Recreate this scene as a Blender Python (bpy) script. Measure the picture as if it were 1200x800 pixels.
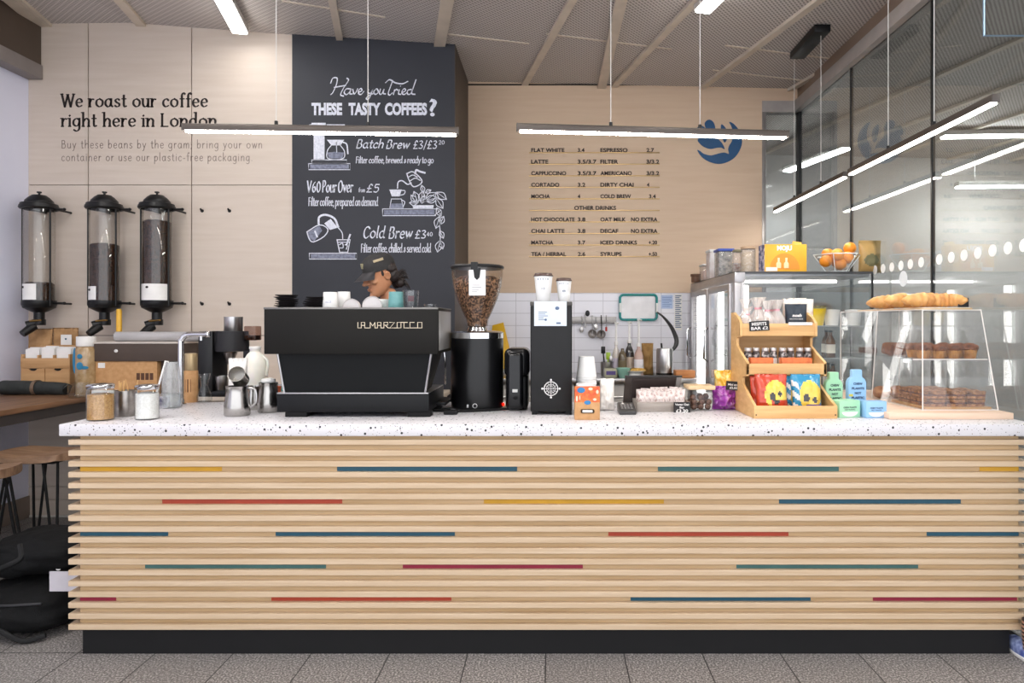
import bpy, bmesh, math, random
from mathutils import Vector, Matrix, noise as mnoise

for _o in list(bpy.data.objects):
    bpy.data.objects.remove(_o)
SC = bpy.context.scene
COL = SC.collection
RND = random.Random(11)
PI = math.pi

# ------------------------------------------------------------------ camera
FPX, CX, CY, CAMY, CAMZ = 800.0, 648.0, 378.0, -3.137, 1.52
cam = bpy.data.cameras.new('camera')
cam.sensor_width = 36.0
cam.lens = 36.0 * FPX / 1200.0
cam.shift_x = (600 - CX) / 1200.0
cam.shift_y = (CY - 400) / 1200.0
cam.clip_start = 0.05
camo = bpy.data.objects.new('camera', cam)
COL.objects.link(camo)
camo.location = (0, CAMY, CAMZ)
camo.rotation_euler = (PI / 2, 0, 0)
SC.camera = camo

# ------------------------------------------------------------------ light and exposure
WORLD_STRENGTH = 1.25
PENDANT_EMIT = 28.0
CEIL_EMIT = 26.0
FRIDGE_EMIT = 6.0
EXPOSURE = 0.92
wd = bpy.data.worlds.new('world')
SC.world = wd
wd.use_nodes = True
wd.node_tree.nodes['Background'].inputs[0].default_value = (0.93, 0.95, 1.0, 1)
wd.node_tree.nodes['Background'].inputs[1].default_value = WORLD_STRENGTH
SC.view_settings.view_transform = 'Standard'
SC.view_settings.look = 'None'
SC.view_settings.gamma = 1.0
SC.view_settings.exposure = EXPOSURE
SC.view_settings.use_curve_mapping = False
SC.cycles.max_bounces = 8
SC.cycles.transparent_max_bounces = 24
SC.cycles.caustics_reflective = False
SC.cycles.caustics_refractive = False
SC.cycles.sample_clamp_indirect = 4.0

def PX(px, Y): return (px - CX) * (Y - CAMY) / FPX
def PZ(py, Y): return CAMZ - (py - CY) * (Y - CAMY) / FPX
def P(px, py, Y): return Vector((PX(px, Y), Y, PZ(py, Y)))
TOP = 1.061                                   # worktop height
def DY(py): return (CAMZ - TOP) * FPX / (py - CY) + CAMY   # depth of a point on the worktop

# ------------------------------------------------------------------ materials
def lin(c):
    if isinstance(c, str):
        c = tuple(int(c[i:i + 2], 16) / 255.0 for i in (0, 2, 4))
    return tuple((v / 12.92 if v <= 0.04045 else ((v + 0.055) / 1.055) ** 2.4) for v in c) + (1.0,)

_M = {}
def mat(name, c, rough=0.5, metal=0.0, c2=None, scale=8.0, stretch=(1, 1, 1), lo=0.35, hi=0.65, bump=0.0,
        bscale=None, coat=0.0, emit=0.0, trans=0.0, spec=0.5, alpha=1.0, sss=0.0):
    """Principled material; with c2 a noise (stretched along an axis) mixes the two colours."""
    if name in _M:
        return _M[name]
    m = bpy.data.materials.new(name)
    m.use_nodes = True
    nt = m.node_tree
    b = nt.nodes['Principled BSDF']
    b.inputs['Base Color'].default_value = lin(c)
    b.inputs['Roughness'].default_value = rough
    b.inputs['Metallic'].default_value = metal
    b.inputs['Specular IOR Level'].default_value = spec
    b.inputs['Coat Weight'].default_value = coat
    b.inputs['Transmission Weight'].default_value = trans
    b.inputs['Alpha'].default_value = alpha
    if emit:
        b.inputs['Emission Color'].default_value = lin(c)
        b.inputs['Emission Strength'].default_value = emit
    if sss:
        b.inputs['Subsurface Weight'].default_value = sss
        b.inputs['Subsurface Radius'].default_value = (0.01, 0.005, 0.003)
    if c2 is None and not bump:
        c2 = tuple(max(0.0, v * 0.94) for v in ((int(c[i:i + 2], 16) / 255.0 for i in (0, 2, 4)) if isinstance(c, str) else c))
    tc = nt.nodes.new('ShaderNodeTexCoord')
    mp = nt.nodes.new('ShaderNodeMapping')
    mp.inputs['Scale'].default_value = stretch
    nt.links.new(tc.outputs['Object'], mp.inputs['Vector'])
    n = nt.nodes.new('ShaderNodeTexNoise')
    n.inputs['Scale'].default_value = scale
    n.inputs['Detail'].default_value = 5.0
    nt.links.new(mp.outputs[0], n.inputs['Vector'])
    if c2 is not None:
        r = nt.nodes.new('ShaderNodeValToRGB')
        r.color_ramp.elements[0].position = lo
        r.color_ramp.elements[1].position = hi
        r.color_ramp.elements[0].color = lin(c)
        r.color_ramp.elements[1].color = lin(c2)
        nt.links.new(n.outputs[0], r.inputs[0])
        nt.links.new(r.outputs[0], b.inputs['Base Color'])
    if bump:
        bp = nt.nodes.new('ShaderNodeBump')
        bp.inputs['Strength'].default_value = bump
        bp.inputs['Distance'].default_value = 0.01
        src = n
        if bscale:
            src = nt.nodes.new('ShaderNodeTexNoise')
            src.inputs['Scale'].default_value = bscale
            nt.links.new(mp.outputs[0], src.inputs['Vector'])
        nt.links.new(src.outputs[0], bp.inputs['Height'])
        nt.links.new(bp.outputs[0], b.inputs['Normal'])
    _M[name] = m
    return m

def glass(name, tint='FFFFFF', refl=1.0, rough=0.02, ior=1.5, haze=0.0, hazecol='FFFFFF'):
    """Thin clear sheet: see-through, with a mirror reflection that grows at grazing angles."""
    if name in _M:
        return _M[name]
    m = bpy.data.materials.new(name)
    m.use_nodes = True
    nt = m.node_tree
    nt.nodes.remove(nt.nodes['Principled BSDF'])
    out = nt.nodes['Material Output']
    t = nt.nodes.new('ShaderNodeBsdfTransparent'); t.inputs[0].default_value = lin(tint)
    g = nt.nodes.new('ShaderNodeBsdfGlossy'); g.inputs['Roughness'].default_value = rough
    f = nt.nodes.new('ShaderNodeLayerWeight'); f.inputs[0].default_value = 0.5
    pw = nt.nodes.new('ShaderNodeMath'); pw.operation = 'POWER'; pw.inputs[1].default_value = 5.0 if ior > 1.2 else 4.0
    sc_ = nt.nodes.new('ShaderNodeMath'); sc_.operation = 'MULTIPLY_ADD'; sc_.inputs[1].default_value = 0.8; sc_.inputs[2].default_value = 0.04
    nt.links.new(f.outputs['Facing'], pw.inputs[0]); nt.links.new(pw.outputs[0], sc_.inputs[0])
    k = nt.nodes.new('ShaderNodeMath'); k.operation = 'MULTIPLY'; k.use_clamp = True
    k.inputs[1].default_value = refl
    mx = nt.nodes.new('ShaderNodeMixShader')
    nt.links.new(sc_.outputs[0], k.inputs[0])
    nt.links.new(k.outputs[0], mx.inputs[0])
    base = t
    if haze:
        d = nt.nodes.new('ShaderNodeBsdfDiffuse'); d.inputs[0].default_value = lin(hazecol)
        mh = nt.nodes.new('ShaderNodeMixShader'); mh.inputs[0].default_value = haze
        nt.links.new(t.outputs[0], mh.inputs[1]); nt.links.new(d.outputs[0], mh.inputs[2])
        base = mh
    nt.links.new(base.outputs[0], mx.inputs[1])
    nt.links.new(g.outputs[0], mx.inputs[2])
    nt.links.new(mx.outputs[0], out.inputs[0])
    _M[name] = m
    return m

def emis(name, c, s):
    if name in _M:
        return _M[name]
    m = bpy.data.materials.new(name)
    m.use_nodes = True
    nt = m.node_tree
    nt.nodes.remove(nt.nodes['Principled BSDF'])
    e = nt.nodes.new('ShaderNodeEmission')
    e.inputs[0].default_value = lin(c); e.inputs[1].default_value = s
    nt.links.new(e.outputs[0], nt.nodes['Material Output'].inputs[0])
    _M[name] = m
    return m

def node_mat(name, build):
    if name in _M:
        return _M[name]
    m = bpy.data.materials.new(name); m.use_nodes = True
    build(m.node_tree, m.node_tree.nodes['Principled BSDF'])
    _M[name] = m
    return m

def _math(nt, op, a, b=None):
    n = nt.nodes.new('ShaderNodeMath'); n.operation = op
    for i, v in enumerate((a, b)):
        if v is None: continue
        if isinstance(v, (int, float)): n.inputs[i].default_value = v
        else: nt.links.new(v, n.inputs[i])
    return n.outputs[0]
def _mix(nt, f, a, b):
    n = nt.nodes.new('ShaderNodeMix'); n.data_type = 'RGBA'
    for i, v in ((0, f), (6, a), (7, b)):
        if isinstance(v, (tuple, float, int)): n.inputs[i].default_value = v
        else: nt.links.new(v, n.inputs[i])
    return n.outputs[2]

def terrazzo(nt, b):
    tc = nt.nodes.new('ShaderNodeTexCoord')
    col = lin('DCD9DD')
    prev = None
    for sc, th, c, seed in ((44, 0.24, '1E1E24', 0.0), (85, 0.20, '6E6A72', 3.1), (62, 0.14, 'A08C78', 7.7), (120, 0.16, '3A3A42', 9.2)):
        mp = nt.nodes.new('ShaderNodeMapping'); mp.inputs['Location'].default_value = (seed, seed * 1.3, seed * .7)
        nt.links.new(tc.outputs['Object'], mp.inputs[0])
        v = nt.nodes.new('ShaderNodeTexVoronoi'); v.inputs['Scale'].default_value = sc
        nt.links.new(mp.outputs[0], v.inputs['Vector'])
        # only some of the cells carry a chip
        sp = nt.nodes.new('ShaderNodeSeparateColor'); nt.links.new(v.outputs['Color'], sp.inputs[0])
        keep = _math(nt, 'GREATER_THAN', sp.outputs[0], 0.58)
        chip = _math(nt, 'MULTIPLY', _math(nt, 'LESS_THAN', v.outputs['Distance'], th), keep)
        prev = _mix(nt, chip, prev if prev is not None else col, lin(c))
    nt.links.new(prev, b.inputs['Base Color'])
    b.inputs['Roughness'].default_value = 0.32

def floor_nodes(nt, b):
    tc = nt.nodes.new('ShaderNodeTexCoord')
    s = nt.nodes.new('ShaderNodeSeparateXYZ'); nt.links.new(tc.outputs['Object'], s.inputs[0])
    u = _math(nt, 'DIVIDE', _math(nt, 'ADD', s.outputs[0], 40 * 0.359 + 2.19), 0.359)
    v = _math(nt, 'DIVIDE', _math(nt, 'ADD', s.outputs[1], 12.0 - 0.004), 0.60)
    ju = _math(nt, 'LESS_THAN', _math(nt, 'FRACT', u), 0.016)
    jv = _math(nt, 'LESS_THAN', _math(nt, 'FRACT', v), 0.010)
    j = _math(nt, 'MAXIMUM', ju, jv)
    wn = nt.nodes.new('ShaderNodeTexWhiteNoise'); wn.noise_dimensions = '2D'
    cb = nt.nodes.new('ShaderNodeCombineXYZ')
    nt.links.new(_math(nt, 'FLOOR', u), cb.inputs[0]); nt.links.new(_math(nt, 'FLOOR', v), cb.inputs[1])
    nt.links.new(cb.outputs[0], wn.inputs['Vector'])
    n = nt.nodes.new('ShaderNodeTexNoise'); n.inputs['Scale'].default_value = 120; n.inputs['Detail'].default_value = 3
    nt.links.new(tc.outputs['Object'], n.inputs['Vector'])
    r = nt.nodes.new('ShaderNodeValToRGB')
    e = r.color_ramp.elements
    e[0].position, e[0].color = 0.40, lin('5A5755')
    e[1].position, e[1].color = 0.70, lin('D2CCC9')
    x = e.new(0.5); x.color = lin('827D7B')
    nt.links.new(n.outputs[0], r.inputs[0])
    c = _mix(nt, _math(nt, 'MULTIPLY', wn.outputs[0], 0.28), r.outputs[0], lin('6B6765'))
    c = _mix(nt, j, c, lin('2B2928'))
    nt.links.new(c, b.inputs['Base Color'])
    b.inputs['Roughness'].default_value = 0.5

def ceil_nodes(nt, b):
    """Perforated metal sheet: rows of fine slots running diagonally."""
    tc = nt.nodes.new('ShaderNodeTexCoord')
    mp = nt.nodes.new('ShaderNodeMapping'); mp.inputs['Rotation'].default_value = (0, 0, math.radians(38))
    nt.links.new(tc.outputs['Object'], mp.inputs[0])
    s = nt.nodes.new('ShaderNodeSeparateXYZ'); nt.links.new(mp.outputs[0], s.inputs[0])
    u = _math(nt, 'FRACT', _math(nt, 'MULTIPLY', s.outputs[0], 42.0))
    v = _math(nt, 'FRACT', _math(nt, 'MULTIPLY', s.outputs[1], 30.0))
    h = _math(nt, 'MULTIPLY', _math(nt, 'LESS_THAN', u, 0.48), _math(nt, 'LESS_THAN', v, 0.78))
    c = _mix(nt, h, lin('CCC5C1'), lin('8A8480'))
    nt.links.new(c, b.inputs['Base Color'])
    b.inputs['Roughness'].default_value = 0.55

def tile_nodes(nt, b):
    tc = nt.nodes.new('ShaderNodeTexCoord')
    s = nt.nodes.new('ShaderNodeSeparateXYZ'); nt.links.new(tc.outputs['Object'], s.inputs[0])
    u = _math(nt, 'FRACT', _math(nt, 'DIVIDE', _math(nt, 'ADD', s.outputs[0], 10.03), 0.262))
    v = _math(nt, 'FRACT', _math(nt, 'DIVIDE', _math(nt, 'ADD', s.outputs[2], 10.0), 0.1105))
    j = _math(nt, 'MAXIMUM', _math(nt, 'LESS_THAN', u, 0.02), _math(nt, 'LESS_THAN', v, 0.045))
    c = _mix(nt, j, lin('ECEBF3'), lin('C6C4CC'))
    nt.links.new(c, b.inputs['Base Color'])
    b.inputs['Roughness'].default_value = 0.2

PLY_L = dict(c='CDBBA8', c2='B9A592', scale=3.0, stretch=(0.5, 1, 3.5), rough=0.55)
def m_ply_left(): return mat('plywood_cool_lit', 'D2C5B9', 0.55, c2='C8B9AB', scale=5, stretch=(0.4, 1, 5), lo=.25, hi=.8)  # greyer copy of the ply, the cool light put into its colour
def m_ply_back(): return mat('plywood_warm_lit', 'D6BDA3', 0.55, c2='CDB196', scale=5, stretch=(0.4, 1, 5), lo=.25, hi=.8)  # warmer copy of the ply, its warmer lighting put into the colour
def m_slat(): return mat('birch_slat', 'D3BDA2', 0.5, c2='C1A686', scale=6.0, stretch=(0.35, 3, 9), lo=.25, hi=.75)
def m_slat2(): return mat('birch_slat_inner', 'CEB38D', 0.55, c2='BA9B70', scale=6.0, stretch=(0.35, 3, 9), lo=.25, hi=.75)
def m_black(): return mat('black_satin', '111113', 0.38, spec=.35)
def m_blackm(): return mat('black_matt', '121213', 0.7, spec=.3)
def m_steel(): return mat('brushed_steel', 'C4C2C2', 0.28, 1.0)
def m_chrome(): return mat('polished_chrome', 'DADADC', 0.1, 1.0)
def m_white(): return mat('white_card', 'F2F0EE', 0.6)
def m_ceram(): return mat('white_ceramic', 'F3F2F0', 0.2)
def m_kraft(): return mat('kraft_card', 'C79A6B', 0.75, c2='B98B5C', scale=30)
def m_glass(): return glass('clear_glass', 'FBFCFC', 1.0)
def m_acryl(): return glass('clear_acrylic', 'FDFDFD', 0.9, haze=0.015)
def m_wood(): return mat('oiled_walnut', '8A6548', 0.45, c2='5F4430', scale=4.0, stretch=(6, 0.6, 6))
def m_pine(): return mat('light_pine', 'E0B67C', 0.5, c2='CFA066', scale=5.0, stretch=(0.6, 3, 8))
def m_beans(): return mat('coffee_beans', '4C3122', 0.6, c2='170D08', scale=80, lo=0.4, hi=0.6, bump=0.6, spec=.15)

# ------------------------------------------------------------------ mesh building
def catmull(pts, n=6, closed=False):
    pts = [Vector(p) for p in pts]
    if len(pts) < 3:
        return pts
    out = []
    N = len(pts)
    rng = range(N if closed else N - 1)
    for i in rng:
        if closed:
            p0, p1, p2, p3 = pts[i - 1], pts[i], pts[(i + 1) % N], pts[(i + 2) % N]
        else:
            p1, p2 = pts[i], pts[i + 1]
            p0 = pts[i - 1] if i else p1 * 2 - p2
            p3 = pts[i + 2] if i + 2 < N else p2 * 2 - p1
        for k in range(n):
            t = k / n
            out.append(0.5 * ((2 * p1) + (p2 - p0) * t + (2 * p0 - 5 * p1 + 4 * p2 - p3) * t * t + (3 * p1 - p0 - 3 * p2 + p3) * t ** 3))
    if not closed:
        out.append(pts[-1])
    return out

def FR(x, y, z, yaw=0.0, tilt=0.0, roll=0.0):
    """Matrix that stands a flat drawing (x right, y up) upright facing the customer side."""
    return Matrix.Translation((x, y, z)) @ Matrix.Rotation(yaw, 4, 'Z') @ Matrix.Rotation(PI / 2 + tilt, 4, 'X') @ Matrix.Rotation(roll, 4, 'Z')

class B:
    def __init__(s):
        s.bm = bmesh.new()
    def _merge(s, b2, mtx=None, mi=0):
        if mtx is not None:
            bmesh.ops.transform(b2, matrix=mtx, verts=b2.verts)
        for f in b2.faces:
            f.material_index = mi if mi else f.material_index
        me = bpy.data.meshes.new('tmp')
        b2.to_mesh(me); b2.free()
        s.bm.from_mesh(me)
        bpy.data.meshes.remove(me)
        return s
    def box(s, x0, x1, y0, y1, z0, z1, bev=0.0, seg=2, mtx=None, mi=0):
        b = bmesh.new()
        bmesh.ops.create_cube(b, size=1.0)
        bmesh.ops.transform(b, matrix=Matrix.Translation(((x0 + x1) / 2, (y0 + y1) / 2, (z0 + z1) / 2)) @ Matrix.Diagonal((abs(x1 - x0), abs(y1 - y0), abs(z1 - z0), 1)), verts=b.verts)
        if bev:
            bmesh.ops.bevel(b, geom=list(b.edges), offset=bev, segments=seg, profile=0.5, affect='EDGES')
        return s._merge(b, mtx, mi)
    def hexa(s, c, bev=0.0, mi=0):
        """c: 8 corners, bottom ring of four then top ring of four."""
        b = bmesh.new()
        v = [b.verts.new(p) for p in c]
        for q in ((3, 2, 1, 0), (4, 5, 6, 7), (0, 1, 5, 4), (1, 2, 6, 5), (2, 3, 7, 6), (3, 0, 4, 7)):
            b.faces.new([v[i] for i in q])
        bmesh.ops.recalc_face_normals(b, faces=b.faces)
        if bev:
            bmesh.ops.bevel(b, geom=list(b.edges), offset=bev, segments=2, profile=0.5, affect='EDGES')
        return s._merge(b, None, mi)
    def lathe(s, prof, c=(0, 0, 0), seg=28, mtx=None, mi=0, squash=1.0, flute=0.0, nf=0):
        b = bmesh.new()
        rings = []
        for r, z in prof:
            if r < 1e-5:
                rings.append([b.verts.new((0, 0, z))])
            else:
                ring = []
                for i in range(seg):
                    a = 2 * PI * i / seg
                    rr = r * (1 + flute * math.cos(nf * a)) if nf else r
                    ring.append(b.verts.new((rr * math.cos(a), rr * math.sin(a) * squash, z)))
                rings.append(ring)
        for A, Bq in zip(rings, rings[1:]):
            for i in range(seg):
                j = (i + 1) % seg
                if len(A) == 1 and len(Bq) == 1: continue
                if len(A) == 1: b.faces.new((A[0], Bq[j], Bq[i]))
                elif len(Bq) == 1: b.faces.new((A[i], A[j], Bq[0]))
                else: b.faces.new((A[i], A[j], Bq[j], Bq[i]))
        if len(rings[0]) > 1 and abs(prof[0][0]) > 1e-5 and prof[0] != prof[-1]:
            b.faces.new(list(reversed(rings[0])))
        if len(rings[-1]) > 1 and prof[0] != prof[-1]:
            b.faces.new(rings[-1])
        bmesh.ops.recalc_face_normals(b, faces=b.faces)
        m = Matrix.Translation(c)
        if mtx is not None: m = m @ mtx
        return s._merge(b, m, mi)
    def cyl(s, c, r, h, seg=28, bev=0.0, mtx=None, mi=0, r2=None):
        r2 = r if r2 is None else r2
        if bev:
            pr = [(0, 0), (r - bev, 0), (r - bev * .3, bev * .3), (r, bev), (r2, h - bev), (r2 - bev * .3, h - bev * .3), (r2 - bev, h), (0, h)]
        else:
            pr = [(0, 0), (r, 0), (r2, h), (0, h)]
        return s.lathe(pr, c, seg, mtx, mi)
    def open_cup(s, c, r0, r1, h, t=0.003, seg=28, mtx=None, mi=0):
        return s.lathe([(0, 0), (r0 - .002, 0), (r0, .003), (r1, h), (r1 - t, h), (r0 - t, t + .003), (0, t + .002)], c, seg, mtx, mi)
    def tube(s, pts, r, seg=8, smooth=0, closed=False, mi=0):
        pts = catmull(pts, smooth, closed) if smooth else [Vector(p) for p in pts]
        N = len(pts)
        rad = r if isinstance(r, (list, tuple)) else None
        if rad is not None and len(rad) != N:
            rr = []
            for i in range(N):
                f = i / (N - 1) * (len(rad) - 1); k = min(int(f), len(rad) - 2)
                rr.append(rad[k] + (rad[k + 1] - rad[k]) * (f - k))
            rad = rr
        b = bmesh.new()
        rings = []
        up = None
        for i, p in enumerate(pts):
            if closed: t = pts[(i + 1) % N] - pts[i - 1]
            else: t = pts[min(i + 1, N - 1)] - pts[max(i - 1, 0)]
            t.normalize()
            if up is None:
                up = Vector((0, 0, 1)) if abs(t.z) < .9 else Vector((0, 1, 0))
            n = (up - t * up.dot(t)).normalized(); up = n
            q = t.cross(n)
            R_ = rad[i] if rad else r
            rings.append([b.verts.new(p + (n * math.cos(2 * PI * k / seg) + q * math.sin(2 * PI * k / seg)) * R_) for k in range(seg)])
        for i in range(N if closed else N - 1):
            A, C = rings[i], rings[(i + 1) % N]
            for k in range(seg):
                b.faces.new((A[k], A[(k + 1) % seg], C[(k + 1) % seg], C[k]))
        if not closed:
            b.faces.new(list(reversed(rings[0]))); b.faces.new(rings[-1])
        bmesh.ops.recalc_face_normals(b, faces=b.faces)
        return s._merge(b, None, mi)
    def prism(s, pts, a, b_, mtx=None, axis='Y', bev=0.0, mi=0):
        """Extrude an outline: axis Y takes (x,z) points, axis X (y,z), axis Z (x,y)."""
        b = bmesh.new()
        f3 = {'Y': lambda p, t: (p[0], t, p[1]), 'X': lambda p, t: (t, p[0], p[1]), 'Z': lambda p, t: (p[0], p[1], t)}[axis]
        lo = [b.verts.new(f3(p, a)) for p in pts]
        hi = [b.verts.new(f3(p, b_)) for p in pts]
        n = len(pts)
        b.faces.new(lo); b.faces.new(list(reversed(hi)))
        for i in range(n):
            b.faces.new((lo[i], hi[i], hi[(i + 1) % n], lo[(i + 1) % n]))
        bmesh.ops.recalc_face_normals(b, faces=b.faces)
        if bev:
            bmesh.ops.bevel(b, geom=list(b.edges), offset=bev, segments=1, affect='EDGES')
        return s._merge(b, mtx, mi)
    def flat(s, pts, mtx, mi=0):
        b = bmesh.new()
        b.faces.new([b.verts.new((p[0], p[1], 0)) for p in pts])
        bmesh.ops.triangulate(b, faces=b.faces)
        return s._merge(b, mtx, mi)
    def ell(s, c, r, seg=20, rings=12, mtx=None, nz=0.0, nsc=10.0, mi=0):
        b = bmesh.new()
        bmesh.ops.create_uvsphere(b, u_segments=seg, v_segments=rings, radius=1.0)
        r = (r, r, r) if isinstance(r, (int, float)) else r
        for v in b.verts:
            k = 1.0
            if nz: k += nz * mnoise.noise((v.co + Vector(c)) * nsc)
            v.co = Vector((v.co.x * r[0], v.co.y * r[1], v.co.z * r[2])) * k
        m = Matrix.Translation(c)
        if mtx is not None: m = m @ mtx
        return s._merge(b, m, mi)
    def mesh(s, me, mtx=None, mi=0):
        b = bmesh.new(); b.from_mesh(me)
        return s._merge(b, mtx, mi)
    def ribbon(s, pts, w0, w1, mtx, smooth=6, pen=0.6, mi=0):
        """A pen stroke: width w0 across the pen's angle, w1 along it."""
        p = catmull([(a, b, 0) for a, b in pts], smooth) if smooth and len(pts) > 2 else [Vector((a, b, 0)) for a, b in pts]
        b = bmesh.new()
        L = []
        for i, q in enumerate(p):
            t = p[min(i + 1, len(p) - 1)] - p[max(i - 1, 0)]
            if t.length < 1e-9: t = Vector((1, 0, 0))
            t.normalize()
            n = Vector((-t.y, t.x, 0))
            a = abs(math.sin(math.atan2(t.y, t.x) - pen))
            h = (w1 + (w0 - w1) * a) / 2
            if i == 0: q = q - t * h * .6
            if i == len(p) - 1: q = q + t * h * .6
            L.append((b.verts.new(q + n * h), b.verts.new(q - n * h)))
        for (a0, a1), (c0, c1) in zip(L, L[1:]):
            b.faces.new((a0, a1, c1, c0))
        return s._merge(b, mtx, mi)
    def text(s, string, w, h, mtx, bold=0.0, shear=0.0, ext=0.0006, align='L', mi=0, squeeze=True):
        me = text_mesh(string, bold, shear, ext)
        xs = [v.co.x for v in me.vertices]
        x0, x1 = min(xs), max(xs)
        k = h / CAPH
        kx = w / (x1 - x0) if squeeze and w else k
        m = Matrix.Diagonal((kx, k, 1, 1)) @ Matrix.Translation((-x0, 0, 0))
        if align == 'C': m = Matrix.Translation((-kx * (x1 - x0) / 2, 0, 0)) @ m
        s.mesh(me, mtx @ m, mi)
        bpy.data.meshes.remove(me)
        return s
    def displace(s, amt, sc, seed=0.0):
        s.bm.normal_update()
        off = [(v, v.normal * (amt * mnoise.noise(v.co * sc + Vector((seed, seed, seed))))) for v in s.bm.verts]
        for v, d in off: v.co += d
        return s
    def subdiv(s, n=1):
        bmesh.ops.subdivide_edges(s.bm, edges=s.bm.edges, cuts=n, use_grid_fill=True)
        return s
    def to_mesh(s, name, angle=38):
        lim = math.radians(angle)
        for e in s.bm.edges:
            e.smooth = (len(e.link_faces) != 2) or (e.calc_face_angle(0.0) < lim)
        for f in s.bm.faces: f.smooth = True
        me = bpy.data.meshes.new(name)
        s.bm.to_mesh(me); s.bm.free()
        return me

def text_mesh(string, bold=0.0, shear=0.0, ext=0.0):
    cu = bpy.data.curves.new('t', 'FONT')
    cu.body = string; cu.size = 1.0; cu.offset = bold; cu.shear = shear; cu.resolution_u = 3
    cu.space_character = 1.0
    o = bpy.data.objects.new('t', cu); COL.objects.link(o)
    dg = bpy.context.evaluated_depsgraph_get()
    me = bpy.data.meshes.new_from_object(o.evaluated_get(dg))
    bpy.data.objects.remove(o); bpy.data.curves.remove(cu)
    return me
_h = text_mesh('H'); CAPH = max(v.co.y for v in _h.vertices); bpy.data.meshes.remove(_h)

def evaluated(me, mods):
    """Mesh ME with modifiers applied; mods is a list of (type, {settings})."""
    o = bpy.data.objects.new('t', me); COL.objects.link(o)
    for t, kw in mods:
        md = o.modifiers.new(t, t)
        for k, v in kw.items(): setattr(md, k, v)
    dg = bpy.context.evaluated_depsgraph_get()
    out = bpy.data.meshes.new_from_object(o.evaluated_get(dg))
    bpy.data.objects.remove(o)
    return out

def skin(joints, edges, sub=2):
    """joints: name -> (x, y, z, radius or (rx, ry)); grows one smooth tapering surface. The first joint is the root."""
    names = list(joints)
    me = bpy.data.meshes.new('t')
    me.from_pydata([joints[n][:3] for n in names], [(names.index(a), names.index(b)) for a, b in edges], [])
    o = bpy.data.objects.new('t', me); COL.objects.link(o)
    md = o.modifiers.new('s', 'SKIN'); md.use_smooth_shade = True
    for i, n in enumerate(names):
        sv = me.skin_vertices[0].data[i]
        r = joints[n][3]
        sv.radius = (r, r) if isinstance(r, (int, float)) else r
        sv.use_root = (i == 0)
    if sub:
        m2 = o.modifiers.new('u', 'SUBSURF'); m2.levels = sub; m2.render_levels = sub
    dg = bpy.context.evaluated_depsgraph_get()
    out = bpy.data.meshes.new_from_object(o.evaluated_get(dg))
    bpy.data.objects.remove(o)
    return out

# ------------------------------------------------------------------ objects
_ORG = {}
def thing(name, label, cat, loc=(0, 0, 0), group=None):
    o = bpy.data.objects.new(name, None)
    o.empty_display_size = 0.05
    COL.objects.link(o)
    o.location = loc
    o['label'] = label; o['category'] = cat
    if group: o['group'] = group
    _ORG[o] = Vector(loc)
    return o
def part(name, b, m, parent, label=None, angle=38, kind=None):
    me = b.to_mesh(name, angle)
    for x in (m if isinstance(m, (list, tuple)) else [m]): me.materials.append(x)
    o = bpy.data.objects.new(name, me)
    COL.objects.link(o)
    me.transform(Matrix.Translation(-_ORG[parent]))
    o.parent = parent
    _ORG[o] = _ORG[parent]
    if label: o['label'] = label
    if kind: o['kind'] = kind
    return o
def solo(name, b, m, label, cat, group=None, kind=None, angle=38):
    me = b.to_mesh(name, angle)
    for x in (m if isinstance(m, (list, tuple)) else [m]): me.materials.append(x)
    xs = [v.co for v in me.vertices]
    base = Vector(((min(v.x for v in xs) + max(v.x for v in xs)) / 2, (min(v.y for v in xs) + max(v.y for v in xs)) / 2, min(v.z for v in xs)))
    me.transform(Matrix.Translation(-base))
    o = bpy.data.objects.new(name, me); COL.objects.link(o)
    o.location = base
    _ORG[o] = base
    o['label'] = label; o['category'] = cat
    if group: o['group'] = group
    if kind: o['kind'] = kind
    return o
def struct(name, b, m, angle=38):
    me = b.to_mesh(name, angle)
    for x in (m if isinstance(m, (list, tuple)) else [m]): me.materials.append(x)
    o = bpy.data.objects.new(name, me); COL.objects.link(o)
    o['kind'] = 'structure'
    _ORG[o] = Vector((0, 0, 0))
    return o
def dup(root, loc, rotz=0.0, label=None, group=None, scale=None, rot=None):
    r = root.copy(); COL.objects.link(r)
    r.location = loc
    r.rotation_euler = rot if rot is not None else (0, 0, rotz)
    if scale: r.scale = scale if isinstance(scale, (tuple, list)) else (scale,) * 3
    if label: r['label'] = label
    if group: r['group'] = group
    for ch in list(root.children):
        c = ch.copy(); COL.objects.link(c); c.parent = r
        for g in list(ch.children):
            d = g.copy(); COL.objects.link(d); d.parent = c
    return r

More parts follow.
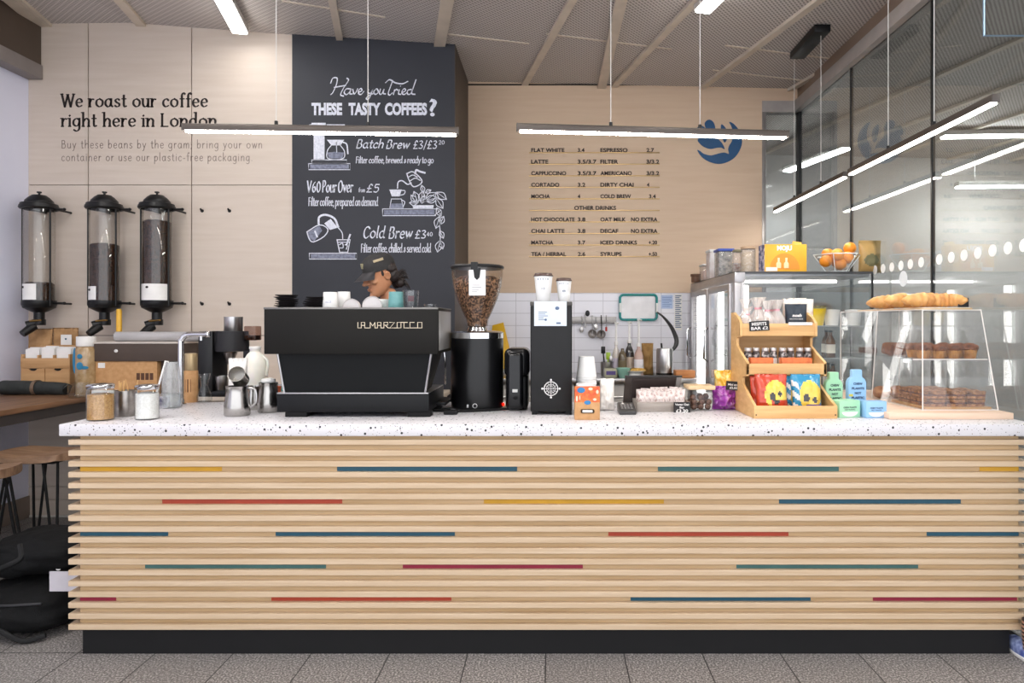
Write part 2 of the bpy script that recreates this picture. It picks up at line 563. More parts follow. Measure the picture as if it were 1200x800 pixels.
# ------------------------------------------------------------------ hand lettering skeletons (x-height 1)
def _g(s): return [[tuple(float(v) for v in p.split(',')) for p in st.split()] for st in s.split('|')]
GL = {k: (w, _g(s)) for k, w, s in [
    ('a', 1.0, '.75,.82 .45,1 .12,.75 .08,.3 .35,0 .62,.12 .76,.5|.78,1 .76,.25 .95,.03'),
    ('b', .95, '.12,1.75 .12,.03|.12,.55 .42,1 .78,.75 .76,.25 .45,0 .12,.2'),
    ('c', .82, '.74,.8 .48,1 .14,.75 .1,.3 .38,0 .76,.15'),
    ('d', 1.0, '.75,.82 .45,1 .12,.75 .08,.3 .35,0 .62,.12 .76,.5|.78,1.75 .77,.9 .76,.25 .95,.03'),
    ('e', .88, '.12,.52 .74,.58 .66,.92 .38,1 .12,.7 .14,.25 .42,0 .78,.16'),
    ('f', .62, '.66,1.6 .46,1.75 .28,1.45 .28,.7 .28,0|.02,1 .58,1'),
    ('g', .95, '.75,.82 .45,1 .12,.75 .08,.3 .35,.05 .62,.15 .76,.5|.78,1 .78,.2 .74,-.35 .45,-.6 .12,-.45'),
    ('h', .95, '.12,1.75 .12,0|.12,.55 .45,1 .76,.8 .77,.4 .77,0'),
    ('i', .35, '.14,1 .14,.4 .14,0|.12,1.38 .16,1.34'),
    ('k', .85, '.12,1.75 .12,0|.7,1 .14,.42|.32,.6 .74,0'),
    ('l', .38, '.14,1.75 .14,.3 .22,.02'),
    ('m', 1.4, '.12,1 .12,0|.12,.6 .4,1 .66,.8 .66,0|.66,.6 .95,1 1.22,.8 1.22,0'),
    ('n', .95, '.12,1 .12,0|.12,.55 .45,1 .76,.8 .77,.4 .77,0'),
    ('o', .98, '.48,1 .14,.78 .1,.3 .45,0 .8,.22 .84,.72 .48,1'),
    ('p', .95, '.12,1 .12,-.6|.12,.55 .42,1 .78,.75 .76,.25 .45,0 .12,.2'),
    ('r', .68, '.12,1 .12,0|.12,.5 .34,.95 .62,.92'),
    ('s', .75, '.64,.85 .38,1 .14,.8 .3,.55 .6,.38 .6,.12 .34,0 .08,.14'),
    ('t', .62, '.28,1.45 .28,.25 .42,0 .6,.1|.02,1 .56,1'),
    ('u', .95, '.12,1 .13,.3 .36,0 .66,.15 .76,.5|.77,1 .77,0'),
    ('v', .82, '.06,1 .4,0|.4,0 .76,1'),
    ('w', 1.2, '.06,1 .34,0|.34,0 .6,.95|.6,.95 .86,0|.86,0 1.14,1'),
    ('y', .85, '.06,1 .42,.05|.78,1 .42,.05 .26,-.45 .02,-.55'),
    ('B', 1.05, '.14,1.6 .14,0|.14,1.6 .6,1.6 .78,1.3 .6,.9 .14,.86|.2,.86 .7,.84 .92,.45 .7,.02 .14,0'),
    ('C', 1.1, '1.0,1.35 .7,1.62 .3,1.45 .1,.85 .25,.2 .62,-.02 1.02,.28'),
    ('F', .9, '.14,1.6 .14,0|.1,1.6 .82,1.6|.14,.88 .68,.88'),
    ('L', .95, '.14,1.6 .14,0|.1,0 .85,0'),
    ('O', 1.25, '.6,1.62 .2,1.3 .1,.75 .25,.15 .62,-.02 1.0,.25 1.12,.85 .95,1.4 .6,1.62'),
    ('P', .98, '.14,1.6 .14,0|.1,1.6 .6,1.6 .84,1.25 .6,.82 .14,.78'),
    ('V', 1.05, '.05,1.6 .5,0|.5,0 .95,1.6'),
    ('W', 1.6, '.05,1.6 .42,0|.42,0 .78,1.5|.78,1.5 1.14,0|1.14,0 1.52,1.6'),
    ('0', .95, '.46,1.5 .14,1.1 .14,.4 .46,0 .8,.4 .8,1.1 .46,1.5'),
    ('2', .9, '.12,1.2 .4,1.5 .74,1.25 .6,.75 .1,0|.1,0 .82,0'),
    ('3', .9, '.14,1.4 .5,1.5 .72,1.2 .36,.82 .76,.5 .6,.06 .1,.08'),
    ('4', .95, '.6,1.5 .08,.45|.08,.45 .85,.45|.6,1.5 .6,0'),
    ('5', .9, '.74,1.5 .22,1.5|.22,1.5 .18,.9 .6,.92 .76,.45 .5,0 .1,.1'),
    ('6', .92, '.7,1.45 .3,1.1 .12,.45 .42,0 .78,.3 .6,.75 .16,.55'),
    ('£', .95, '.8,1.3 .56,1.55 .34,1.2 .36,.5 .1,0|.08,0 .84,.02|.1,.72 .66,.72'),
    ('/', .6, '.05,-.2 .55,1.6'), ('&', .8, '.7,.2 .3,.75 .45,.95 .55,.75 .12,.25 .3,0 .7,.5'),
    (',', .35, '.16,.12 .06,-.25'), (';', .35, '.16,.12 .06,-.25|.14,.75 .18,.7'), ('.', .35, '.14,.08 .18,.03'), ('-', .6, '.08,.5 .5,.5'),
]}
SERIF = {'W': [(.05, 1.6), (.78, 1.55), (1.52, 1.6)], 'r': [(.12, 0), (.04, 1)], 'i': [(.14, 0), (.05, 1)], 'h': [(.12, 0), (.77, 0), (.04, 1.75)],
         'n': [(.12, 0), (.77, 0), (.04, 1)], 'L': [(.14, 1.6), (.14, 0)], 'd': [(.7, 1.75)], 'u': [(.05, 1), (.7, 1), (.84, 0)], 'f': [(.28, 0)], 't': [], }
def letter(b, string, x0, x1, zb, xh, y, w0, w1, pen=0.6, slant=0.0, serif=False, gap=0.12, space=0.55):
    """Write STRING between x0 and x1 on baseline zb on the plane y (facing the customer), x-height xh."""
    adv = []
    x = 0.0
    for ch in string:
        if ch == ' ':
            x += space; continue
        adv.append((ch, x)); x += GL[ch][0] + gap
    kx = (x1 - x0) / (x - gap)
    m = FR(x0, y, zb)
    for ch, ax in adv:
        for st in GL[ch][1]:
            pts = [((ax + px + slant * py) * kx, py * xh) for px, py in st]
            b.ribbon(pts, w0, w1, m, 5, pen)
        if serif:
            for sx, sy in SERIF.get(ch, []):
                b.ribbon([((ax + sx - .17) * kx, sy * xh), ((ax + sx + .17) * kx, sy * xh)], w1 * 1.1, w1 * 1.1, m, 0)
# ================================================================== room shell
GX = 2.22          # glass wall
LX = -4.10         # left wall
YW = 3.008         # rear wall face
YC = 2.20          # chalkboard column face / left plywood face
CXR = (533 - CX) * (YC - CAMY) / FPX     # right edge of the column
CXL = (343 - CX) * (YC - CAMY) / FPX
BEAM = 3.417
CK = [(-6.0, 3.80), (-4.10, 3.855), (-3.32, 3.865), (-2.035, 3.77), (-0.767, 3.69), (2.22, 3.625), (9.0, 3.50)]
def ceil_h(x):
    for (a, ha), (b, hb) in zip(CK, CK[1:]):
        if a <= x <= b: return ha + (hb - ha) * (x - a) / (b - a)
    return CK[0][1] if x < CK[0][0] else CK[-1][1]

b = B(); b.box(-6, 9, -4.5, 7.0, -0.1, 0.0)
struct('floor', b, node_mat('granite_floor', floor_nodes))

b = B()
for (xa, ha), (xb, hb) in zip(CK, CK[1:]):
    b.hexa([(xa, -4.5, ha), (xb, -4.5, hb), (xb, 7, hb), (xa, 7, ha), (xa, -4.5, ha + .1), (xb, -4.5, hb + .1), (xb, 7, hb + .1), (xa, 7, ha + .1)])
struct('ceiling', b, node_mat('perforated_ceiling', ceil_nodes))

# ceiling battens run 13 degrees off the depth axis; thin seams cross them
D1 = Vector((-0.235, 1.0)).normalized()
BAT = mat('ceiling_batten', 'D8CBBB', 0.5)
tn = 0
def batten(p, q, w, t, m=BAT):
    global tn
    tn += 1
    p, q = Vector(p), Vector(q)
    d = (q - p); L = d.length; d.normalize()
    n = Vector((-d.y, d.x)) * w / 2
    N = max(2, int(L / .35))
    b = B()
    bm = b.bm
    rows = []
    for i in range(N + 1):
        c = p + d * (L * i / N)
        row = []
        for s in (1, -1):
            e = c + n * s
            h = ceil_h(c.x) - 0.001
            row += [bm.verts.new((e.x, e.y, h)), bm.verts.new((e.x, e.y, h - t))]
        rows.append(row)
    for a, c in zip(rows, rows[1:]):
        bm.faces.new((a[1], a[3], c[3], c[1])); bm.faces.new((a[0], a[1], c[1], c[0])); bm.faces.new((a[2], c[2], c[3], a[3]))
    for r in (rows[0], rows[-1]): bm.faces.new((r[0], r[2], r[3], r[1]))
    bmesh.ops.recalc_face_normals(bm, faces=bm.faces)
    struct('trim_%d' % tn, b, m)
def bat_from(px, py, ywall, w, t=0.025, yf=-4.4, yb=None):
    h = 3.7
    for _ in range(3):
        Z = (h - CAMZ) * FPX / (CY - py); x = (px - CX) * Z / FPX; h = ceil_h(x)
    y = Z + CAMY
    k = D1.x / D1.y
    yb = ywall if yb is None else yb
    batten((x + (yf - y) * k, yf), (x + (yb - y) * k, yb), w, t)
for px, py, yw, w in ((615, 97, YW, .055), (718, 101, YW, .055), (820, 103, YW, .055), (925, 104, YW, .05), (515, 51, YC, .085),
                      (398, 44, YC, .05), (165, 27, YC, .07), (48, 28, YC, .10), (60, 29, YC, .03)):
    bat_from(px, py, yw, w)
for k in range(1, 6):                      # beyond the glass
    x0 = 2.35 + .79 * k
    batten((x0 + .235 * 5, -2.0), (x0 - .235 * 2.4, 5.4), .055, .025)
batten((PX(705, YW), YW), (PX(705, YW) + .05, -4.4), .075, .04)
for px, py, L in ((525, 44, .62), (640, 41, 1.0), (835, 79, 1.0), (850, 50, .9), (330, 17, .7)):
    Z = (ceil_h(0.5) - CAMZ) * FPX / (CY - py)
    x, y = (px - CX) * Z / FPX, Z + CAMY
    batten((x, y), (x + L * .973, y + L * .23), .018, .006)

# left wall with soffit
b = B(); b.box(LX - .12, LX, -4.0, YC + .12, 0, 3.87)
struct('wall_left', b, mat('cool_white_paint', 'E2E4F6', 0.6, c2='DADCF0', scale=1.5))
b = B(); b.box(LX, LX + .012, -4.0, YC, 0.0, .17, .004)
struct('baseboard_left', b, mat('grey_brown_skirting', '8E8178', 0.6))
b = B()
b.box(LX, LX + .10, -4.0, YC - .001, BEAM + .11, 3.86)
struct('beam_left', b, mat('bronze_fascia', '5D5046', 0.5, 0.3, c2='53473E', scale=2))
b = B(); b.box(LX, LX + .115, -4.0, YC - .001, BEAM, BEAM + .11, .004)
struct('trim_left', b, mat('grey_rail', '8E8785', 0.5))

# plywood on the left rear wall: panels with open joints over a dark backing
b = B(); b.box(LX, CXL, YC + .02, YC + .12, 0, 3.87)
struct('wall_back_left_core', b, m_blackm())
jx = [LX] + [PX(p, YC) for p in (103.5, 224.5)] + [CXL]
jz = [0.0, PZ(585, YC), PZ(570, YC), PZ(393, YC), PZ(216.7, YC), 3.9]
b = B()
for i in range(3):
    for k in range(5):
        if k == 1 and i > 0 and False: continue
        g = .004
        x0, x1 = jx[i] + (g if i else 0), jx[i + 1] - (g if i < 2 else 0)
        b.box(x0, x1, YC, YC + .018, jz[k] + g * .6, min(jz[k + 1], 3.9) - g * .6)
struct('wall_back_left', b, m_ply_left())
b = B(); b.box(LX + .012, CXL, YC - .012, YC, .0, .018, .004)
struct('trim_floor_edge', b, mat('pale_edge_strip', 'D9D5CE', 0.5))
# small fixing holes left where a dispenser was taken down
for i, (px, py) in enumerate(((237, 247), (269, 247), (237, 356), (269, 356))):
    b = B(); c = P(px, py, YC)
    b.tube([(c.x, YC + .001, c.z), (c.x, YC - .02, c.z + .004), (c.x, YC - .026, c.z + .016)], .0065, 8)
    b.cyl((c.x, YC, c.z), .013, .004, 14, mtx=Matrix.Rotation(PI / 2, 4, 'X'))
    solo('wall_hook', b, m_black(), 'small black wall hook, %s of the empty four right of the bean dispensers' % ('upper left', 'upper right', 'lower left', 'lower right')[i], 'hook', 'empty wall hooks')

# chalkboard column
b = B()
b.box(CXL, CXR, YC - .012, YW + .1, 0, 3.78)
struct('wall_column', b, mat('blackboard_paint', '2B2D36', 0.62, c2='24262E', scale=1.6, lo=.3, hi=.7))
b = B(); b.box(CXR, CXR + .004, YC - .012, YW, 0, 3.70)
struct('trim_column_side', b, mat('column_side_brown', '4A4039', 0.55, c2='40362F', scale=3))

# rear wall: plywood above, glazed tiles below
XE = PX(893, YW)
b = B(); b.box(CXR, XE, YW, YW + .1, PZ(343, YW), 3.72)
struct('wall_back_right', b, m_ply_back())
b = B(); b.box(CXR, XE, YW + .012, YW + .1, 0, PZ(343, YW))
struct('wall_back_tiles', b, node_mat('white_wall_tiles', tile_nodes))
b = B(); b.box(CXR, XE, YW - .003, YW + .0, 3.655, 3.668)
struct('trim_shadow_gap', b, m_blackm())
# corner above the rear glass
b = B(); b.box(XE, GX + .05, YW, YW + .12, PZ(118, YW), 3.66)
struct('lintel_back', b, m_ply_back())
b = B(); b.box(XE, GX + .05, YW, YW + .10, BEAM, PZ(118, YW))
struct('beam_back', b, mat('pale_grey_rail', 'A9A29E', 0.5))
b = B(); b.box(XE, XE + .035, YW - .004, YW + .08, 0, BEAM, .003)
struct('trim_corner_post', b, mat('grey_aluminium', '9D9896', 0.4, 0.6))

# glass wall to the right
WG = glass('shopfront_glass', 'DDE2E2', 2.1, 0.012)
b = B(); b.box(GX - .02, GX + .14, -4.4, YW + .1, BEAM + .10, 3.64)
struct('beam_right', b, mat('brown_fascia', '8A7768', 0.5, c2='7E6B5D', scale=2))
b = B(); b.box(GX - .05, GX + .08, -4.4, YW + .1, BEAM, BEAM + .10, .004)
struct('trim_right', b, mat('pale_grey_rail', 'A9A29E', 0.5))
gy = [YW, 1.953, .863, -.225]
for i in range(3):
    b = B(); b.box(GX, GX + .012, gy[i + 1] + .004, gy[i] - .004, 0.02, BEAM)
    struct('window_%d' % (i + 1), b, WG)
    b = B(); b.box(GX - .004, GX + .016, gy[i + 1] - .007, gy[i + 1] + .007, 0.0, BEAM)
    struct('window_%d_joint' % (i + 1), b, m_black())
b = B(); b.box(XE + .035, GX, YW + .04, YW + .052, 0.02, BEAM)
struct('window_4', b, WG)
b = B(); b.box(GX - .01, GX + .02, YW - .01, YW + .06, 0, BEAM)
struct('window_4_joint', b, m_black())
b = B(); b.box(GX - .03, GX + .05, gy[3], YW, 0, .05, .004)
struct('trim_glass_foot', b, mat('grey_aluminium', '9D9896', 0.4, 0.6))

# hall beyond the glass
HALL = mat('hall_grey_wall', 'C9C4C1', 0.6, c2='BEB9B6', scale=1.1)
b = B(); b.box(6.2, 6.3, -4.4, 7, 0, 3.7); struct('wall_hall_right', b, HALL)
b = B(); b.box(-1.0, 6.3, 5.4, 5.5, 0, 3.8); struct('wall_hall_back', b, HALL)

# white manifestation dots along the glass
DOT = mat('white_vinyl', 'ECECEC', 0.6)
zc = 1.884
gd = None
yy = [1776.0 / (p - CX) + CAMY for p in (1025.6, 1035, 1045.3, 1056, 1067, 1079.7, 1101, 1115, 1130, 1146, 1163.4, 1181.5, 1200)]
for i, y in enumerate(yy):
    b = B(); b.cyl((GX - .001, y, zc), .031, .0012, 24, mtx=Matrix.Rotation(-PI / 2, 4, 'Y'))
    if gd is None:
        gd = solo('glass_dot', b, DOT, 'white vinyl dot on the glass wall, one of a level row', 'sticker', 'white dots along the glass wall')
        z0 = gd.location.copy()
    else:
        dup(gd, (z0.x, y, z0.z))
b = B(); b.cyl((GX - .001, 1776 / (1058.7 - CX) + CAMY, PZ(326.5, 1776 / (1058.7 - CX) + CAMY)), .05, .0012, 28, mtx=Matrix.Rotation(-PI / 2, 4, 'Y'))
t = solo('round_sticker', b, mat('pale_vinyl', 'DCE2E8', 0.5), 'larger pale round sticker on the glass just below the dot row', 'sticker')
# faint swirl emblem on the glass added with the emblem outlines below

# ================================================================== lamps
LED = emis('led_strip', (1.0, 0.97, 0.93), PENDANT_EMIT)
def pendant(name, p0, p1, z, fr, label, group):
    p0, p1 = Vector((p0[0], p0[1], z)), Vector((p1[0], p1[1], z))
    d = p1 - p0; L = d.length; d.normalize()
    ang = math.atan2(d.y, d.x)
    m = Matrix.Translation(p0) @ Matrix.Rotation(ang, 4, 'Z')
    t = thing(name, label, 'pendant lamp', (p0 + p1) / 2, group)
    b = B(); b.box(0, L, -.017, .017, .0, .034, .003, mtx=m)
    part('housing', b, mat('bronze_aluminium', '544C47', 0.4, 0.5), t)
    b = B(); b.box(.012, L - .012, -.0155, .0155, -.007, .001, .003, mtx=m)
    part('diffuser', b, LED, t, 'glowing white diffuser strip')
    for s in (0.0, 1.0):
        b = B(); b.box(s * L - (.004 if s else .003), s * L + (.003 if s else .004), -.0175, .0175, -.002, .0345, .0015, mtx=m)
        part('end_cap', b, mat('dark_cap', '4A433F', 0.4), t)
    for f in fr:
        q = p0 + d * (L * f)
        top = ceil_h(q.x) - (.056 if 1.69 < q.y < 2.2 and q.x > 1.85 else 0)
        b = B(); b.tube([(q.x, q.y, z + .03), (q.x, q.y, top)], .0022, 6)
        part('wire', b, mat('thin_white_wire', 'D8D4D0', 0.4), t, 'thin pale suspension wire')
        b = B(); b.cyl((q.x, q.y, z + .033), .009, .022, 12, .002)
        part('clamp', b, m_black(), t)
    return t
pendant('pendant_lamp', (-1.84, .263), (-.481, .331), 2.476, (.333, .667), 'slim linear pendant lamp hanging in front of the chalkboard column', 'slim linear pendants over the counter')
pendant('pendant_lamp', (-.1785, .263), (1.213, .393), 2.476, (.338, .668), 'slim linear pendant lamp hanging in front of the drinks menu wall', 'slim linear pendants over the counter')
pendant('pendant_lamp', (1.92, -.177), (1.92, 1.273), 2.478, (.33, .655), 'slim linear pendant beside the glass wall, nearer of the two running away', 'slim linear pendants over the counter')
pendant('pendant_lamp', (1.92, 1.343), (1.92, 2.763), 2.478, (.29, .67), 'slim linear pendant beside the glass wall, farther one towards the corner', 'slim linear pendants over the counter')
b = B(); h = ceil_h(1.9)
b.box(1.85, 1.965, 1.69, 2.20, h - .055, h - .001, .006)
t = solo('lamp_driver_box', b, m_black(), 'long black driver box screwed to the ceiling above the glass wall lamps', 'lamp box')

CL = emis('ceiling_fill_tube', (1.0, 0.99, 0.97), CEIL_EMIT)
HLED = emis('hall_tube', (1.0, 0.99, 0.98), CEIL_EMIT * 1.5)
def ceiling_light(end, label, L=1.5, w=.105, emitm=CL, turn=None, drop=0.0):
    e = Vector((end[0], end[1], 0)); d = Vector((-D1.x, -D1.y, 0))
    if turn is not None: d = Vector((math.cos(turn), math.sin(turn), 0))
    ang = math.atan2(d.y, d.x)
    h = min(ceil_h(e.x), ceil_h((e + d * L).x)) - .05 - drop
    m = Matrix.Translation((e.x, e.y, h)) @ Matrix.Rotation(ang, 4, 'Z')
    t = thing('ceiling_light', label, 'ceiling light', (e.x, e.y, h), 'linear ceiling lights')
    b = B(); b.box(0, L, -w / 2 - .006, w / 2 + .006, -.005, .046, .004, mtx=m)
    part('housing', b, mat('light_body', 'CFCBC7', 0.4), t)
    if drop:
        for f in (.2, .8):
            g_ = e + d * (L * f); b = B(); b.tube([(g_.x, g_.y, h + .04), (g_.x, g_.y, ceil_h(g_.x))], .003, 6); part('wire', b, m_steel(), t)
    b = B(); b.box(.01, L - .01, -w / 2, w / 2, -.022, -.004, .008, mtx=m)
    part('diffuser', b, emitm, t, 'glowing white diffuser')
CL2 = emis('ceiling_tube_soft', (1.0, 0.99, 0.97), CEIL_EMIT * .42)
ceiling_light((-2.366, 2.03), 'bright linear ceiling light above the left plywood wall lettering', emitm=CL2)
ceiling_light((.99, 1.41), 'bright linear ceiling light above the drinks menu wall', emitm=CL2)
for x, y in ((-3.0, -1.3), (-2.75, .30), (-.9, -1.0), (1.2, -1.0), (-2.0, -2.6), (.6, -2.8)):  # unseen lights added as fill over the customer side
    ceiling_light((x, y), 'added linear fill light over the customer side, out of the picture')
for x, y, tn_, dr, L, lab in ((4.15, 4.15, -.06, 0, 1.4, 'cross-running ceiling light seen through the glass near the long pendant'), (4.75, 4.9, -.05, .38, 1.05, 'lower suspended light seen through the glass below the cross-running one'),
                              (2.75, 4.9, None, .25, 1.1, 'suspended light seen through the narrow rear corner glass'), (5.2, 2.0, None, 0, 1.5, 'linear light added to brighten the middle of the hall beyond the glass'),
                              (3.9, -.6, None, 0, 1.5, 'linear light added to brighten the hall, out of the picture to the front'), (5.3, 0.0, None, 0, 1.5, 'linear light added to brighten the hall, out of the picture to the right')):  # hall lights outside the view are added to brighten the hall
    ceiling_light((x, y), lab, L=L, emitm=HLED, turn=tn_, drop=dr)

# hanging steel frame at the top right edge
c0, c1 = P(1153, -40, -.1), P(1153, 42, -.1)
t = thing('hanging_frame', 'blue-grey steel tube frame hanging at the upper right corner', 'frame', (c1.x + .2, -.1, c1.z))
b = B(); b.tube([(c0.x, -.1, c0.z + .3), (c1.x, -.1, c1.z), (c1.x + .5, -.1, c1.z), (c1.x + .5, -.1, c0.z + .3), (c0.x, -.1, c0.z + .3)], .006, 8)
part('tube', b, mat('blue_grey_steel', '7D93A8', 0.3, 0.7), t)
for dx in (.08, .42):
    b = B(); b.tube([(c1.x + dx, -.1, c0.z + .3), (c1.x + dx, -.1, ceil_h(c1.x))], .002, 6)
    part('wire', b, m_steel(), t)

# ================================================================== wall lettering
yL = YC - .0015
INK = mat('dark_brown_vinyl', '241A18', 0.6)
INK2 = mat('grey_brown_vinyl', '8B7D75', 0.6)
t = thing('wall_lettering', 'dark serif lettering about coffee roasting on the left plywood wall', 'sign', (PX(160, yL), yL, PZ(150, yL)))
s = (yL - CAMY) / FPX
b = B()
letter(b, 'We roast our coffee', PX(72, yL), PX(243.5, yL), PZ(125, yL), 9.2 * s, yL, 2.7 * s, 1.1 * s, 0.2, 0, True, .16, .6)
part('heading_line', b, INK, t)
b = B()
letter(b, 'right here in London', PX(72, yL), PX(254, yL), PZ(148, yL), 9.2 * s, yL, 2.7 * s, 1.1 * s, 0.2, 0, True, .16, .6)
part('heading_line', b, INK, t)
b = B()
letter(b, 'Buy these beans by the gram; bring your own', PX(72, yL), PX(307.5, yL), PZ(173.5, yL), 5.6 * s, yL, .85 * s, .75 * s, 0, 0, False, .3, .8)
part('small_print', b, INK2, t, 'thin grey line of small lettering')
b = B()
letter(b, 'container or use our plastic-free packaging.', PX(72, yL), PX(296, yL), PZ(188.5, yL), 5.6 * s, yL, .85 * s, .75 * s, 0, 0, False, .3, .8)
part('small_print', b, INK2, t, 'thin grey line of small lettering')

# ------------------------------------------------------------------ drinks menu
yM = YW - .006
s = (yM - CAMY) / FPX
t = thing('drinks_menu', 'drinks menu of small black letters on brass rails on plywood wall', 'menu', (PX(695, yM), yM, PZ(240, yM)))
rows = [('FLAT WHITE', '3.4', 'ESPRESSO', '2.7'), ('LATTE', '3.5/3.7', 'FILTER', '3/3.2'), ('CAPPUCCINO', '3.5/3.7', 'AMERICANO', '3/3.2'),
        ('CORTADO', '3.2', 'DIRTY CHAI', '4'), ('MOCHA', '4', 'COLD BREW', '3.4'), ('OTHER DRINKS',), ('HOT CHOCOLATE', '3.8', 'OAT MILK', 'NO EXTRA'),
        ('CHAI LATTE', '3.8', 'DECAF', 'NO EXTRA'), ('MATCHA', '3.7', 'ICED DRINKS', '+.20'), ('TEA / HERBAL', '2.6', 'SYRUPS', '+.50')]
wid = {0: (39, 20, 41, 33, 22, 49, 51, 39, 26, 41), 1: (8, 22, 22, 9, 3, 0, 9, 9, 9, 9), 2: (32, 21, 37, 39, 36, 0, 30, 21, 43, 25), 3: (9, 15, 15, 3, 8, 0, 31, 31, 10, 10)}
xst = (622.5, 677, 703.5, 758)
BR = mat('brass_rail', 'C9A878', 0.3, 0.8)
MI = mat('black_menu_letters', '2A1D1A', 0.6)
for r, row in enumerate(rows):
    yb = 178.5 + r * 13.53
    b = B(); b.box(PX(620, yM), PX(773, yM), yM - .004, yM + .006, PZ(yb + .9, yM), PZ(yb - .3, yM), .001)
    part('rail', b, BR, t, 'thin brass rail')
    for k, w in enumerate(row):
        b = B()
        x0 = xst[k] if len(row) > 1 else 673
        if k == 3:
            x0 = {8: 739.5}.get(-1, (757.5, 757.5, 757.5, 758, 760.5, 0, 739.5, 739.5, 760, 760)[r])
        ww = wid[k][r]
        b.text(w, ww * s, 4.4 * s, FR(PX(x0, yM), yM - .001, PZ(yb - .4, yM)), bold=.028, ext=.002)
        part('menu_entry', b, MI, t, 'raised black menu letters')

# ------------------------------------------------------------------ swirl emblem
def emblem_outline():
    leaf = [(160, 330), (166, 303), (200, 270), (240, 283), (268, 302), (256, 250), (278, 215), (318, 204), (358, 232), (380, 290), (378, 350), (385, 400), (430, 445), (468, 490), (490, 548),
            (455, 530), (400, 532), (325, 546), (255, 525), (208, 490), (175, 445), (195, 400), (165, 370)]
    bud = [(452, 258), (490, 285), (520, 340), (524, 410), (496, 470), (472, 440), (455, 380), (447, 320)]
    cres = [(170, 560), (205, 572), (245, 602), (320, 622), (370, 614), (430, 596), (490, 588), (540, 604), (532, 550), (545, 505), (575, 455), (588, 390), (583, 330), (568, 275), (545, 230),
            (590, 248), (640, 300), (675, 365), (692, 440), (688, 505), (650, 592), (590, 662), (500, 708), (410, 720), (310, 695), (225, 640)]
    return [leaf, bud, cres]
yE = YW - .0005
b = B()
for pl in emblem_outline():
    pts = [(PX(800 + x / 10, yE), PZ(120 + y / 10, yE)) for x, y in pl]
    sm = catmull([(p[0], p[1], 0) for p in pts], 3, True)
    b.prism([(p.x, p.y) for p in sm], yE - .006, yE)
solo('swirl_emblem', b, mat('teal_blue_emblem', '1D4F7C', 0.5), 'blue round leaf swirl emblem mounted on the warm plywood wall', 'emblem')

# ------------------------------------------------------------------ chalk drawing and lettering
yK = YC - .0135
s = (yK - CAMY) / FPX
CH = mat('white_chalk', 'E6E8F2', 0.9, c2='C9CCDA', scale=60)
CHD = mat('smudged_chalk', '8F93A6', 0.9, c2='6A6E80', scale=45)
t = thing('chalk_lettering', 'white chalk lettering and coffee drawings on the dark column', 'chalk sign', (PX(440, yK), yK, PZ(200, yK)))
MK = FR(0, yK, 0)
def c1p(pts): return [(PX(340 + x / 6, yK), PZ(60 + y / 6, yK)) for x, y in pts]
def c2p(pts): return [(PX(340 + x / 6, yK), PZ(180 + y / 6, yK)) for x, y in pts]
b = B()
for st in ([(285, 225), (300, 190), (330, 190), (325, 235), (300, 290), (285, 305)], [(400, 190), (410, 205), (375, 260), (355, 305), (375, 315)], [(310, 255), (345, 248), (390, 240)],
           [(425, 265), (395, 265), (380, 290), (395, 305), (415, 290), (428, 265)], [(428, 265), (420, 298), (437, 300)], [(440, 268), (450, 300), (465, 285), (475, 262)],
           [(485, 287), (505, 277), (498, 262), (482, 275), (482, 298), (500, 303), (520, 280)], [(550, 268), (548, 290), (565, 295), (580, 268)], [(580, 268), (570, 300), (550, 338), (535, 330), (560, 308), (590, 295)],
           [(605, 265), (588, 285), (600, 303), (620, 288), (612, 266), (603, 266)], [(635, 265), (628, 295), (642, 302), (658, 270)], [(660, 268), (655, 295), (670, 300)],
           [(722, 205), (705, 250), (690, 295), (700, 308), (720, 292)], [(670, 222), (700, 200), (740, 222), (790, 228), (828, 212)], [(735, 270), (726, 305)], [(730, 288), (745, 268), (757, 274)],
           [(768, 270), (762, 298), (777, 303)], [(775, 247), (778, 243)], [(790, 290), (812, 276), (803, 263), (788, 278), (788, 298), (805, 303), (824, 286)],
           [(852, 268), (828, 275), (825, 300), (845, 300), (860, 270)], [(885, 200), (868, 250), (855, 296), (878, 303)]):
    b.ribbon(c1p(st), 1.7 * s, .8 * s, MK, 6, 0.9)
part('heading_line', b, CH, t, 'large chalk heading')
b = B()
for w, x0, x1 in (('THESE', 365, 401), ('TASTY', 408.5, 446), ('COFFEES', 451, 500.5)):
    b.text(w, (x1 - x0) * s, 12.6 * s, FR(PX(x0, yK), yK, PZ(134, yK)), bold=.05, ext=.0002)
b.text('?', 9 * s, 19 * s, FR(PX(503, yK), yK, PZ(135.5, yK)), bold=.02, ext=.0002)
part('heading_line', b, CH, t, 'large chalk heading')
b = B()
letter(b, 'Batch', PX(417, yK), PX(449, yK), PZ(173.3, yK), 6 * s, yK, 1.7 * s, .7 * s, .8, .25)
letter(b, 'Brew', PX(452, yK), PX(479, yK), PZ(173.8, yK), 6 * s, yK, 1.7 * s, .7 * s, .8, .25)
letter(b, '£3/£3', PX(484, yK), PX(512, yK), PZ(174, yK), 6 * s, yK, 1.3 * s, .7 * s, .8, .1)
letter(b, '20', PX(514, yK), PX(521, yK), PZ(169, yK), 3 * s, yK, .7 * s, .5 * s)
letter(b, 'Filter coffee, brewed & ready to go', PX(417, yK), PX(508, yK), PZ(191, yK), 4.6 * s, yK, 1.0 * s, .6 * s, .4, .08, False, .06, .4)
part('drink_entry', b, CH, t, 'handwritten chalk drink and price')
b = B()
letter(b, 'V60', PX(359.5, yK), PX(375.5, yK), PZ(225, yK), 8.2 * s, yK, 1.7 * s, .7 * s, .8, .08)
letter(b, 'Pour', PX(377.5, yK), PX(394, yK), PZ(225, yK), 8.2 * s, yK, 1.7 * s, .7 * s, .8, .1)
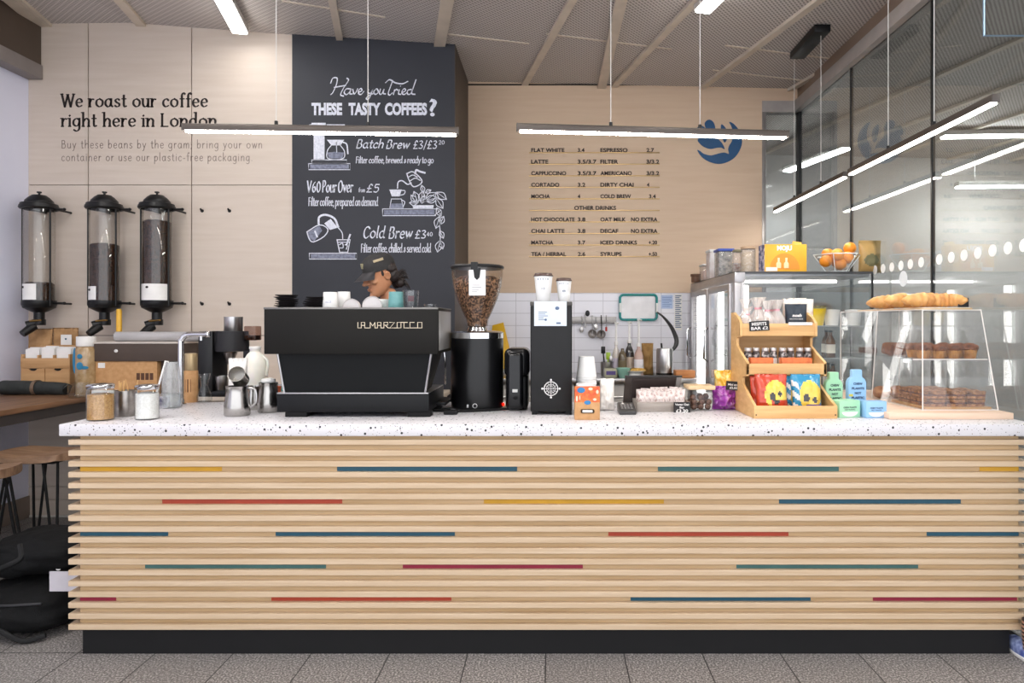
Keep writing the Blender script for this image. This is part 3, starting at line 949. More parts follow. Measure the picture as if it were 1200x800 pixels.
letter(b, 'Over', PX(396, yK), PX(413.5, yK), PZ(225, yK), 8.2 * s, yK, 1.7 * s, .7 * s, .8, .1)
letter(b, 'from', PX(420, yK), PX(427.5, yK), PZ(225, yK), 3 * s, yK, .6 * s, .5 * s, .8, .2)
letter(b, '£5', PX(429, yK), PX(444, yK), PZ(225, yK), 6 * s, yK, 1.4 * s, .7 * s, .8, .15)
letter(b, 'Filter coffee, prepared on demand', PX(361.5, yK), PX(443, yK), PZ(241, yK), 6.0 * s, yK, 1.0 * s, .6 * s, .4, .05, False, .06, .4)
part('drink_entry', b, CH, t, 'handwritten chalk drink and price')
b = B()
letter(b, 'Cold', PX(425, yK), PX(450.5, yK), PZ(278.6, yK), 8 * s, yK, 1.8 * s, .8 * s, .8, .2)
letter(b, 'Brew', PX(455, yK), PX(482.5, yK), PZ(279, yK), 8 * s, yK, 1.8 * s, .8 * s, .8, .2)
letter(b, '£3', PX(486, yK), PX(499, yK), PZ(279, yK), 6 * s, yK, 1.5 * s, .8 * s, .8, .1)
letter(b, '40', PX(500, yK), PX(507, yK), PZ(276.5, yK), 3 * s, yK, .8 * s, .6 * s)
letter(b, 'Filter coffee, chilled & served cold', PX(423, yK), PX(505, yK), PZ(295.5, yK), 6.0 * s, yK, 1.0 * s, .6 * s, .4, .05, False, .06, .4)
part('drink_entry', b, CH, t, 'handwritten chalk drink and price')
# drawings
LW = 1.0 * s
def line(b, pts, w=LW, sm=5): b.ribbon(pts, w, w, MK, sm)
def rect(b, f, x0, y0, x1, y1, w=LW): line(b, f([(x0, y0), (x1, y0), (x1, y1), (x0, y1), (x0, y0)]), w, 0)
def leaf(b, x0, y0, x1, y1, k=.28):
    dx, dy = x1 - x0, y1 - y0
    l = [(x0, y0), (x0 + dx * .5 - dy * k, y0 + dy * .5 + dx * k), (x1, y1)]
    r = [(x0, y0), (x0 + dx * .5 + dy * k, y0 + dy * .5 - dx * k), (x1, y1)]
    line(b, c2p(l), LW * .9); line(b, c2p(r), LW * .9); line(b, c2p([(x0, y0), (x1, y1)]), LW * .6, 0)
b = B()                                                    # batch brewer
rect(b, c2p, 130, 70, 422, 112); rect(b, c2p, 152, 44, 398, 69)
b.flat(c1p([(165, 530), (242, 530), (242, 765), (165, 765)]), MK)
b.flat(c1p([(150, 503), (250, 503), (250, 526), (150, 526)]), MK); b.flat(c1p([(256, 514), (384, 514), (390, 545), (256, 545)]), MK)
line(b, c1p([(150, 515), (134, 518), (134, 545), (150, 545)]), LW, 0)
b.flat(c1p([(258, 622), (380, 622), (355, 662), (290, 662)]), MK)
line(b, c1p([(290, 660), (262, 700), (268, 755), (370, 755), (382, 705), (352, 660)]))
line(b, c1p([(372, 640), (398, 655), (406, 720)]), LW * 1.6)
line(b, c1p([(325, 640), (328, 710)]), LW, 0)
part('brewer_drawing', b, CH, t, 'chalk drawing of a batch brewer')
b = B()
b.flat(c1p([(262, 712), (320, 706), (380, 712), (366, 753), (272, 753)]), MK)
b.flat(c2p([(140, 76), (412, 76), (412, 106), (140, 106)]), MK)
b.flat(c2p([(660, 396), (1015, 396), (1015, 428), (660, 428)]), MK)
b.flat(c2p([(145, 706), (458, 706), (458, 734), (145, 734)]), MK)
b.flat(c2p([(712, 350), (786, 350), (794, 382), (702, 382)]), MK)
b.flat(c2p([(122, 552), (205, 505), (225, 540), (170, 615), (138, 598)]), MK)
b.bm.verts.ensure_lookup_table()
for v in b.bm.verts: v.co.y += .0008
part('smudged_shading', b, CHD, t, 'dull smudged chalk shading')
b = B()                                                    # pour over with kettle
rect(b, c2p, 650, 388, 1025, 435)
line(b, c2p([(755, 242), (760, 200), (788, 190), (825, 215), (852, 205)]), LW * 1.4)
line(b, c2p([(820, 140), (865, 128), (922, 180), (918, 212), (868, 232), (838, 190), (820, 140)]), LW * 1.3)
line(b, c2p([(832, 165), (862, 150), (895, 165)])); line(b, c2p([(842, 192), (880, 172), (915, 188)]))
line(b, c2p([(880, 142), (886, 115), (912, 125), (948, 135)]), LW * 2.2)
b.flat(c2p([(697, 252), (785, 252), (770, 300), (715, 300)]), MK)
line(b, c2p([(785, 258), (808, 262), (800, 285), (772, 292)]))
line(b, c2p([(712, 318), (782, 318), (796, 385), (700, 385), (712, 318)]), LW, 0)
line(b, c2p([(785, 325), (806, 340), (795, 372)]))
part('pour_over_drawing', b, CH, t, 'chalk drawing of a kettle and pour over dripper')
b = B()                                                    # trailing plant
b.flat(c2p([(860, 362), (1010, 362), (1005, 388), (866, 388)]), MK)
for q in ((895, 350, 838, 345), (888, 345, 850, 290), (900, 345, 870, 265), (920, 345, 930, 262), (925, 350, 940, 295), (948, 335, 1030, 272), (945, 330, 1040, 310), (940, 272, 925, 222), (950, 275, 990, 255),
          (1030, 270, 1100, 322), (1025, 310, 1075, 385), (1050, 440, 1025, 525), (1052, 500, 1080, 440), (1052, 540, 1078, 595), (1052, 610, 1036, 692), (1056, 610, 1074, 670), (1030, 380, 1062, 440)):
    leaf(b, *q)
line(b, c2p([(1012, 436), (1062, 400), (1050, 480), (1056, 560), (1054, 640)]))
part('plant_drawing', b, CH, t, 'chalk drawing of a trailing plant')
b = B()                                                    # cold brew
rect(b, c2p, 135, 700, 468, 740)
line(b, c2p([(118, 550), (205, 500), (265, 530), (240, 580), (165, 620), (135, 600), (118, 550)]), LW * 1.2, 3)
b.flat(c2p([(240, 490), (285, 458), (335, 520), (280, 536)]), MK)
line(b, c2p([(200, 492), (205, 445), (250, 430), (310, 455), (338, 515)]), LW * 2.4)
line(b, c2p([(338, 520), (365, 555), (370, 598)])); line(b, c2p([(175, 545), (190, 585)]), LW * 2, 0)
line(b, c2p([(330, 605), (422, 605), (405, 692), (348, 692), (330, 605)]), LW * 1.3, 0)
line(b, c2p([(335, 622), (418, 622)]), LW, 0); line(b, c2p([(345, 640), (368, 630), (372, 660), (348, 662)]), LW); line(b, c2p([(385, 640), (402, 645), (395, 672)]), LW)
line(b, c2p([(422, 568), (398, 636)]), LW * 2, 0)
part('cold_brew_drawing', b, CH, t, 'chalk drawing of a jug pouring into a cup')

# ================================================================== counter
t = thing('service_counter', 'long service counter clad in stacked birch battens with coloured inlays', 'counter', (0, .35, 0))
YF = -.037
XL, XR = -2.202, 2.178
RL, RR = -2.163, 2.130
CB = .80            # back of the counter
PER, ZB = .0494, .125
b = B()
for i in range(18):
    z = ZB + i * PER
    b.box(XL, XR, YF, CB, z, z + .0247, .0015, 1)
part('batten_cladding', b, m_slat(), t, 'stacked pale birch battens')
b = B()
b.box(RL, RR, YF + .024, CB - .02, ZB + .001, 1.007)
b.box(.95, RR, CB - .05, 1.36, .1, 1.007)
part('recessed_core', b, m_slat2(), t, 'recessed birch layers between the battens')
b = B(); b.box(PX(97, 0), 2.098, 0, CB - .05, 0.0, ZB + .003)
part('plinth', b, mat('black_plinth', '141416', 0.55, spec=.3), t, 'black plinth')
TEAL, TGRN, YEL, RED, CRI = (mat(n, c, 0.5) for n, c in (('inlay_teal', '1D566C'), ('inlay_green_teal', '426F6D'), ('inlay_yellow', 'D3A228'), ('inlay_red', 'B4452C'), ('inlay_crimson', '96203E')))
for row, x0, x1, m, nm in ((14, 92, 260, YEL, 'yellow'), (14, 395, 606, TEAL, 'teal'), (14, 771, 983, TGRN, 'green teal'), (14, 1148, 1195, YEL, 'yellow'),
                           (11, 190, 401, RED, 'red'), (11, 567, 778, YEL, 'yellow'), (11, 913, 1126, TEAL, 'teal'),
                           (8, 92, 197, TEAL, 'teal'), (8, 323, 533, TEAL, 'teal'), (8, 713, 924, RED, 'red'), (8, 1086, 1194, TEAL, 'teal'),
                           (5, 170, 382, TGRN, 'green teal'), (5, 472, 683, CRI, 'crimson'), (5, 863, 1076, TGRN, 'green teal'),
                           (2, 91, 136, CRI, 'crimson'), (2, 318, 529, RED, 'red'), (2, 739, 950, TEAL, 'teal'), (2, 1023, 1192, CRI, 'crimson')):
    z = ZB + row * PER + .0247
    yi = YF + .0225
    b = B(); b.box(max(PX(x0, yi), RL), min(PX(x1, yi), RR), yi, yi + .02, z + .0004, z + .0243)
    part('inlay_strip', b, m, t, '%s inlay strip' % nm)
b = B()
b.box(-2.235, 2.20, -.05, CB + .02, 1.007, TOP, .004)
b.box(.95, 2.20, CB - .01, 1.38, 1.0072, TOP - .0002, .004)
part('worktop', b, node_mat('white_terrazzo', terrazzo), t, 'white speckled terrazzo worktop')

# ================================================================== left-hand table, bench, stools, bags
t = thing('bar_table', 'tall walnut bar table with black frame along the left wall', 'table', (-3.65, 1.0, 0))
b = B(); b.box(LX + .02, -3.27, -1.2, YC - .03, .965, 1.0, .005)
part('tabletop', b, m_wood(), t)
b = B()
b.box(-3.30, -3.285, -1.18, YC - .05, .90, .965); b.box(LX + .05, LX + .065, -1.18, YC - .05, .90, .965)
b.box(LX + .05, -3.285, -1.18, -1.165, .90, .965)
part('apron', b, mat('dark_grey_frame', '3E3A3A', 0.5), t)
for x in (LX + .09, -3.33):
    for y in ((-1.12, 2.06) if x > -3.5 else (-1.12,)):
        b = B(); b.box(x - .025, x + .025, y - .025, y + .025, 0, .965, .003)
        part('leg', b, mat('dark_grey_frame', '3E3A3A', 0.5), t)

t = thing('rear_bench', 'narrow pale bench along the rear plywood behind the counter', 'bench', (-2.0, 1.95, 0))
b = B(); b.box(-3.265, -.80, 1.70, YC - .016, .965, 1.0, .004)
part('benchtop', b, mat('bench_laminate', 'D9C9B8', 0.5), t)
for x in (-3.22, -2.03, -.84):
    b = B(); b.box(x - .018, x + .018, 1.74, YC - .03, 0, .965)
    part('side_panel', b, mat('bench_laminate', 'D9C9B8', 0.5), t)

def stool(loc, label):
    t = thing('bar_stool', label, 'stool', (0, 0, 0), 'walnut stools at the bar table')
    b = B()
    bm = bmesh.new()
    bmesh.ops.create_grid(bm, x_segments=24, y_segments=18, size=1.0)
    top = {}
    out = []
    for sgn in (0, 1):
        for v in bm.verts:
            u, w = v.co.x, v.co.y
            k = max(abs(u), abs(w))
            r = math.hypot(u, w)
            f = k / r if r > 1e-6 else 0
            f = f * .75 + .25
            x, y = u * f * .235, w * f * .205
            rim = (abs(u) ** 4 + abs(w) ** 4)
            z = .742 - .018 * (1 - abs(u)) * (1 - w * w * .3) + .012 * abs(u) ** 2 - .006 * rim + .012 * math.exp(-(x / .03) ** 2) * max(0, -w) if sgn else .690 + .010 * rim
            out.append((x, y, z))
    faces = [[v.index for v in fc.verts] for fc in bm.faces]
    n = len(bm.verts)
    bd = [e for e in bm.edges if len(e.link_faces) == 1]
    F = [list(reversed(q)) for q in faces] + [[i + n for i in q] for q in faces] + [[e.verts[0].index, e.verts[1].index, e.verts[1].index + n, e.verts[0].index + n] for e in bd]
    me = bpy.data.meshes.new('t'); me.from_pydata(out, [], F); bm.free()
    b.mesh(me); bmesh.ops.recalc_face_normals(b.bm, faces=b.bm.faces)
    part('seat', b, mat('stool_walnut', '9A7B62', 0.5, c2='775A45', scale=5, stretch=(1, 8, 4)), t, angle=50)
    for sx, sy in ((1, 1), (-1, 1), (1, -1), (-1, -1)):
        b = B()
        b.tube([(sx * .15, sy * .10, .695), (sx * .205, sy * .185, .012), (sx * .20, sy * .175, .004), (sx * .19, sy * .17, .012), (sx * .095, sy * .145, .695)], .0075, 8)
        part('leg', b, m_blackm(), t, 'black steel hairpin leg')
    b = B(); b.box(-.16, .16, -.15, .15, .688, .694)
    part('seat_plate', b, m_blackm(), t)
    return t
st = stool(None, 'walnut saddle stool nearer the counter end, at the bar table')
st.location = (-3.10, 1.03, 0)
dup(st, (-3.13, .50, 0), .1, 'walnut saddle stool cut by the picture edge, in front of the other stool')

def soft_bag(name, c, r, m, label, seed, sq=2.6, nz=.10):
    t = thing(name, label, 'bag', (c[0], c[1], c[2] - r[2]))
    b = B()
    bm = bmesh.new(); bmesh.ops.create_uvsphere(bm, u_segments=48, v_segments=32, radius=1)
    for v in bm.verts:
        q = v.co
        k = (abs(q.x) ** sq + abs(q.y) ** sq + abs(q.z) ** sq) ** (-1 / sq)
        p = q * k
        d = 1 + nz * mnoise.noise(p * 2.2 + Vector((seed, 0, 0))) + nz * .4 * mnoise.noise(p * 6 + Vector((0, seed, 0)))
        v.co = Vector((c[0] + p.x * r[0] * d, c[1] + p.y * r[1] * d, c[2] + max(-1, p.z * (d if p.z > 0 else 1)) * r[2]))
    b._merge(bm)
    part('body', b, m, t, angle=70)
    return t
BAGM = mat('black_nylon', '0D0D0F', 0.8, c2='070708', scale=40, bump=.25, bscale=180, spec=.25)
t = soft_bag('duffel_bag', (-2.62, .34, .115), (.262, .26, .115), BAGM, 'black duffel bag on the floor under the backpack by the counter', 1.3)
b = B(); b.tube([(-2.80, .14, .15), (-2.70, .08, .13), (-2.58, .075, .06), (-2.50, .09, .016), (-2.42, .12, .03)], .012, 8, 6)
part('strap', b, mat('black_webbing', '101012', 0.8), t)
b = B(); b.tube([(-2.76, .13, .19), (-2.62, .085, .185), (-2.44, .12, .18)], .006, 6, 6)
part('zip', b, mat('dark_zip', '2D2D31', 0.4), t)
t = soft_bag('backpack', (-2.61, .42, .342), (.25, .20, .100), BAGM, 'black backpack slumped on top of the duffel beside the counter', 7.7)
b = B(); b.tube([(-2.80, .25, .26), (-2.72, .215, .31), (-2.62, .22, .36), (-2.66, .27, .41)], .013, 8, 6)
part('strap', b, mat('black_webbing', '101012', 0.8), t)
b = B(); b.ell((-2.70, .26, .32), (.12, .05, .07), 20, 12)
part('pocket', b, BAGM, t)
b = B(); b.cyl((-2.46, .262, .30), .012, .006, 12, mtx=Matrix.Rotation(PI / 2, 4, 'X'))
part('badge', b, m_white(), t, 'small pale round badge')
b = B(); b.box(-2.41, -2.262, .130, .134, .235, .33, mtx=None)
solo('paper_sheet', b, mat('pale_paper', 'C9C4CC', 0.7), 'pale folded paper sticking out between black bag and counter', 'paper')

# striped bag and sneaker at the far right end
t = thing('sneaker', 'blue and white sneaker with striped sock at counter right end', 'shoe', (2.146, -.02, 0))
b = B(); b.prism([(2.112, -.115), (2.178, -.115), (2.186, -.02), (2.178, .09), (2.118, .09), (2.106, -.02)], 0.0, .016, axis='Z', bev=.004)
part('sole', b, m_white(), t)
b = B(); b.ell((2.146, -.015, .030), (.038, .103, .045), 20, 12, nz=.06, nsc=20)
part('upper', b, mat('blue_white_knit', 'A9B8E0', 0.7, c2='4A58A0', scale=40), t)
b = B(); b.lathe([(.024, .05), (.028, .09), (.031, .15), (.029, .19), (.022, .19)], (2.138, -.075, 0), 20)
def sock(nt, bs):
    tc = nt.nodes.new('ShaderNodeTexCoord'); s_ = nt.nodes.new('ShaderNodeSeparateXYZ'); nt.links.new(tc.outputs['Object'], s_.inputs[0])
    f = _math(nt, 'LESS_THAN', _math(nt, 'FRACT', _math(nt, 'MULTIPLY', s_.outputs[2], 55.0)), .45)
    nt.links.new(_mix(nt, f, lin('B98E78'), lin('2A2024')), bs.inputs['Base Color'])
part('sock', b, node_mat('striped_sock', sock), t, 'brown and black striped sock')
# ================================================================== bean dispensers on the plywood wall
YD = 2.04
def dispenser(px, fill_py, card, label):
    c = PX(px, YD); s = (YD - CAMY) / FPX
    z = lambda py: PZ(py, YD)
    t = thing('bean_dispenser', label, 'dispenser', (c, YD, z(376)), 'wall bean dispensers')
    r = 15.6 * s
    b = B(); b.lathe([(r, z(355)), (r, z(243)), (r - .003, z(243)), (r - .003, z(355)), (r, z(355))], (c, YD, 0), 40)
    part('tube', b, glass('dispenser_glass', 'F7F6F4', 1.2), t)
    b = B(); b.lathe([(0, z(356)), (r - .005, z(356)), (r - .005, z(fill_py) - .01), (r - .02, z(fill_py)), (0, z(fill_py) + .004)], (c, YD, 0), 40)
    b.displace(.004, 60)
    part('beans', b, m_beans(), t, 'dark roasted coffee beans')
    b = B(); b.lathe([(0, z(241)), (19.5 * s, z(241.5)), (20 * s, z(244)), (19 * s, z(245.5)), (17 * s, z(246)), (17 * s, z(242))], (c, YD, 0), 40)
    b.lathe([(19 * s, z(242)), (18.4 * s, z(239)), (14.5 * s, z(238)), (14 * s, z(235.5)), (10 * s, z(231)), (8 * s, z(229.8)), (7.5 * s, z(229)), (0, z(228.6))], (c, YD, 0), 40)
    l = part('lid', b, m_black(), t, 'black domed lid')
    b = B(); b.lathe([(0, z(230)), (1.2 * s, z(230)), (1.2 * s, z(226.6)), (2.6 * s, z(226)), (2.6 * s, z(224.6)), (0, z(224.2))], (c, YD, 0), 16)
    part('knob', b, m_black(), l)
    b = B(); b.lathe([(0, z(352)), (17 * s, z(352)), (17.2 * s, z(357)), (16.6 * s, z(358)), (16 * s, z(360.5)), (8 * s, z(365)), (5.5 * s, z(366)), (5.5 * s, z(374)), (0, z(374))], (c, YD, 0), 36)
    part('base_funnel', b, m_black(), t)
    b = B()
    for dx, ddy in ((16.2, -.03), (-16.2, -.03)):
        b.tube([(c + dx * s, YD + ddy, z(358)), (c + dx * s, YD + ddy, z(242))], .0065, 8)
    part('side_rod', b, m_black(), t)
    for py in (245.5, 355.3):
        b = B()
        b.tube([(c + 15 * s, YD, z(py)), (c + 30 * s, YD - .01, z(py))], .009, 10)
        b.ell((c + 30.5 * s, YD - .01, z(py)), .012)
        b.tube([(c + 20 * s, YD, z(py)), (c + 20 * s, YC, z(py))], .008, 8)
        b.tube([(c - 10 * s, YD, z(py)), (c - 10 * s, YC, z(py))], .008, 8)
        part('wall_bracket', b, m_black(), t)
    b = B()
    b.cyl((c, YD, z(381)), 6.5 * s, 7 * s, 20, .004)
    b.tube([(c - 2 * s, YD - .02, z(378)), (c - 9 * s, YD - .05, z(381))], 4.6 * s, 12)
    b.tube([(c - 4 * s, YD - .02, z(382)), (c - 9 * s, YD - .09, z(391))], [5.5 * s, 4 * s], 12)
    v = part('valve', b, m_black(), t)
    b = B(); b.tube([(c - 4 * s, YD - .06, z(376)), (c + 10 * s, YD - .07, z(375))], .006, 8)
    part('lever', b, mat('brass_lever', 'B08A4C', 0.3, 0.9), v, 'brass lever')
    x0, x1, y0, y1 = card
    b = B()
    n = 10
    R2 = r + .0015
    bm = b.bm
    a0 = math.asin(max(-1, min(1, x0 * s / R2))); a1 = math.asin(max(-1, min(1, x1 * s / R2)))
    vs = [(bm.verts.new((c + R2 * math.sin(a0 + (a1 - a0) * k / n), YD - R2 * math.cos(a0 + (a1 - a0) * k / n), z(y1))),
           bm.verts.new((c + R2 * math.sin(a0 + (a1 - a0) * k / n), YD - R2 * math.cos(a0 + (a1 - a0) * k / n), z(y0)))) for k in range(n + 1)]
    for p, q in zip(vs, vs[1:]): bm.faces.new((p[0], q[0], q[1], p[1]))
    cd = part('card', b, m_white(), t, 'white bean name card')
    b = B(); am = (a0 + a1) / 2
    q = Vector((c + (R2 + .001) * math.sin(am), YD - (R2 + .001) * math.cos(am), z(y0 + 4)))
    b.ell(q, (.011, .002, .009), 12, 8)
    part('card_mark', b, INK, cd)
    return t
dispenser(46, 331, (-19, 7, 333, 351.5), 'bean dispenser nearest the left wall, almost empty, wide white card')
dispenser(122.5, 286, (-14, 0.5, 336, 351.5), 'middle bean dispenser, about half full, with small white card')
dispenser(184, 259, (-17, 15, 333, 352), 'bean dispenser with the most beans, nearest the chalkboard')
# yellow tube hanging beside the middle dispenser
b = B(); c = Vector((PX(139.5, 1.97), 1.97, PZ(400.3, 1.80) + .0005))
b.lathe([(0, 0), (.0215, 0), (.0215, .005), (.019, .008), (.019, PZ(363, 1.97) - c.z - .008), (.015, PZ(362, 1.97) - c.z), (0, PZ(362, 1.97) - c.z)], c, 20)
solo('yellow_tube', b, mat('yellow_plastic', 'E9B43A', 0.4), 'yellow plastic tube standing on the dark carton below the middle dispenser', 'tube')

# ================================================================== things on the bar table and bench
zt = 1.0
t = thing('card_organiser', 'small plywood organiser with drawers full of white cards', 'organiser', (PX(55, 2.0), 2.0, zt))
Yo = 1.88
s = (Yo - CAMY) / FPX
x0, x1 = PX(24.5, Yo), PX(82, Yo)
zz = lambda py: PZ(py, Yo)
b = B()
b.box(x0, x1, Yo, Yo + .20, zt, zt + .012); b.box(x0, x0 + .012, Yo, Yo + .20, zt, zz(415)); b.box(x1 - .012, x1, Yo, Yo + .20, zt, zz(415))
b.box(x0, x1, Yo + .19, Yo + .20, zt, zz(405)); b.box(x0 + .012, x1 - .012, Yo, Yo + .19, zz(431.5), zz(430))
b.box(x0, x1, Yo - .004, Yo + .006, zz(430), zz(419.5), .002)
for f in (.34, .66):
    b.box(x0 + (x1 - x0) * f - .004, x0 + (x1 - x0) * f + .004, Yo, Yo + .19, zz(430), zz(416))
part('case', b, mat('organiser_ply', 'C99F70', 0.55, c2='BA8E5F', scale=6, stretch=(.5, 1, 5)), t)
for k, (f0, f1) in enumerate(((0, .5), (.5, 1))):
    b = B(); xa, xb = x0 + (x1 - x0) * f0 + .003, x0 + (x1 - x0) * f1 - .003
    n = 12; xm = (xa + xb) / 2; rr = .03
    arc = [(xm + rr * math.cos(PI + PI * i / n), zz(431.5) - .003 + rr * .55 * math.sin(PI + PI * i / n)) for i in range(n + 1)]
    b.prism([(xa, zt + .004), (xb, zt + .004), (xb, zz(431.5) - .003)] + list(reversed(arc)) + [(xa, zz(431.5) - .003)], Yo - .004, Yo + .006)
    d = part('drawer', b, mat('organiser_ply', 'C99F70', 0.55), t)
    b = B(); b.box(xm - rr, xm + rr, Yo + .008, Yo + .012, zz(431.5) - .03, zz(431.5))
    part('finger_hole', b, m_blackm(), d)
for k, (f0, f1, y0, y1) in enumerate(((.05, .33, 409, 420), (.38, .64, 407.5, 420), (.69, .98, 408.5, 420))):
    xa, xb = x0 + (x1 - x0) * f0, x0 + (x1 - x0) * f1
    b = B()
    for q in range(5):
        b.box(xa, xb, Yo + .02 + q * .022, Yo + .024 + q * .022, zz(428), zz(y0) + .006 * (q % 3), mtx=None)
    solo('info_cards', b, m_white(), 'white information cards in the organiser, %s slot' % ('left', 'middle', 'right')[k], 'cards', 'white cards in the plywood organiser')
# coffee bags behind
def pouch(name, x0, x1, y, z0, z1, d, m, label, cat='bag', group=None, crimp=.08, seed=0.0, mats=None, pick=None, lean=0.0, nz=.004, tie=False, yaw=0.0):
    """A filled bag: front and back skins that bulge and meet at crimped edges."""
    b = B(); bm = b.bm
    nx, ny = 22, 26
    W, H = x1 - x0, z1 - z0
    g = {}
    for side in (-1, 1):
        for i in range(nx + 1):
            for j in range(ny + 1):
                u, v = i / nx, j / ny
                e = max(0.0, (u * (1 - u) * 4)) ** .45
                f = max(0.0, min(1, (v - crimp * .2) / .25)) ** .6 * max(0.0, min(1, (1 - v - crimp) / .30)) ** .7
                k = d / 2 * e * f
                q = Vector((u * 3 + seed, v * 3, side * 2.0))
                wr = nz * mnoise.noise(q * 2.3) * (1 if 0 < i < nx and 0 < j < ny else 0)
                sx = (u - .5) * W * (1 - .05 * f * e) * (1 - .06 * math.sin(PI * v))
                zb = z0 + v * H
                edge = i in (0, nx) or j in (0, ny)
                yy = side * (k + (0 if edge else .0008)) + wr
                if crimp and v > 1 - crimp: yy += .0015 * math.sin(u * 90)
                p = Vector((sx, yy + lean * v * H, v * H))
                key = (0 if edge else side, i, j)
                if key not in g:
                    p = Matrix.Rotation(yaw, 3, 'Z') @ p
                    g[key] = bm.verts.new((p.x + (x0 + x1) / 2, p.y + y, p.z + z0))
    for side in (-1, 1):
        G = lambda i, j: g[(0 if (i in (0, nx) or j in (0, ny)) else side, i, j)]
        for i in range(nx):
            for j in range(ny):
                q = (G(i, j), G(i + 1, j), G(i + 1, j + 1), G(i, j + 1))
                fc = bm.faces.new(q if side < 0 else tuple(reversed(q)))
                if pick and side < 0: fc.material_index = pick((i + .5) / nx, (j + .5) / ny)
    return b
BROWN = mat('brown_paper', 'B88F62', 0.7, c2='A67D52', scale=20)
for k, (xa, xb, top) in enumerate(((33, 62, 385), (62, 92, 384))):
    b = pouch('', PX(xa, 2.135), PX(xb, 2.135), 2.135, zt + .002, PZ(top, 2.135), .085, None, '', seed=k)
    bag = solo('coffee_bag', b, BROWN, ('brown paper coffee bag behind the organiser, nearer the left wall', 'brown paper coffee bag with white label behind the organiser')[k], 'bag', 'brown bags behind the organiser')
    if k == 1:
        b = B(); b.box(PX(70.5, 2.07), PX(83, 2.07), 2.076, 2.080, PZ(410, 2.07), PZ(392, 2.07))
        o = part('front_label', b, m_white(), bag, 'white label')
        b = B(); b.ell(P(77, 397, 2.074), (.008, .002, .007), 10, 6); part('label_mark', b, TEAL, o)
# rolled black tool case on the table
c = P(40, 452, 1.80)
t = thing('rolled_case', 'black rolled fabric case tied with a strap on the bar table', 'case', (c.x, c.y, zt))
b = B(); b.tube([(c.x - .24, c.y, zt + .052), (c.x - .20, c.y, zt + .052), (c.x - .04, c.y, zt + .050), (c.x + .1, c.y, zt + .047), (c.x + .225, c.y, zt + .04), (c.x + .235, c.y, zt + .04)], [.045, .052, .05, .047, .045, .036], 20, 4)
b.displace(.004, 18)
part('roll', b, mat('charcoal_canvas', '2E3130', 0.8, c2='232625', scale=20), t)
b = B(); b.lathe([(.053, -.012), (.056, -.012), (.056, .012), (.053, .012), (.053, -.012)], (c.x + .02, c.y, zt + .05), 24, Matrix.Rotation(PI / 2, 4, 'Y'))
part('strap', b, mat('brown_strap', '6F5A48', 0.6), t, 'brown strap')
# glass dish and papers
c = P(92, 460, 1.62)
b = B(); b.open_cup((c.x, c.y, zt), .062, .068, .10, .004, 32)
t = solo('glass_dish', b, m_glass(), 'short clear glass dish at the inner end of the bar table', 'glass')
b = B(); b.box(PX(107, 1.75), PX(137, 1.75), 1.75, 1.90, zt + .001, zt + .035, .003)
solo('paper_stack', b, m_white(), 'flat stack of white papers on bench before the cardboard box', 'papers')
# jar with figure label
c = P(101, 446, 1.80); s = (1.80 - CAMY) / FPX
t = thing('labelled_jar', 'clear jar with white lid and blue label beside cardboard box', 'jar', (c.x, c.y, zt))
b = B(); b.lathe([(0, zt), (10.5 * s, zt), (11 * s, zt + .004), (11 * s, PZ(409, 1.8)), (9.5 * s, PZ(406, 1.8)), (0, PZ(406, 1.8))], (c.x, c.y, 0), 28)
part('body', b, mat('amber_filled_jar', 'B59A74', 0.15, c2='9D8059', scale=30, coat=.6), t)
b = B(); b.cyl((c.x, c.y, PZ(405.5, 1.8)), 10 * s, 11.5 * s, 28, .004)
part('lid', b, m_white(), t, 'white screw lid')
b = B()
for px_, pz_, rx, rz in ((-8, 422, 2.6, 15), (0, 428, 4, 4.5), (4, 430, 6, 2), (0, 417, 3.2, 3)):
    a = math.asin(max(-.95, min(.95, px_ / 11)))
    b.ell((c.x + 11.1 * s * math.sin(a), c.y - 11.1 * s * math.cos(a), PZ(pz_, 1.8)), (rx * s, .003, rz * s), 14, 8)
part('figure_print', b, mat('label_blue', '2D7FA8', 0.4), t, 'blue printed shapes')
# cardboard boxes
Yb = 1.80; s = (Yb - CAMY) / FPX
t = thing('cardboard_box', 'brown cardboard box on the bench under a dark flat carton', 'box', (PX(148, Yb), Yb + .13, zt))
b = B(); b.box(PX(112, Yb), PX(184, Yb), Yb, Yb + .27, zt, PZ(423.2, Yb), .003)
part('body', b, m_kraft(), t)
b = B()
for k in range(2):
    b.text('THIS WAY', 20 * s, 3.6 * s, FR(PX(160, Yb), Yb - .0008, PZ(436 + k * 5.6, Yb)), bold=.03) if False else [b.box(PX(160 + q * 5.2, Yb), PX(164 + q * 5.2, Yb), Yb - .0012, Yb + .002, PZ(440 + k * 4, Yb) - .006, PZ(437 + k * 4, Yb)) for q in range(4)]
part('printed_marks', b, mat('box_print', '5A3A28', 0.7), t, 'dark printed marks')
b = B(); b.box(PX(150, Yb), PX(158, Yb), Yb - .0014, Yb + .001, PZ(429, Yb), PZ(425, Yb)) if False else b.box(PX(115, Yb), PX(123, Yb), Yb - .0014, Yb + .001, PZ(431, Yb), PZ(425, Yb))
part('tape', b, m_white(), t, 'small white label')
t = thing('dark_carton', 'flat dark brown carton lying across the top of the cardboard box', 'box', (PX(155, Yb), Yb + .13, PZ(423, Yb)))
b = B(); b.box(PX(111, Yb), PX(216, Yb), Yb - .01, Yb + .28, PZ(423, Yb), PZ(402.5, Yb), .003)
part('body', b, mat('dark_brown_card', '4F423B', 0.7), t)
b = B(); b.box(PX(110.5, Yb), PX(216.5, Yb), Yb - .014, Yb + .284, PZ(402.5, Yb), PZ(400.3, Yb), .001)
part('lid_edge', b, mat('pale_card_edge', 'CFC6BE', 0.7), t, 'pale lid edge')
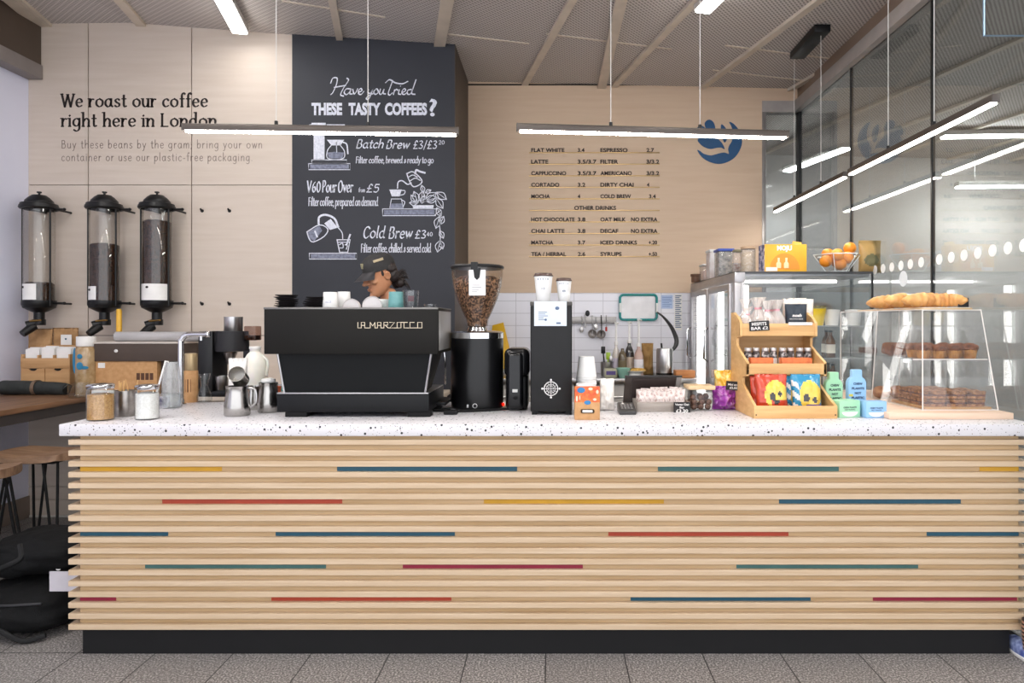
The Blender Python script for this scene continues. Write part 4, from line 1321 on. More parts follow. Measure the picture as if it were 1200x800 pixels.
b = B(); b.ell((PX(137, Yb), Yb - .011, PZ(411, Yb)), (.014, .003, .012), 12, 8)
part('tab', b, m_white(), t, 'small pale tab')
b = B(); b.box(PX(186, Yb), PX(214, Yb), Yb + .03, Yb + .26, zt, PZ(423.2, Yb), .003)
solo('dark_crate', b, mat('dark_brown_card2', '3A2C26', 0.7), 'small dark box filling the gap under the carton beside cardboard box', 'box')
b = B(); zc_ = PZ(393.5, 1.85)
b.lathe([(.032, 0), (.036, 0), (.036, .78), (.032, .78), (.032, 0)], (PX(136.5, 1.85), 1.85, PZ(400.3, Yb) + .0365), 24, Matrix.Rotation(PI / 2, 4, 'Y'))
solo('paper_roll_tube', b, mat('grey_tube', 'B5B2B3', 0.5), 'long grey tube lying on top of the dark carton', 'tube')

# ================================================================== left end of the counter
def jar(px, pyb, wpx, pyt, fill, fillm, label, lidm, lidlabel, group='sugar and stirrer jars', flare=0.0):
    Y = DY(pyb - 2.2); s = (Y - CAMY) / FPX
    c = PX(px, Y); r = wpx / 2 * s; h = PZ(pyt, Y) - TOP
    t = thing('counter_jar', label, 'jar', (c, Y, TOP), group)
    b = B(); b.lathe([(0, 0), (r - .004, 0), (r, .005), (r, h * .80), (r * .88, h * .88), (r * .88, h * .93), (r * .86, h * .93), (r * .86, h * .88), (r - .003, h * .79), (r - .003, .006), (0, .005)], (c, Y, TOP), 32)
    part('body', b, m_glass(), t)
    b = B(); b.lathe([(0, .006), (r - .0045, .006), (r - .0045, h * fill), (r * .5, h * fill + .006), (0, h * fill + .003)], (c, Y, TOP), 32)
    part('contents', b, fillm, t, None)
    b = B(); b.lathe([(0, h * .86), (r * .97, h * .86), (r, h * .875), (r, h * .955), (r * .9, h * .985), (r * .5, h), (0, h)], (c, Y, TOP), 32)
    part('lid', b, lidm, t, lidlabel)
    return t
jar(118, 494, 29, 449, .70, mat('brown_sugar', 'C79B62', 0.9, c2='A87C48', scale=120, bump=.4), 'glass jar of brown sugar with silver lid, at counter left end', m_chrome(), 'silver lid')
jar(172.5, 493, 26, 450, .74, mat('white_sugar', 'F1EFEC', 0.9, c2='E2DFDA', scale=120, bump=.3), 'glass jar of white sugar with silver lid, beside the carafe stack', m_chrome(), 'silver lid')
Y = DY(487); s = (Y - CAMY) / FPX; c = PX(147.5, Y)
t = thing('stirrer_tin', 'metal tin holding wooden stirrers between the two sugar jars', 'tin', (c, Y, TOP))
b = B(); b.open_cup((c, Y, TOP), .049, .049, PZ(457, Y) - TOP, .002, 32)
part('body', b, mat('dull_tin', 'BEB9B4', 0.3, 1.0, c2='8F8A86', scale=14), t)
for i in range(9):
    a = RND.uniform(0, 2 * PI); q = Vector((c + .03 * math.cos(a), Y + .03 * math.sin(a), TOP + .02))
    e = q + Vector((RND.uniform(-.03, .03), RND.uniform(-.02, .02), RND.uniform(.135, .17)))
    b = B(); d = (e - q).normalized()
    b.box(-.003, .003, -.0009, .0009, 0, (e - q).length, .0005, 1, mtx=Matrix.Translation(q) @ d.to_track_quat('Z', 'Y').to_matrix().to_4x4())
    solo('wooden_stirrer', b, m_pine(), 'wooden stirrer standing in the metal tin with the others', 'stirrer', 'stirrers in the metal tin')
# clear carafe
Y = DY(477.5); s = (Y - CAMY) / FPX; c = PX(201, Y)
t = thing('water_carafe', 'clear faceted glass carafe beside the swan neck tap', 'carafe', (c, Y, TOP))
h = PZ(424, Y) - TOP
b = B(); b.lathe([(0, 0), (.046, 0), (.052, .006), (.052, h * .30), (.048, h * .33), (.050, h * .36), (.048, h * .6), (.044, h * .63), (.046, h * .66), (.036, h * .95), (.037, h), (.034, h), (.034, h * .95), (.043, h * .66), (.045, h * .36), (.049, .01), (0, .008)], (c, Y, TOP), 12)
part('body', b, glass('carafe_glass', 'FBFCFC', 1.5, haze=.14), t, angle=20)
b = B(); b.cyl((c, Y, TOP + .0085), .045, h * .28, 24)
part('water', b, glass('water_fill', 'DCE6EA', .8), t)
b = B(); b.tube([(c - .062, Y - .03, TOP + h * .35), (c - .02, Y - .02, TOP + h * 1.03), (c - .005, Y - .02, TOP + h)], .0055, 8)
solo('white_straw', b, m_white(), 'white straw leaning against the clear carafe', 'straw')
b = B(); Yg = DY(478.5); q = PX(189, Yg)
b.box(q - .022, q + .03, Yg, Yg + .03, TOP, TOP + .064, .003)
solo('small_box', b, mat('navy_white_box', '3B3A55', 0.5, c2='C9C6CC', scale=30), 'tiny navy and white box in front of the carafe', 'box')
# swan neck tap
Y = DY(474); c = PX(212, Y)
t = thing('swan_neck_tap', 'chrome swan neck tap arching over the counter', 'tap', (c, Y, TOP))
zt2 = PZ(391.5, Y)
b = B(); b.tube([(c, Y, TOP + .02), (c, Y, zt2 - .07), (c + .006, Y, zt2 - .03), (c + .03, Y, zt2 - .006), (c + .07, Y, zt2), (c + .145, Y, zt2)], .0145, 16, 6)
part('spout', b, m_chrome(), t)
b = B(); b.cyl((c + .141, Y, zt2), .018, .022, 20, .004, mtx=Matrix.Rotation(PI / 2, 4, 'Y'))
b.tube([(c + .115, Y, zt2 - .005), (c + .115, Y, zt2 - .035)], .010, 12)
part('nozzle', b, m_chrome(), t)
b = B(); b.lathe([(0, 0), (.028, 0), (.028, .006), (.019, .012), (.017, .03), (0, .03)], (c, Y, TOP), 24)
part('base', b, m_chrome(), t)
# kraft cup sleeve, chemex
Y = DY(471); c = PX(224, Y)
t = thing('kraft_canister', 'kraft wrapped canister with bare branch print behind the tap', 'canister', (c, Y, TOP))
b = B(); b.cyl((c, Y, TOP), .037, PZ(434, Y) - TOP, 24, .003); part('sleeve', b, m_kraft(), t)
b = B()
for k in (-1, 0, 1):
    b.box(c + k * .014 - .003, c + k * .014 + .003, Y - .040 + abs(k) * .006, Y - .030, TOP + .06, TOP + .135, .002)
part('brown_print', b, mat('brown_print', '6B4526', 0.7), t, 'brown printed strokes')
b = B(); b.cyl((c, Y, PZ(434, Y)), .034, .10, 24, .004); part('tin_top', b, mat('pale_gold_tin', 'B9A27C', 0.3, .6), t)
Y = DY(471.5); c = PX(239.5, Y)
b = B(); h = PZ(437.5, Y) - TOP
b.lathe([(0, 0), (.036, 0), (.042, .006), (.040, h * .25), (.018, h * .58), (.020, h * .64), (.034, h), (.031, h), (.016, h * .62), (.037, h * .25), (.038, .008), (0, .005)], (c, Y, TOP), 32)
t = solo('pour_over_flask', b, m_glass(), 'hourglass shaped clear pour over flask beside the bean grinder', 'flask')
# small grinder
Yg = DY(465); s = (Yg - CAMY) / FPX
t = thing('filter_grinder', 'black filter coffee grinder with steel hopper beside the milk', 'grinder', (PX(262, Yg), Yg, TOP))
X = lambda p: PX(p, Yg)
Z_ = lambda p: PZ(p, Yg)
b = B(); b.box(X(232), X(249), Yg, Yg + .20, TOP, Z_(388), .006); b.box(X(232), X(284), Yg, Yg + .22, TOP, TOP + .035, .006)
part('column', b, m_black(), t)
b = B(); b.lathe([(0, 0), (19 * s, 0), (19 * s, .02), (18 * s, 24 * s), (0, 24 * s)], (X(265), Yg + .08, Z_(412)), 30)
b.box(X(249), X(268), Yg + .02, Yg + .16, Z_(411), Z_(390), .006)
part('grinding_head', b, mat('dark_grey_cast', '262528', 0.45, spec=.3), t)
b = B(); b.open_cup((X(266.5), Yg + .08, Z_(388.5)), 10.2 * s, 10.4 * s, 17.5 * s, .003, 28)
part('hopper', b, m_steel(), t, 'steel hopper ring')
b = B(); b.lathe([(9 * s, 0), (3.5 * s, -.075), (2.5 * s, -.075), (8 * s, 0)], (X(262), Yg + .08, Z_(413)), 24)
part('chute', b, m_steel(), t)
b = B(); b.box(X(283), X(297), Yg + .03, Yg + .12, Z_(399), Z_(382), .006); part('side_cup', b, glass('smoky_plastic', 'D2BFB6', .8), t)
b = B(); b.box(X(284), X(296), Yg + .035, Yg + .115, Z_(398.5), Z_(393), .004); part('grounds', b, m_beans(), t)
b = B(); b.box(X(283), X(300), Yg + .02, Yg + .05, Z_(420), Z_(411), .004); part('fork', b, m_black(), t)
b = B(); b.open_cup((X(255), Yg + .05, TOP + .036), .036, .042, .09, .002, 24)
solo('grinder_cup', b, m_steel(), 'steel dosing cup standing on the filter grinder base', 'cup')
# milk bottle and white pouch
Y = DY(466); s = (Y - CAMY) / FPX; c = PX(299, Y)
t = thing('milk_bottle', 'white plastic milk bottle behind the steel pitchers', 'bottle', (c, Y, TOP))
hz = lambda p: PZ(p, Y) - TOP
b = B(); b.lathe([(0, 0), (13 * s, 0), (14 * s, .01), (14 * s, hz(430)), (13 * s, hz(422)), (9 * s, hz(415)), (6 * s, hz(412)), (6 * s, hz(408.5)), (0, hz(408.5))], (c, Y, TOP), 28, squash=.85)
part('body', b, mat('milky_plastic', 'F2EFE6', 0.35, sss=.2), t)
b = B(); b.cyl((c, Y, TOP + hz(409)), 6.6 * s, hz(405.8) - hz(409), 24, .002); part('cap', b, m_white(), t)
b = B(); b.tube([(c + 9 * s, Y - .01, TOP + hz(416)), (c + 15.5 * s, Y - .01, TOP + hz(424)), (c + 14 * s, Y - .01, TOP + hz(440))], .008, 10, 5); part('handle', b, mat('milky_plastic', 'F2EFE6'), t)
Y2 = DY(476)
b = pouch('', PX(262, Y2), PX(285, Y2), Y2 + .055, TOP, PZ(420, Y2), .07, None, '')
solo('white_pouch', b, mat('white_plastic_film', 'EDEAE6', 0.35), 'tall white pouch standing behind the large steel pitcher', 'pouch')
# pitchers
def pitcher(px, pyb, wpx, pyt, label, spout=True):
    Y = DY(pyb - 1.5); s = (Y - CAMY) / FPX; c = PX(px, Y); r = wpx / 2 * s; h = PZ(pyt, Y) - TOP
    t = thing('milk_pitcher', label, 'pitcher', (c, Y, TOP), 'steel milk pitchers')
    b = B(); b.lathe([(0, 0), (r - .004, 0), (r, .006), (r, h * .35), (r * .86, h * .72), (r * .84, h * .9), (r * .9, h), (r * .88, h), (r * .82, h * .9), (r * .84, h * .72), (r - .003, h * .35), (r - .003, .008), (0, .006)], (c, Y, TOP), 32)
    part('body', b, mat('pitcher_steel', 'B5B2AE', 0.22, 1.0), t)
    b = B(); b.tube([(c + r * .8, Y + .01, TOP + h * .92), (c + r * 1.35, Y + .015, TOP + h * .85), (c + r * 1.4, Y + .015, TOP + h * .45), (c + r * .95, Y + .01, TOP + h * .25)], .005, 8, 5)
    part('handle', b, m_steel(), t)
    return t
pitcher(278, 488, 29, 452, 'large steel milk pitcher with a smaller one lying on it')
pitcher(314.5, 484, 24, 448, 'tall steel pitcher with a white lid next to the espresso machine')
Yp = DY(479)
pitcher(298, 481, 19, 452, 'steel pitcher half hidden between two others')
b = B(); Y = DY(482.5); c = PX(314.5, Y)
b.lathe([(0, 0), (.034, 0), (.037, .006), (.034, .018), (.012, .024), (0, .024)], (c, Y, PZ(448, Y) + .0005), 24)
solo('white_saucer', b, m_ceram(), 'white ceramic lid resting on the tall steel pitcher', 'lid')
Y = DY(486.5); s = (Y - CAMY) / FPX; q = P(279, 450.5, Y)
m = Matrix.Translation((q.x, q.y + .01, PZ(452, Y) + .041)) @ Matrix.Rotation(math.radians(8), 4, 'Z') @ Matrix.Rotation(math.radians(62), 4, 'X')
b = B(); b.lathe([(0, -.04), (.036, -.04), (.040, -.035), (.038, .03), (.041, .045), (.038, .045), (.035, .03), (.036, -.034), (0, -.036)], (0, 0, 0), 30, m)
solo('tilted_pitcher', b, mat('pitcher_steel', 'B5B2AE', 0.22, 1.0), 'small steel pitcher lying tilted on top of the large pitcher', 'pitcher')
# cups behind the pitchers
Y = DY(470); c = PX(328, Y)
b = B(); b.open_cup((c, Y, TOP), .026, .036, .09, .004); solo('turquoise_cup', b, mat('turquoise_glaze', '5BAFA8', 0.25), 'turquoise cup tucked behind the tall steel pitcher', 'cup')
b = B(); Y = .62; c = PX(321, Y); b.open_cup((c, Y, TOP), .032, .040, .11, .004); solo('orange_cup', b, mat('orange_glaze', 'D9663A', 0.3), 'orange cup further back beside the turquoise cup', 'cup')

# ================================================================== espresso machine
Ym = .15; s = (Ym - CAMY) / FPX
X = lambda p, Y=Ym: PX(p, Y)
Z_ = lambda p, Y=Ym: PZ(p, Y)
t = thing('espresso_machine', 'large black espresso machine with cups on top', 'espresso machine', (X(415), Ym + .2, TOP))
yb = Ym + .43
BM = mat('machine_black', '14120F', 0.5, c2='100E0C', scale=3, spec=.2)
gz = Z_(359.9) - .042
b = B(); b.box(X(309.5), X(513), Ym, yb, Z_(414.8), gz, .006)
b.box(X(309.5), X(513), Ym - .001, Ym + .012, Z_(414.8), Z_(361), .003); b.box(X(309.5), X(513), yb - .012, yb, gz - .02, Z_(361), .003)
b.box(X(309.5) - .001, X(309.5) + .012, Ym, yb, Z_(414.8), Z_(361), .003); b.box(X(513) - .012, X(513) + .001, Ym, yb, Z_(414.8), Z_(361), .003)
part('upper_body', b, BM, t)
b = B()
b.box(X(309), X(513.5), Ym - .003, Ym + .004, Z_(362.3), Z_(360.2), .001)
b.box(X(309), X(513.5), Ym, Ym + .016, Z_(360.8), Z_(359.9), .001); b.box(X(309), X(513.5), yb - .014, yb, Z_(360.8), Z_(359.9), .001); b.box(X(513) - .014, X(513.5), Ym, yb, Z_(360.8), Z_(359.9), .001)
part('top_trim', b, mat('dull_steel', '7E7B78', 0.4, .9), t, 'thin steel rim along the top')
b = B()
for f in (0.03, .97): b.tube([(X(309.5) + (X(513) - X(309.5)) * f, Ym + .02, gz + .004), (X(309.5) + (X(513) - X(309.5)) * f, yb - .02, gz + .004)], .003, 6)
part('cup_rail', b, m_steel(), t)
b = B()
y1, y2 = Ym + .03, Ym + .055
b.hexa([(PX(334, y2), y2, PZ(459.5, y2)), (PX(498, y2), y2, PZ(459.5, y2)), (PX(494, y2), yb - .10, PZ(459.5, y2)), (PX(340, y2), yb - .10, PZ(459.5, y2)),
        (PX(326, y1), y1, Z_(414)), (PX(505, y1), y1, Z_(414)), (PX(505, y1), yb - .05, Z_(414)), (PX(326, y1), yb - .05, Z_(414))])
part('splash_panel', b, mat('machine_panel', '0B0D0F', 0.55, spec=.2), t, 'black tapering back panel')
for a, c_ in ((325.5, 333.5), (505.5, 498.5)):
    b = B(); b.tube([(PX(a, y1), y1 - .003, Z_(414.8)), (PX(c_, y2), y2 - .003, PZ(459.5, y2))], .006, 8)
    part('edge_trim', b, m_steel(), t, 'steel corner trim')
b = B(); b.box(PX(327, y2), PX(504, y2), y2 - .03, yb + .04, PZ(482, y2), PZ(460, y2), .005)
part('drip_base', b, mat('machine_base', '090A0D', 0.45, spec=.25), t)
b = B(); b.box(PX(327.5, y2), PX(503.5, y2), y2 - .033, yb + .04, PZ(460.6, y2), PZ(459.2, y2), .001)
part('tray_edge', b, m_steel(), t, 'thin steel tray edge')
b = B(); b.box(PX(500, y2), PX(516, y2), y2 + .18, yb + .05, TOP + .05, PZ(470, yb), .006)
part('side_tray', b, mat('machine_base', '090A0D', 0.45, spec=.25), t)
for a, c_ in ((334, 359.5), (477, 504)):
    for dy in (0, .30):
        b = B(); b.box(PX(a, y2 - .02), PX(c_, y2 - .02), y2 - .02 + dy, y2 + .06 + dy, TOP, PZ(481.5, y2), .003)
        part('foot', b, m_blackm(), t)
b = B(); xr = X(513)
b.box(xr - .002, xr + .003, Ym + .03, yb - .03, Z_(411), Z_(364), .002)
part('side_panel', b, mat('grey_side_panel', '9B9997', 0.35, .5), t, 'paler side panel')
# group heads and portafilters on the barista side
for k in range(3):
    gx = X(345) + k * .27
    b = B(); b.cyl((gx, yb - .03, Z_(414) - .075), .045, .08, 24, .004); g = part('group_head', b, m_chrome(), t)
    b = B(); b.cyl((gx, yb - .03, Z_(414) - .105), .037, .03, 24, .003); b.tube([(gx, yb, Z_(414) - .09), (gx, yb + .15, Z_(414) - .105)], [.011, .015], 10)
    part('portafilter', b, m_black(), g)
b = B(); b.tube([(xr - .03, yb - .06, Z_(413)), (xr - .025, yb - .05, Z_(430)), (xr - .04, yb + .06, TOP + .12)], .005, 8, 5); part('steam_wand', b, m_chrome(), t)
# badge lettering, letters joined along the base line
b = B()
u = (X(494.5) - X(419.5)) / 75.0
zb_ = Z_(384.1); hh = Z_(377.6) - zb_
def stroke(pts): b.ribbon([(X(419.5) + px_ * u, zb_ + py_ * hh) for px_, py_ in pts], .0033, .0033, FR(0, Ym - .0018, 0), 0)
stroke([(0, 1), (0, 0), (4, 0)])
def A_(x): stroke([(x, 0), (x, 1), (x + 4, 1), (x + 4, 0)]); stroke([(x, .45), (x + 4, .45)])
A_(4); stroke([(8, 0), (14.5, 0)])
stroke([(14.5, 0), (14.5, 1)]); stroke([(14.5, 1), (17.3, .35), (20, 1)]); stroke([(20, 1), (20, 0)])
stroke([(20, 0), (23, 0)]); A_(23); stroke([(27, 0), (30.5, 0)]); stroke([(30.5, 0), (30.5, 1), (35, 1), (35, .5), (30.5, .5)]); stroke([(32, .5), (35.5, 0), (38, 0)])
stroke([(37, 1), (43, 1), (37.5, 0), (46, 0)]); stroke([(46, 0), (46, 1), (50.5, 1), (50.5, 0), (46, 0)]); stroke([(50.5, 1), (58, 1)]); stroke([(54, 1), (54, 0), (60, 0)])
stroke([(66, 1), (61, 1), (61, 0), (70, 0)]); stroke([(70, 0), (70, 1), (75, 1), (75, 0), (70, 0)])
for v in b.bm.verts: pass
part('badge_lettering', b, mat('cream_badge', 'E8D8BE', 0.35), t, 'cream joined-up badge lettering')
# cups on the machine
def plain_cup(nm, px, Y, r0, r1, h, m, label, cat='cup', group='cups on the espresso machine', flip=False, t_=.004, mtx=None, seg=28):
    b = B(); c = PX(px, Y)
    mt = Matrix.Translation((0, 0, h)) @ Matrix.Rotation(PI, 4, 'X') if flip else None
    b.open_cup((c, Y, gz + .0005), r0, r1, h, t_, seg, mt)
    return solo(nm, b, m, label, cat, group)
SA = mat('black_saucer', '2A2628', 0.35)
b = B()
sauc = None
n = 0
for px, cnt, nm in ((335.5, 10, 'left'), (364, 9, 'second')):
    for k in range(cnt):
        Y = Ym + .10
        b = B(); b.lathe([(0, 0), (.030, 0), (.032, .002), (.0545, .010), (.0555, .012), (.052, .012), (.032, .005), (0, .004)], (0, 0, 0), 36)
        lab = 'black saucer in the %s stack on the espresso machine, %s' % (('outer', 'inner')[nm != 'left'], 'topmost' if k == cnt - 1 else ('lowest', 'second up', 'third up', 'fourth up', 'fifth up', 'sixth up', 'seventh up', 'eighth up', 'ninth up')[k])
        if sauc is None:
            sauc = solo('saucer', b, SA, lab, 'saucer', 'black saucers on the espresso machine')
            sauc.location = (PX(px, Y), Y, gz + .0005)
        else:
            b.bm.free()
            dup(sauc, (PX(px, Y) + RND.uniform(-.004, .004) + .004 * k * (nm != 'left'), Y + RND.uniform(-.003, .003), gz + .0005 + k * .0103), 0, lab)
WC = m_ceram()
plain_cup('white_tumbler', 387, Ym + .09, .040, .033, .118, WC, 'white upturned cup with faint print, left of the taller white cup', t_=.003)
plain_cup('white_tumbler', 403, Ym + .20, .037, .031, .125, WC, 'taller white upturned cup behind the printed one', t_=.003)
b = B(); Y = Ym + .085
b.text('sa.23', .028, .010, FR(PX(384, Y), Ym + .0515, gz + .065), bold=0.0, ext=.0002)
solo('cup_print', b, mat('pale_blue_print', '8E93B8', 0.5), 'faint blue lettering on the white upturned cup', 'print')
def lying_cup(px, Y, r, label):
    c = PX(px, Y); b = B()
    m = Matrix.Rotation(PI / 2, 4, 'X')
    b.lathe([(0, .0), (r * .62, .0), (r * .66, .004), (r * .9, .04), (r, .075), (r * .97, .078), (r * .9, .072), (0, .064)], (c, Y + .076, gz + r), 32, m)
    return solo('lying_cup', b, mat('cup_inside_grey', 'D9D3D2', 0.25), label, 'cup', 'cups on the espresso machine')
lying_cup(411.5, Ym + .05, .043, 'white cup lying on its side, mouth facing us, smaller one')
lying_cup(436, Ym + .05, .049, 'white cup lying on its side, mouth facing us, larger one')
plain_cup('white_tumbler', 449, Ym + .16, .034, .040, .085, WC, 'white cup standing behind the larger lying cup')
plain_cup('teal_cup', 464, Ym + .10, .040, .034, .120, mat('teal_glaze', '6FA5A5', 0.3, c2='5E9494', scale=20), 'teal upturned cup beside the clear glass on the machine')
plain_cup('glass_tumbler', 481.5, Ym + .11, .034, .040, .128, m_glass(), 'clear glass tumbler with printed mark on the machine', 'glass', t_=.003)
b = B(); b.box(PX(478, Ym + .07), PX(485, Ym + .07), Ym + .069, Ym + .0705, gz + .072, gz + .100, .0004)
solo('glass_print', b, mat('maroon_print', '5B3F45', 0.5), 'dark maroon printed mark on the clear glass tumbler', 'print')
plain_cup('espresso_glass', 504, Ym + .12, .026, .030, .060, m_glass(), 'very short clear glass dish at the machine top right corner', 'glass', t_=.003)

# ================================================================== big hopper grinder
Yg = DY(481) + .0; yc = Yg + .125; s = (yc - CAMY) / FPX
X = lambda p: PX(p, yc)
Z_ = lambda p: PZ(p, yc)
c = X(559.3)
t = thing('hopper_grinder', 'tall black coffee grinder with clear hopper full of beans', 'grinder', (c, yc, TOP))
b = B(); b.lathe([(0, 0), (28.5 * s, 0), (30.3 * s, .006), (30.3 * s, .03), (30.6 * s, .04), (30.6 * s, Z_(396) - TOP), (30 * s, Z_(391) - TOP), (0, Z_(391) - TOP)], (c, yc, TOP), 48, squash=.92)
part('body', b, mat('grinder_black', '0C0C0E', 0.3, spec=.4), t)
b = B(); b.lathe([(0, Z_(396)), (30.8 * s, Z_(396)), (30.8 * s, Z_(389.5)), (28 * s, Z_(388)), (12 * s, Z_(387)), (10 * s, Z_(382)), (0, Z_(382))], (c, yc, 0), 48, squash=.92)
part('collar', b, m_chrome(), t, 'polished steel collar')
hp = [(12.5, 382), (13.2, 374), (18, 364), (24, 350), (28, 336), (30, 322), (30.2, 315)]
b = B(); b.lathe([(r * s, Z_(y)) for r, y in hp] + [((r - .8) * s, Z_(y)) for r, y in reversed(hp)] + [(12.5 * s, Z_(382))], (c, yc, 0), 44)
hop = part('hopper', b, glass('hopper_plastic', 'F8F5F2', 1.0), t)
b = B(); b.lathe([(0, Z_(382))] + [((r - 1.3) * s, Z_(y)) for r, y in hp[:5]] + [(27.2 * s, Z_(328)), (20 * s, Z_(324)), (8 * s, Z_(323)), (0, Z_(322))], (c, yc, 0), 44)
b.displace(.003, 60)
part('beans', b, mat('roast_beans', 'A88468', 0.5, c2='38241A', scale=85, lo=.40, hi=.56, bump=.9), hop, 'brown roasted coffee beans')
b = B(); b.lathe([(0, Z_(315)), (31 * s, Z_(315)), (31.4 * s, Z_(313)), (30 * s, Z_(311.2)), (0, Z_(310.8))], (c, yc, 0), 44)
b.box(c - 4 * s, c + 4 * s, yc - 31.5 * s, yc - 24 * s, Z_(322), Z_(309.5), .004)
part('lid', b, m_black(), hop)
b = B(); yl = yc - 31.8 * s; b.box(PX(549.5, yl), PX(569, yl), yl - .001, yl + .001, PZ(346, yl), PZ(316, yl))
lb = part('card', b, m_white(), t, 'white bean card')
b = B(); b.ell((PX(559, yl), yl - .001, PZ(315.5, yl)), (.012, .004, .006), 12, 8); b.prism([(PX(554.5, yl), PZ(314, yl)), (PX(563.5, yl), PZ(314, yl)), (PX(562, yl), PZ(325, yl)), (PX(559, yl), PZ(328, yl)), (PX(556, yl), PZ(325, yl))], yl - .006, yl - .0012)
part('clip', b, m_black(), lb)
b = B()
for k in range(4): b.box(PX(553, yl), PX(553 + (9, 11, 8, 6)[k], yl), yl - .0016, yl - .0008, PZ(334.4 + k * 2.6, yl), PZ(333.6 + k * 2.6, yl))
part('card_text', b, mat('pale_grey_print', 'A9A7AE', 0.6), lb)
yf = yc - 31.2 * s * .92
b = B()
b.lathe([(.0095, 0), (.0125, 0), (.0125, .004), (.0095, .004), (.0095, 0)], (PX(556.5, yf), yf + .003, PZ(475.5, yf)), 20, Matrix.Rotation(PI / 2, 4, 'X'))
b.box(PX(547, yf), PX(549, yf), yf - .002, yf + .02, PZ(477.5, yf), PZ(474, yf))
part('switch', b, m_steel(), t, 'small pale switches')
b = B(); b.ell((c + 31 * s, yc - .02, Z_(473)), (.006, .006, .008), 12, 8); part('red_light', b, emis('red_indicator', (1, .08, .03), 2.5), t, 'small glowing red indicator')
b = B(); b.tube([(c - 28 * s, yc - .10, TOP + .008), (c - .2, yc - .16, TOP + .007), (c - .32, yc - .13, TOP + .007), (c - .10, yc - .20, TOP + .007), (c + .02, yc - .175, TOP + .007), (c + .18, yc - .10, TOP + .007)], .0065, 8, 8)
solo('power_cable', b, m_blackm(), 'black power cable looping on worktop in front of hopper grinder', 'cable')
b = B(); b.box(PX(520, .27), PX(536, .27), .26, .30, TOP, TOP + .022, .005)
solo('cable_plug', b, m_blackm(), 'black plug lying between espresso machine and hopper grinder', 'plug')

# round black device
Y = DY(481) + .06; s = (Y - CAMY) / FPX; c = PX(606, Y)
t = thing('tamper_machine', 'black rounded automatic tamper between hopper grinder and tower', 'tamper', (c, Y, TOP))
b = B(); b.box(PX(593, Y), PX(619, Y), Y - .04, Y + .16, TOP + .004, PZ(436, Y), .02, 4); part('lower_body', b, m_black(), t)
b = B(); b.box(PX(591.5, Y), PX(621, Y), Y - .07, Y + .17, PZ(441, Y), PZ(407.5, Y), .035, 5); part('head', b, mat('gloss_black', '121215', 0.2, spec=.4), t)
b = B(); b.box(PX(595, Y), PX(614, Y), Y - .085, Y - .03, TOP + .006, PZ(412, Y), .022, 4); part('front_cover', b, mat('gloss_black', '121215', 0.2, spec=.4), t)
yf = Y - .0855
b = B(); b.box(PX(600.5, yf), PX(606.5, yf), yf - .001, yf + .002, PZ(459.5, yf), PZ(456, yf)); part('display', b, mat('pale_display', 'D9D9D6', 0.4), t, 'small pale display')
b = B(); b.ell((PX(604, yf), yf, PZ(466, yf)), (.012, .004, .010), 16, 8); part('button', b, m_blackm(), t)
# tower
Y = DY(486); s = (Y - CAMY) / FPX
X = lambda p: PX(p, Y)
Z_ = lambda p: PZ(p, Y)
t = thing('water_tower', 'tall black box tower with white round compass emblem', 'dispenser', (X(646), Y + .12, TOP))
b = B(); b.box(X(621.5), X(670.5), Y, Y + .27, TOP + .014, Z_(357), .008, 3); part('body', b, mat('tower_black', '121214', 0.42, c2='0F0F10', scale=20, spec=.3), t)
b = B(); b.box(X(621.2), X(670.8), Y - .003, Y + .273, Z_(358.5), Z_(353.3), .004); part('top_frame', b, mat('dark_steel_rim', '4B4845', 0.35, .5), t)
for x in (623, 664):
    for dy in (.006, .22):
        b = B(); b.box(X(x), X(x + 6), Y + dy, Y + dy + .03, TOP, TOP + .016, .002); part('foot', b, m_blackm(), t)
b = B()
ex, ez = X(645.7), Z_(455.2)
def ring(r, w, n=40): b.lathe([(r - w, -.0006), (r + w, -.0006), (r + w, .0006), (r - w, .0006), (r - w, -.0006)], (ex, Y - .0008, ez), n, Matrix.Rotation(PI / 2, 4, 'X'))
ring(8.0 * s, .0022); ring(5.2 * s, .0012)
ME = FR(0, Y - .0015, 0)
for k in range(4):
    a = k * PI / 2
    b.ribbon([(ex, ez), (ex + 9.6 * s * math.cos(a), ez + 9.6 * s * math.sin(a))], .0026, .0026, ME, 0)
    b.cyl((ex + 10.2 * s * math.cos(a), Y - .0004, ez + 10.2 * s * math.sin(a)), .0052, .0012, 16, mtx=Matrix.Rotation(PI / 2, 4, 'X'))
for k in range(12):
    a = k * PI / 6 + .26
    b.ribbon([(ex + 2.5 * s * math.cos(a), ez + 2.5 * s * math.sin(a)), (ex + 7 * s * math.cos(a + .3), ez + 7 * s * math.sin(a + .3))], .0018, .0018, ME, 3)
part('emblem', b, mat('white_print', 'DCDCDC', 0.5), t, 'white round compass emblem')
ytop = Y + .055
b = B(); b.box(PX(626, Y), PX(664, Y), Y - .0035, Y - .0015, Z_(381.8), Z_(353), .0)
cd = part('notice_card', b, mat('pale_blue_card', 'DDE6F2', 0.6), t, 'pale blue notice card')
b = B()
b.ell((PX(653, Y), Y - .004, Z_(361)), (.011, .0012, .009), 14, 6); b.ell((PX(639.5, Y), Y - .004, Z_(374.5)), (.006, .0012, .006), 12, 6)
for k in range(5): b.box(PX(631, Y), PX(631 + (10, 8, 11, 6, 9)[k], Y), Y - .0042, Y - .0034, Z_(366 + k * 2.2), Z_(365.3 + k * 2.2))
b.box(PX(652, Y), PX(657, Y), Y - .0042, Y - .0034, Z_(379.5), Z_(377.5))
part('card_print', b, mat('slate_print', '5A6E8E', 0.6), cd)
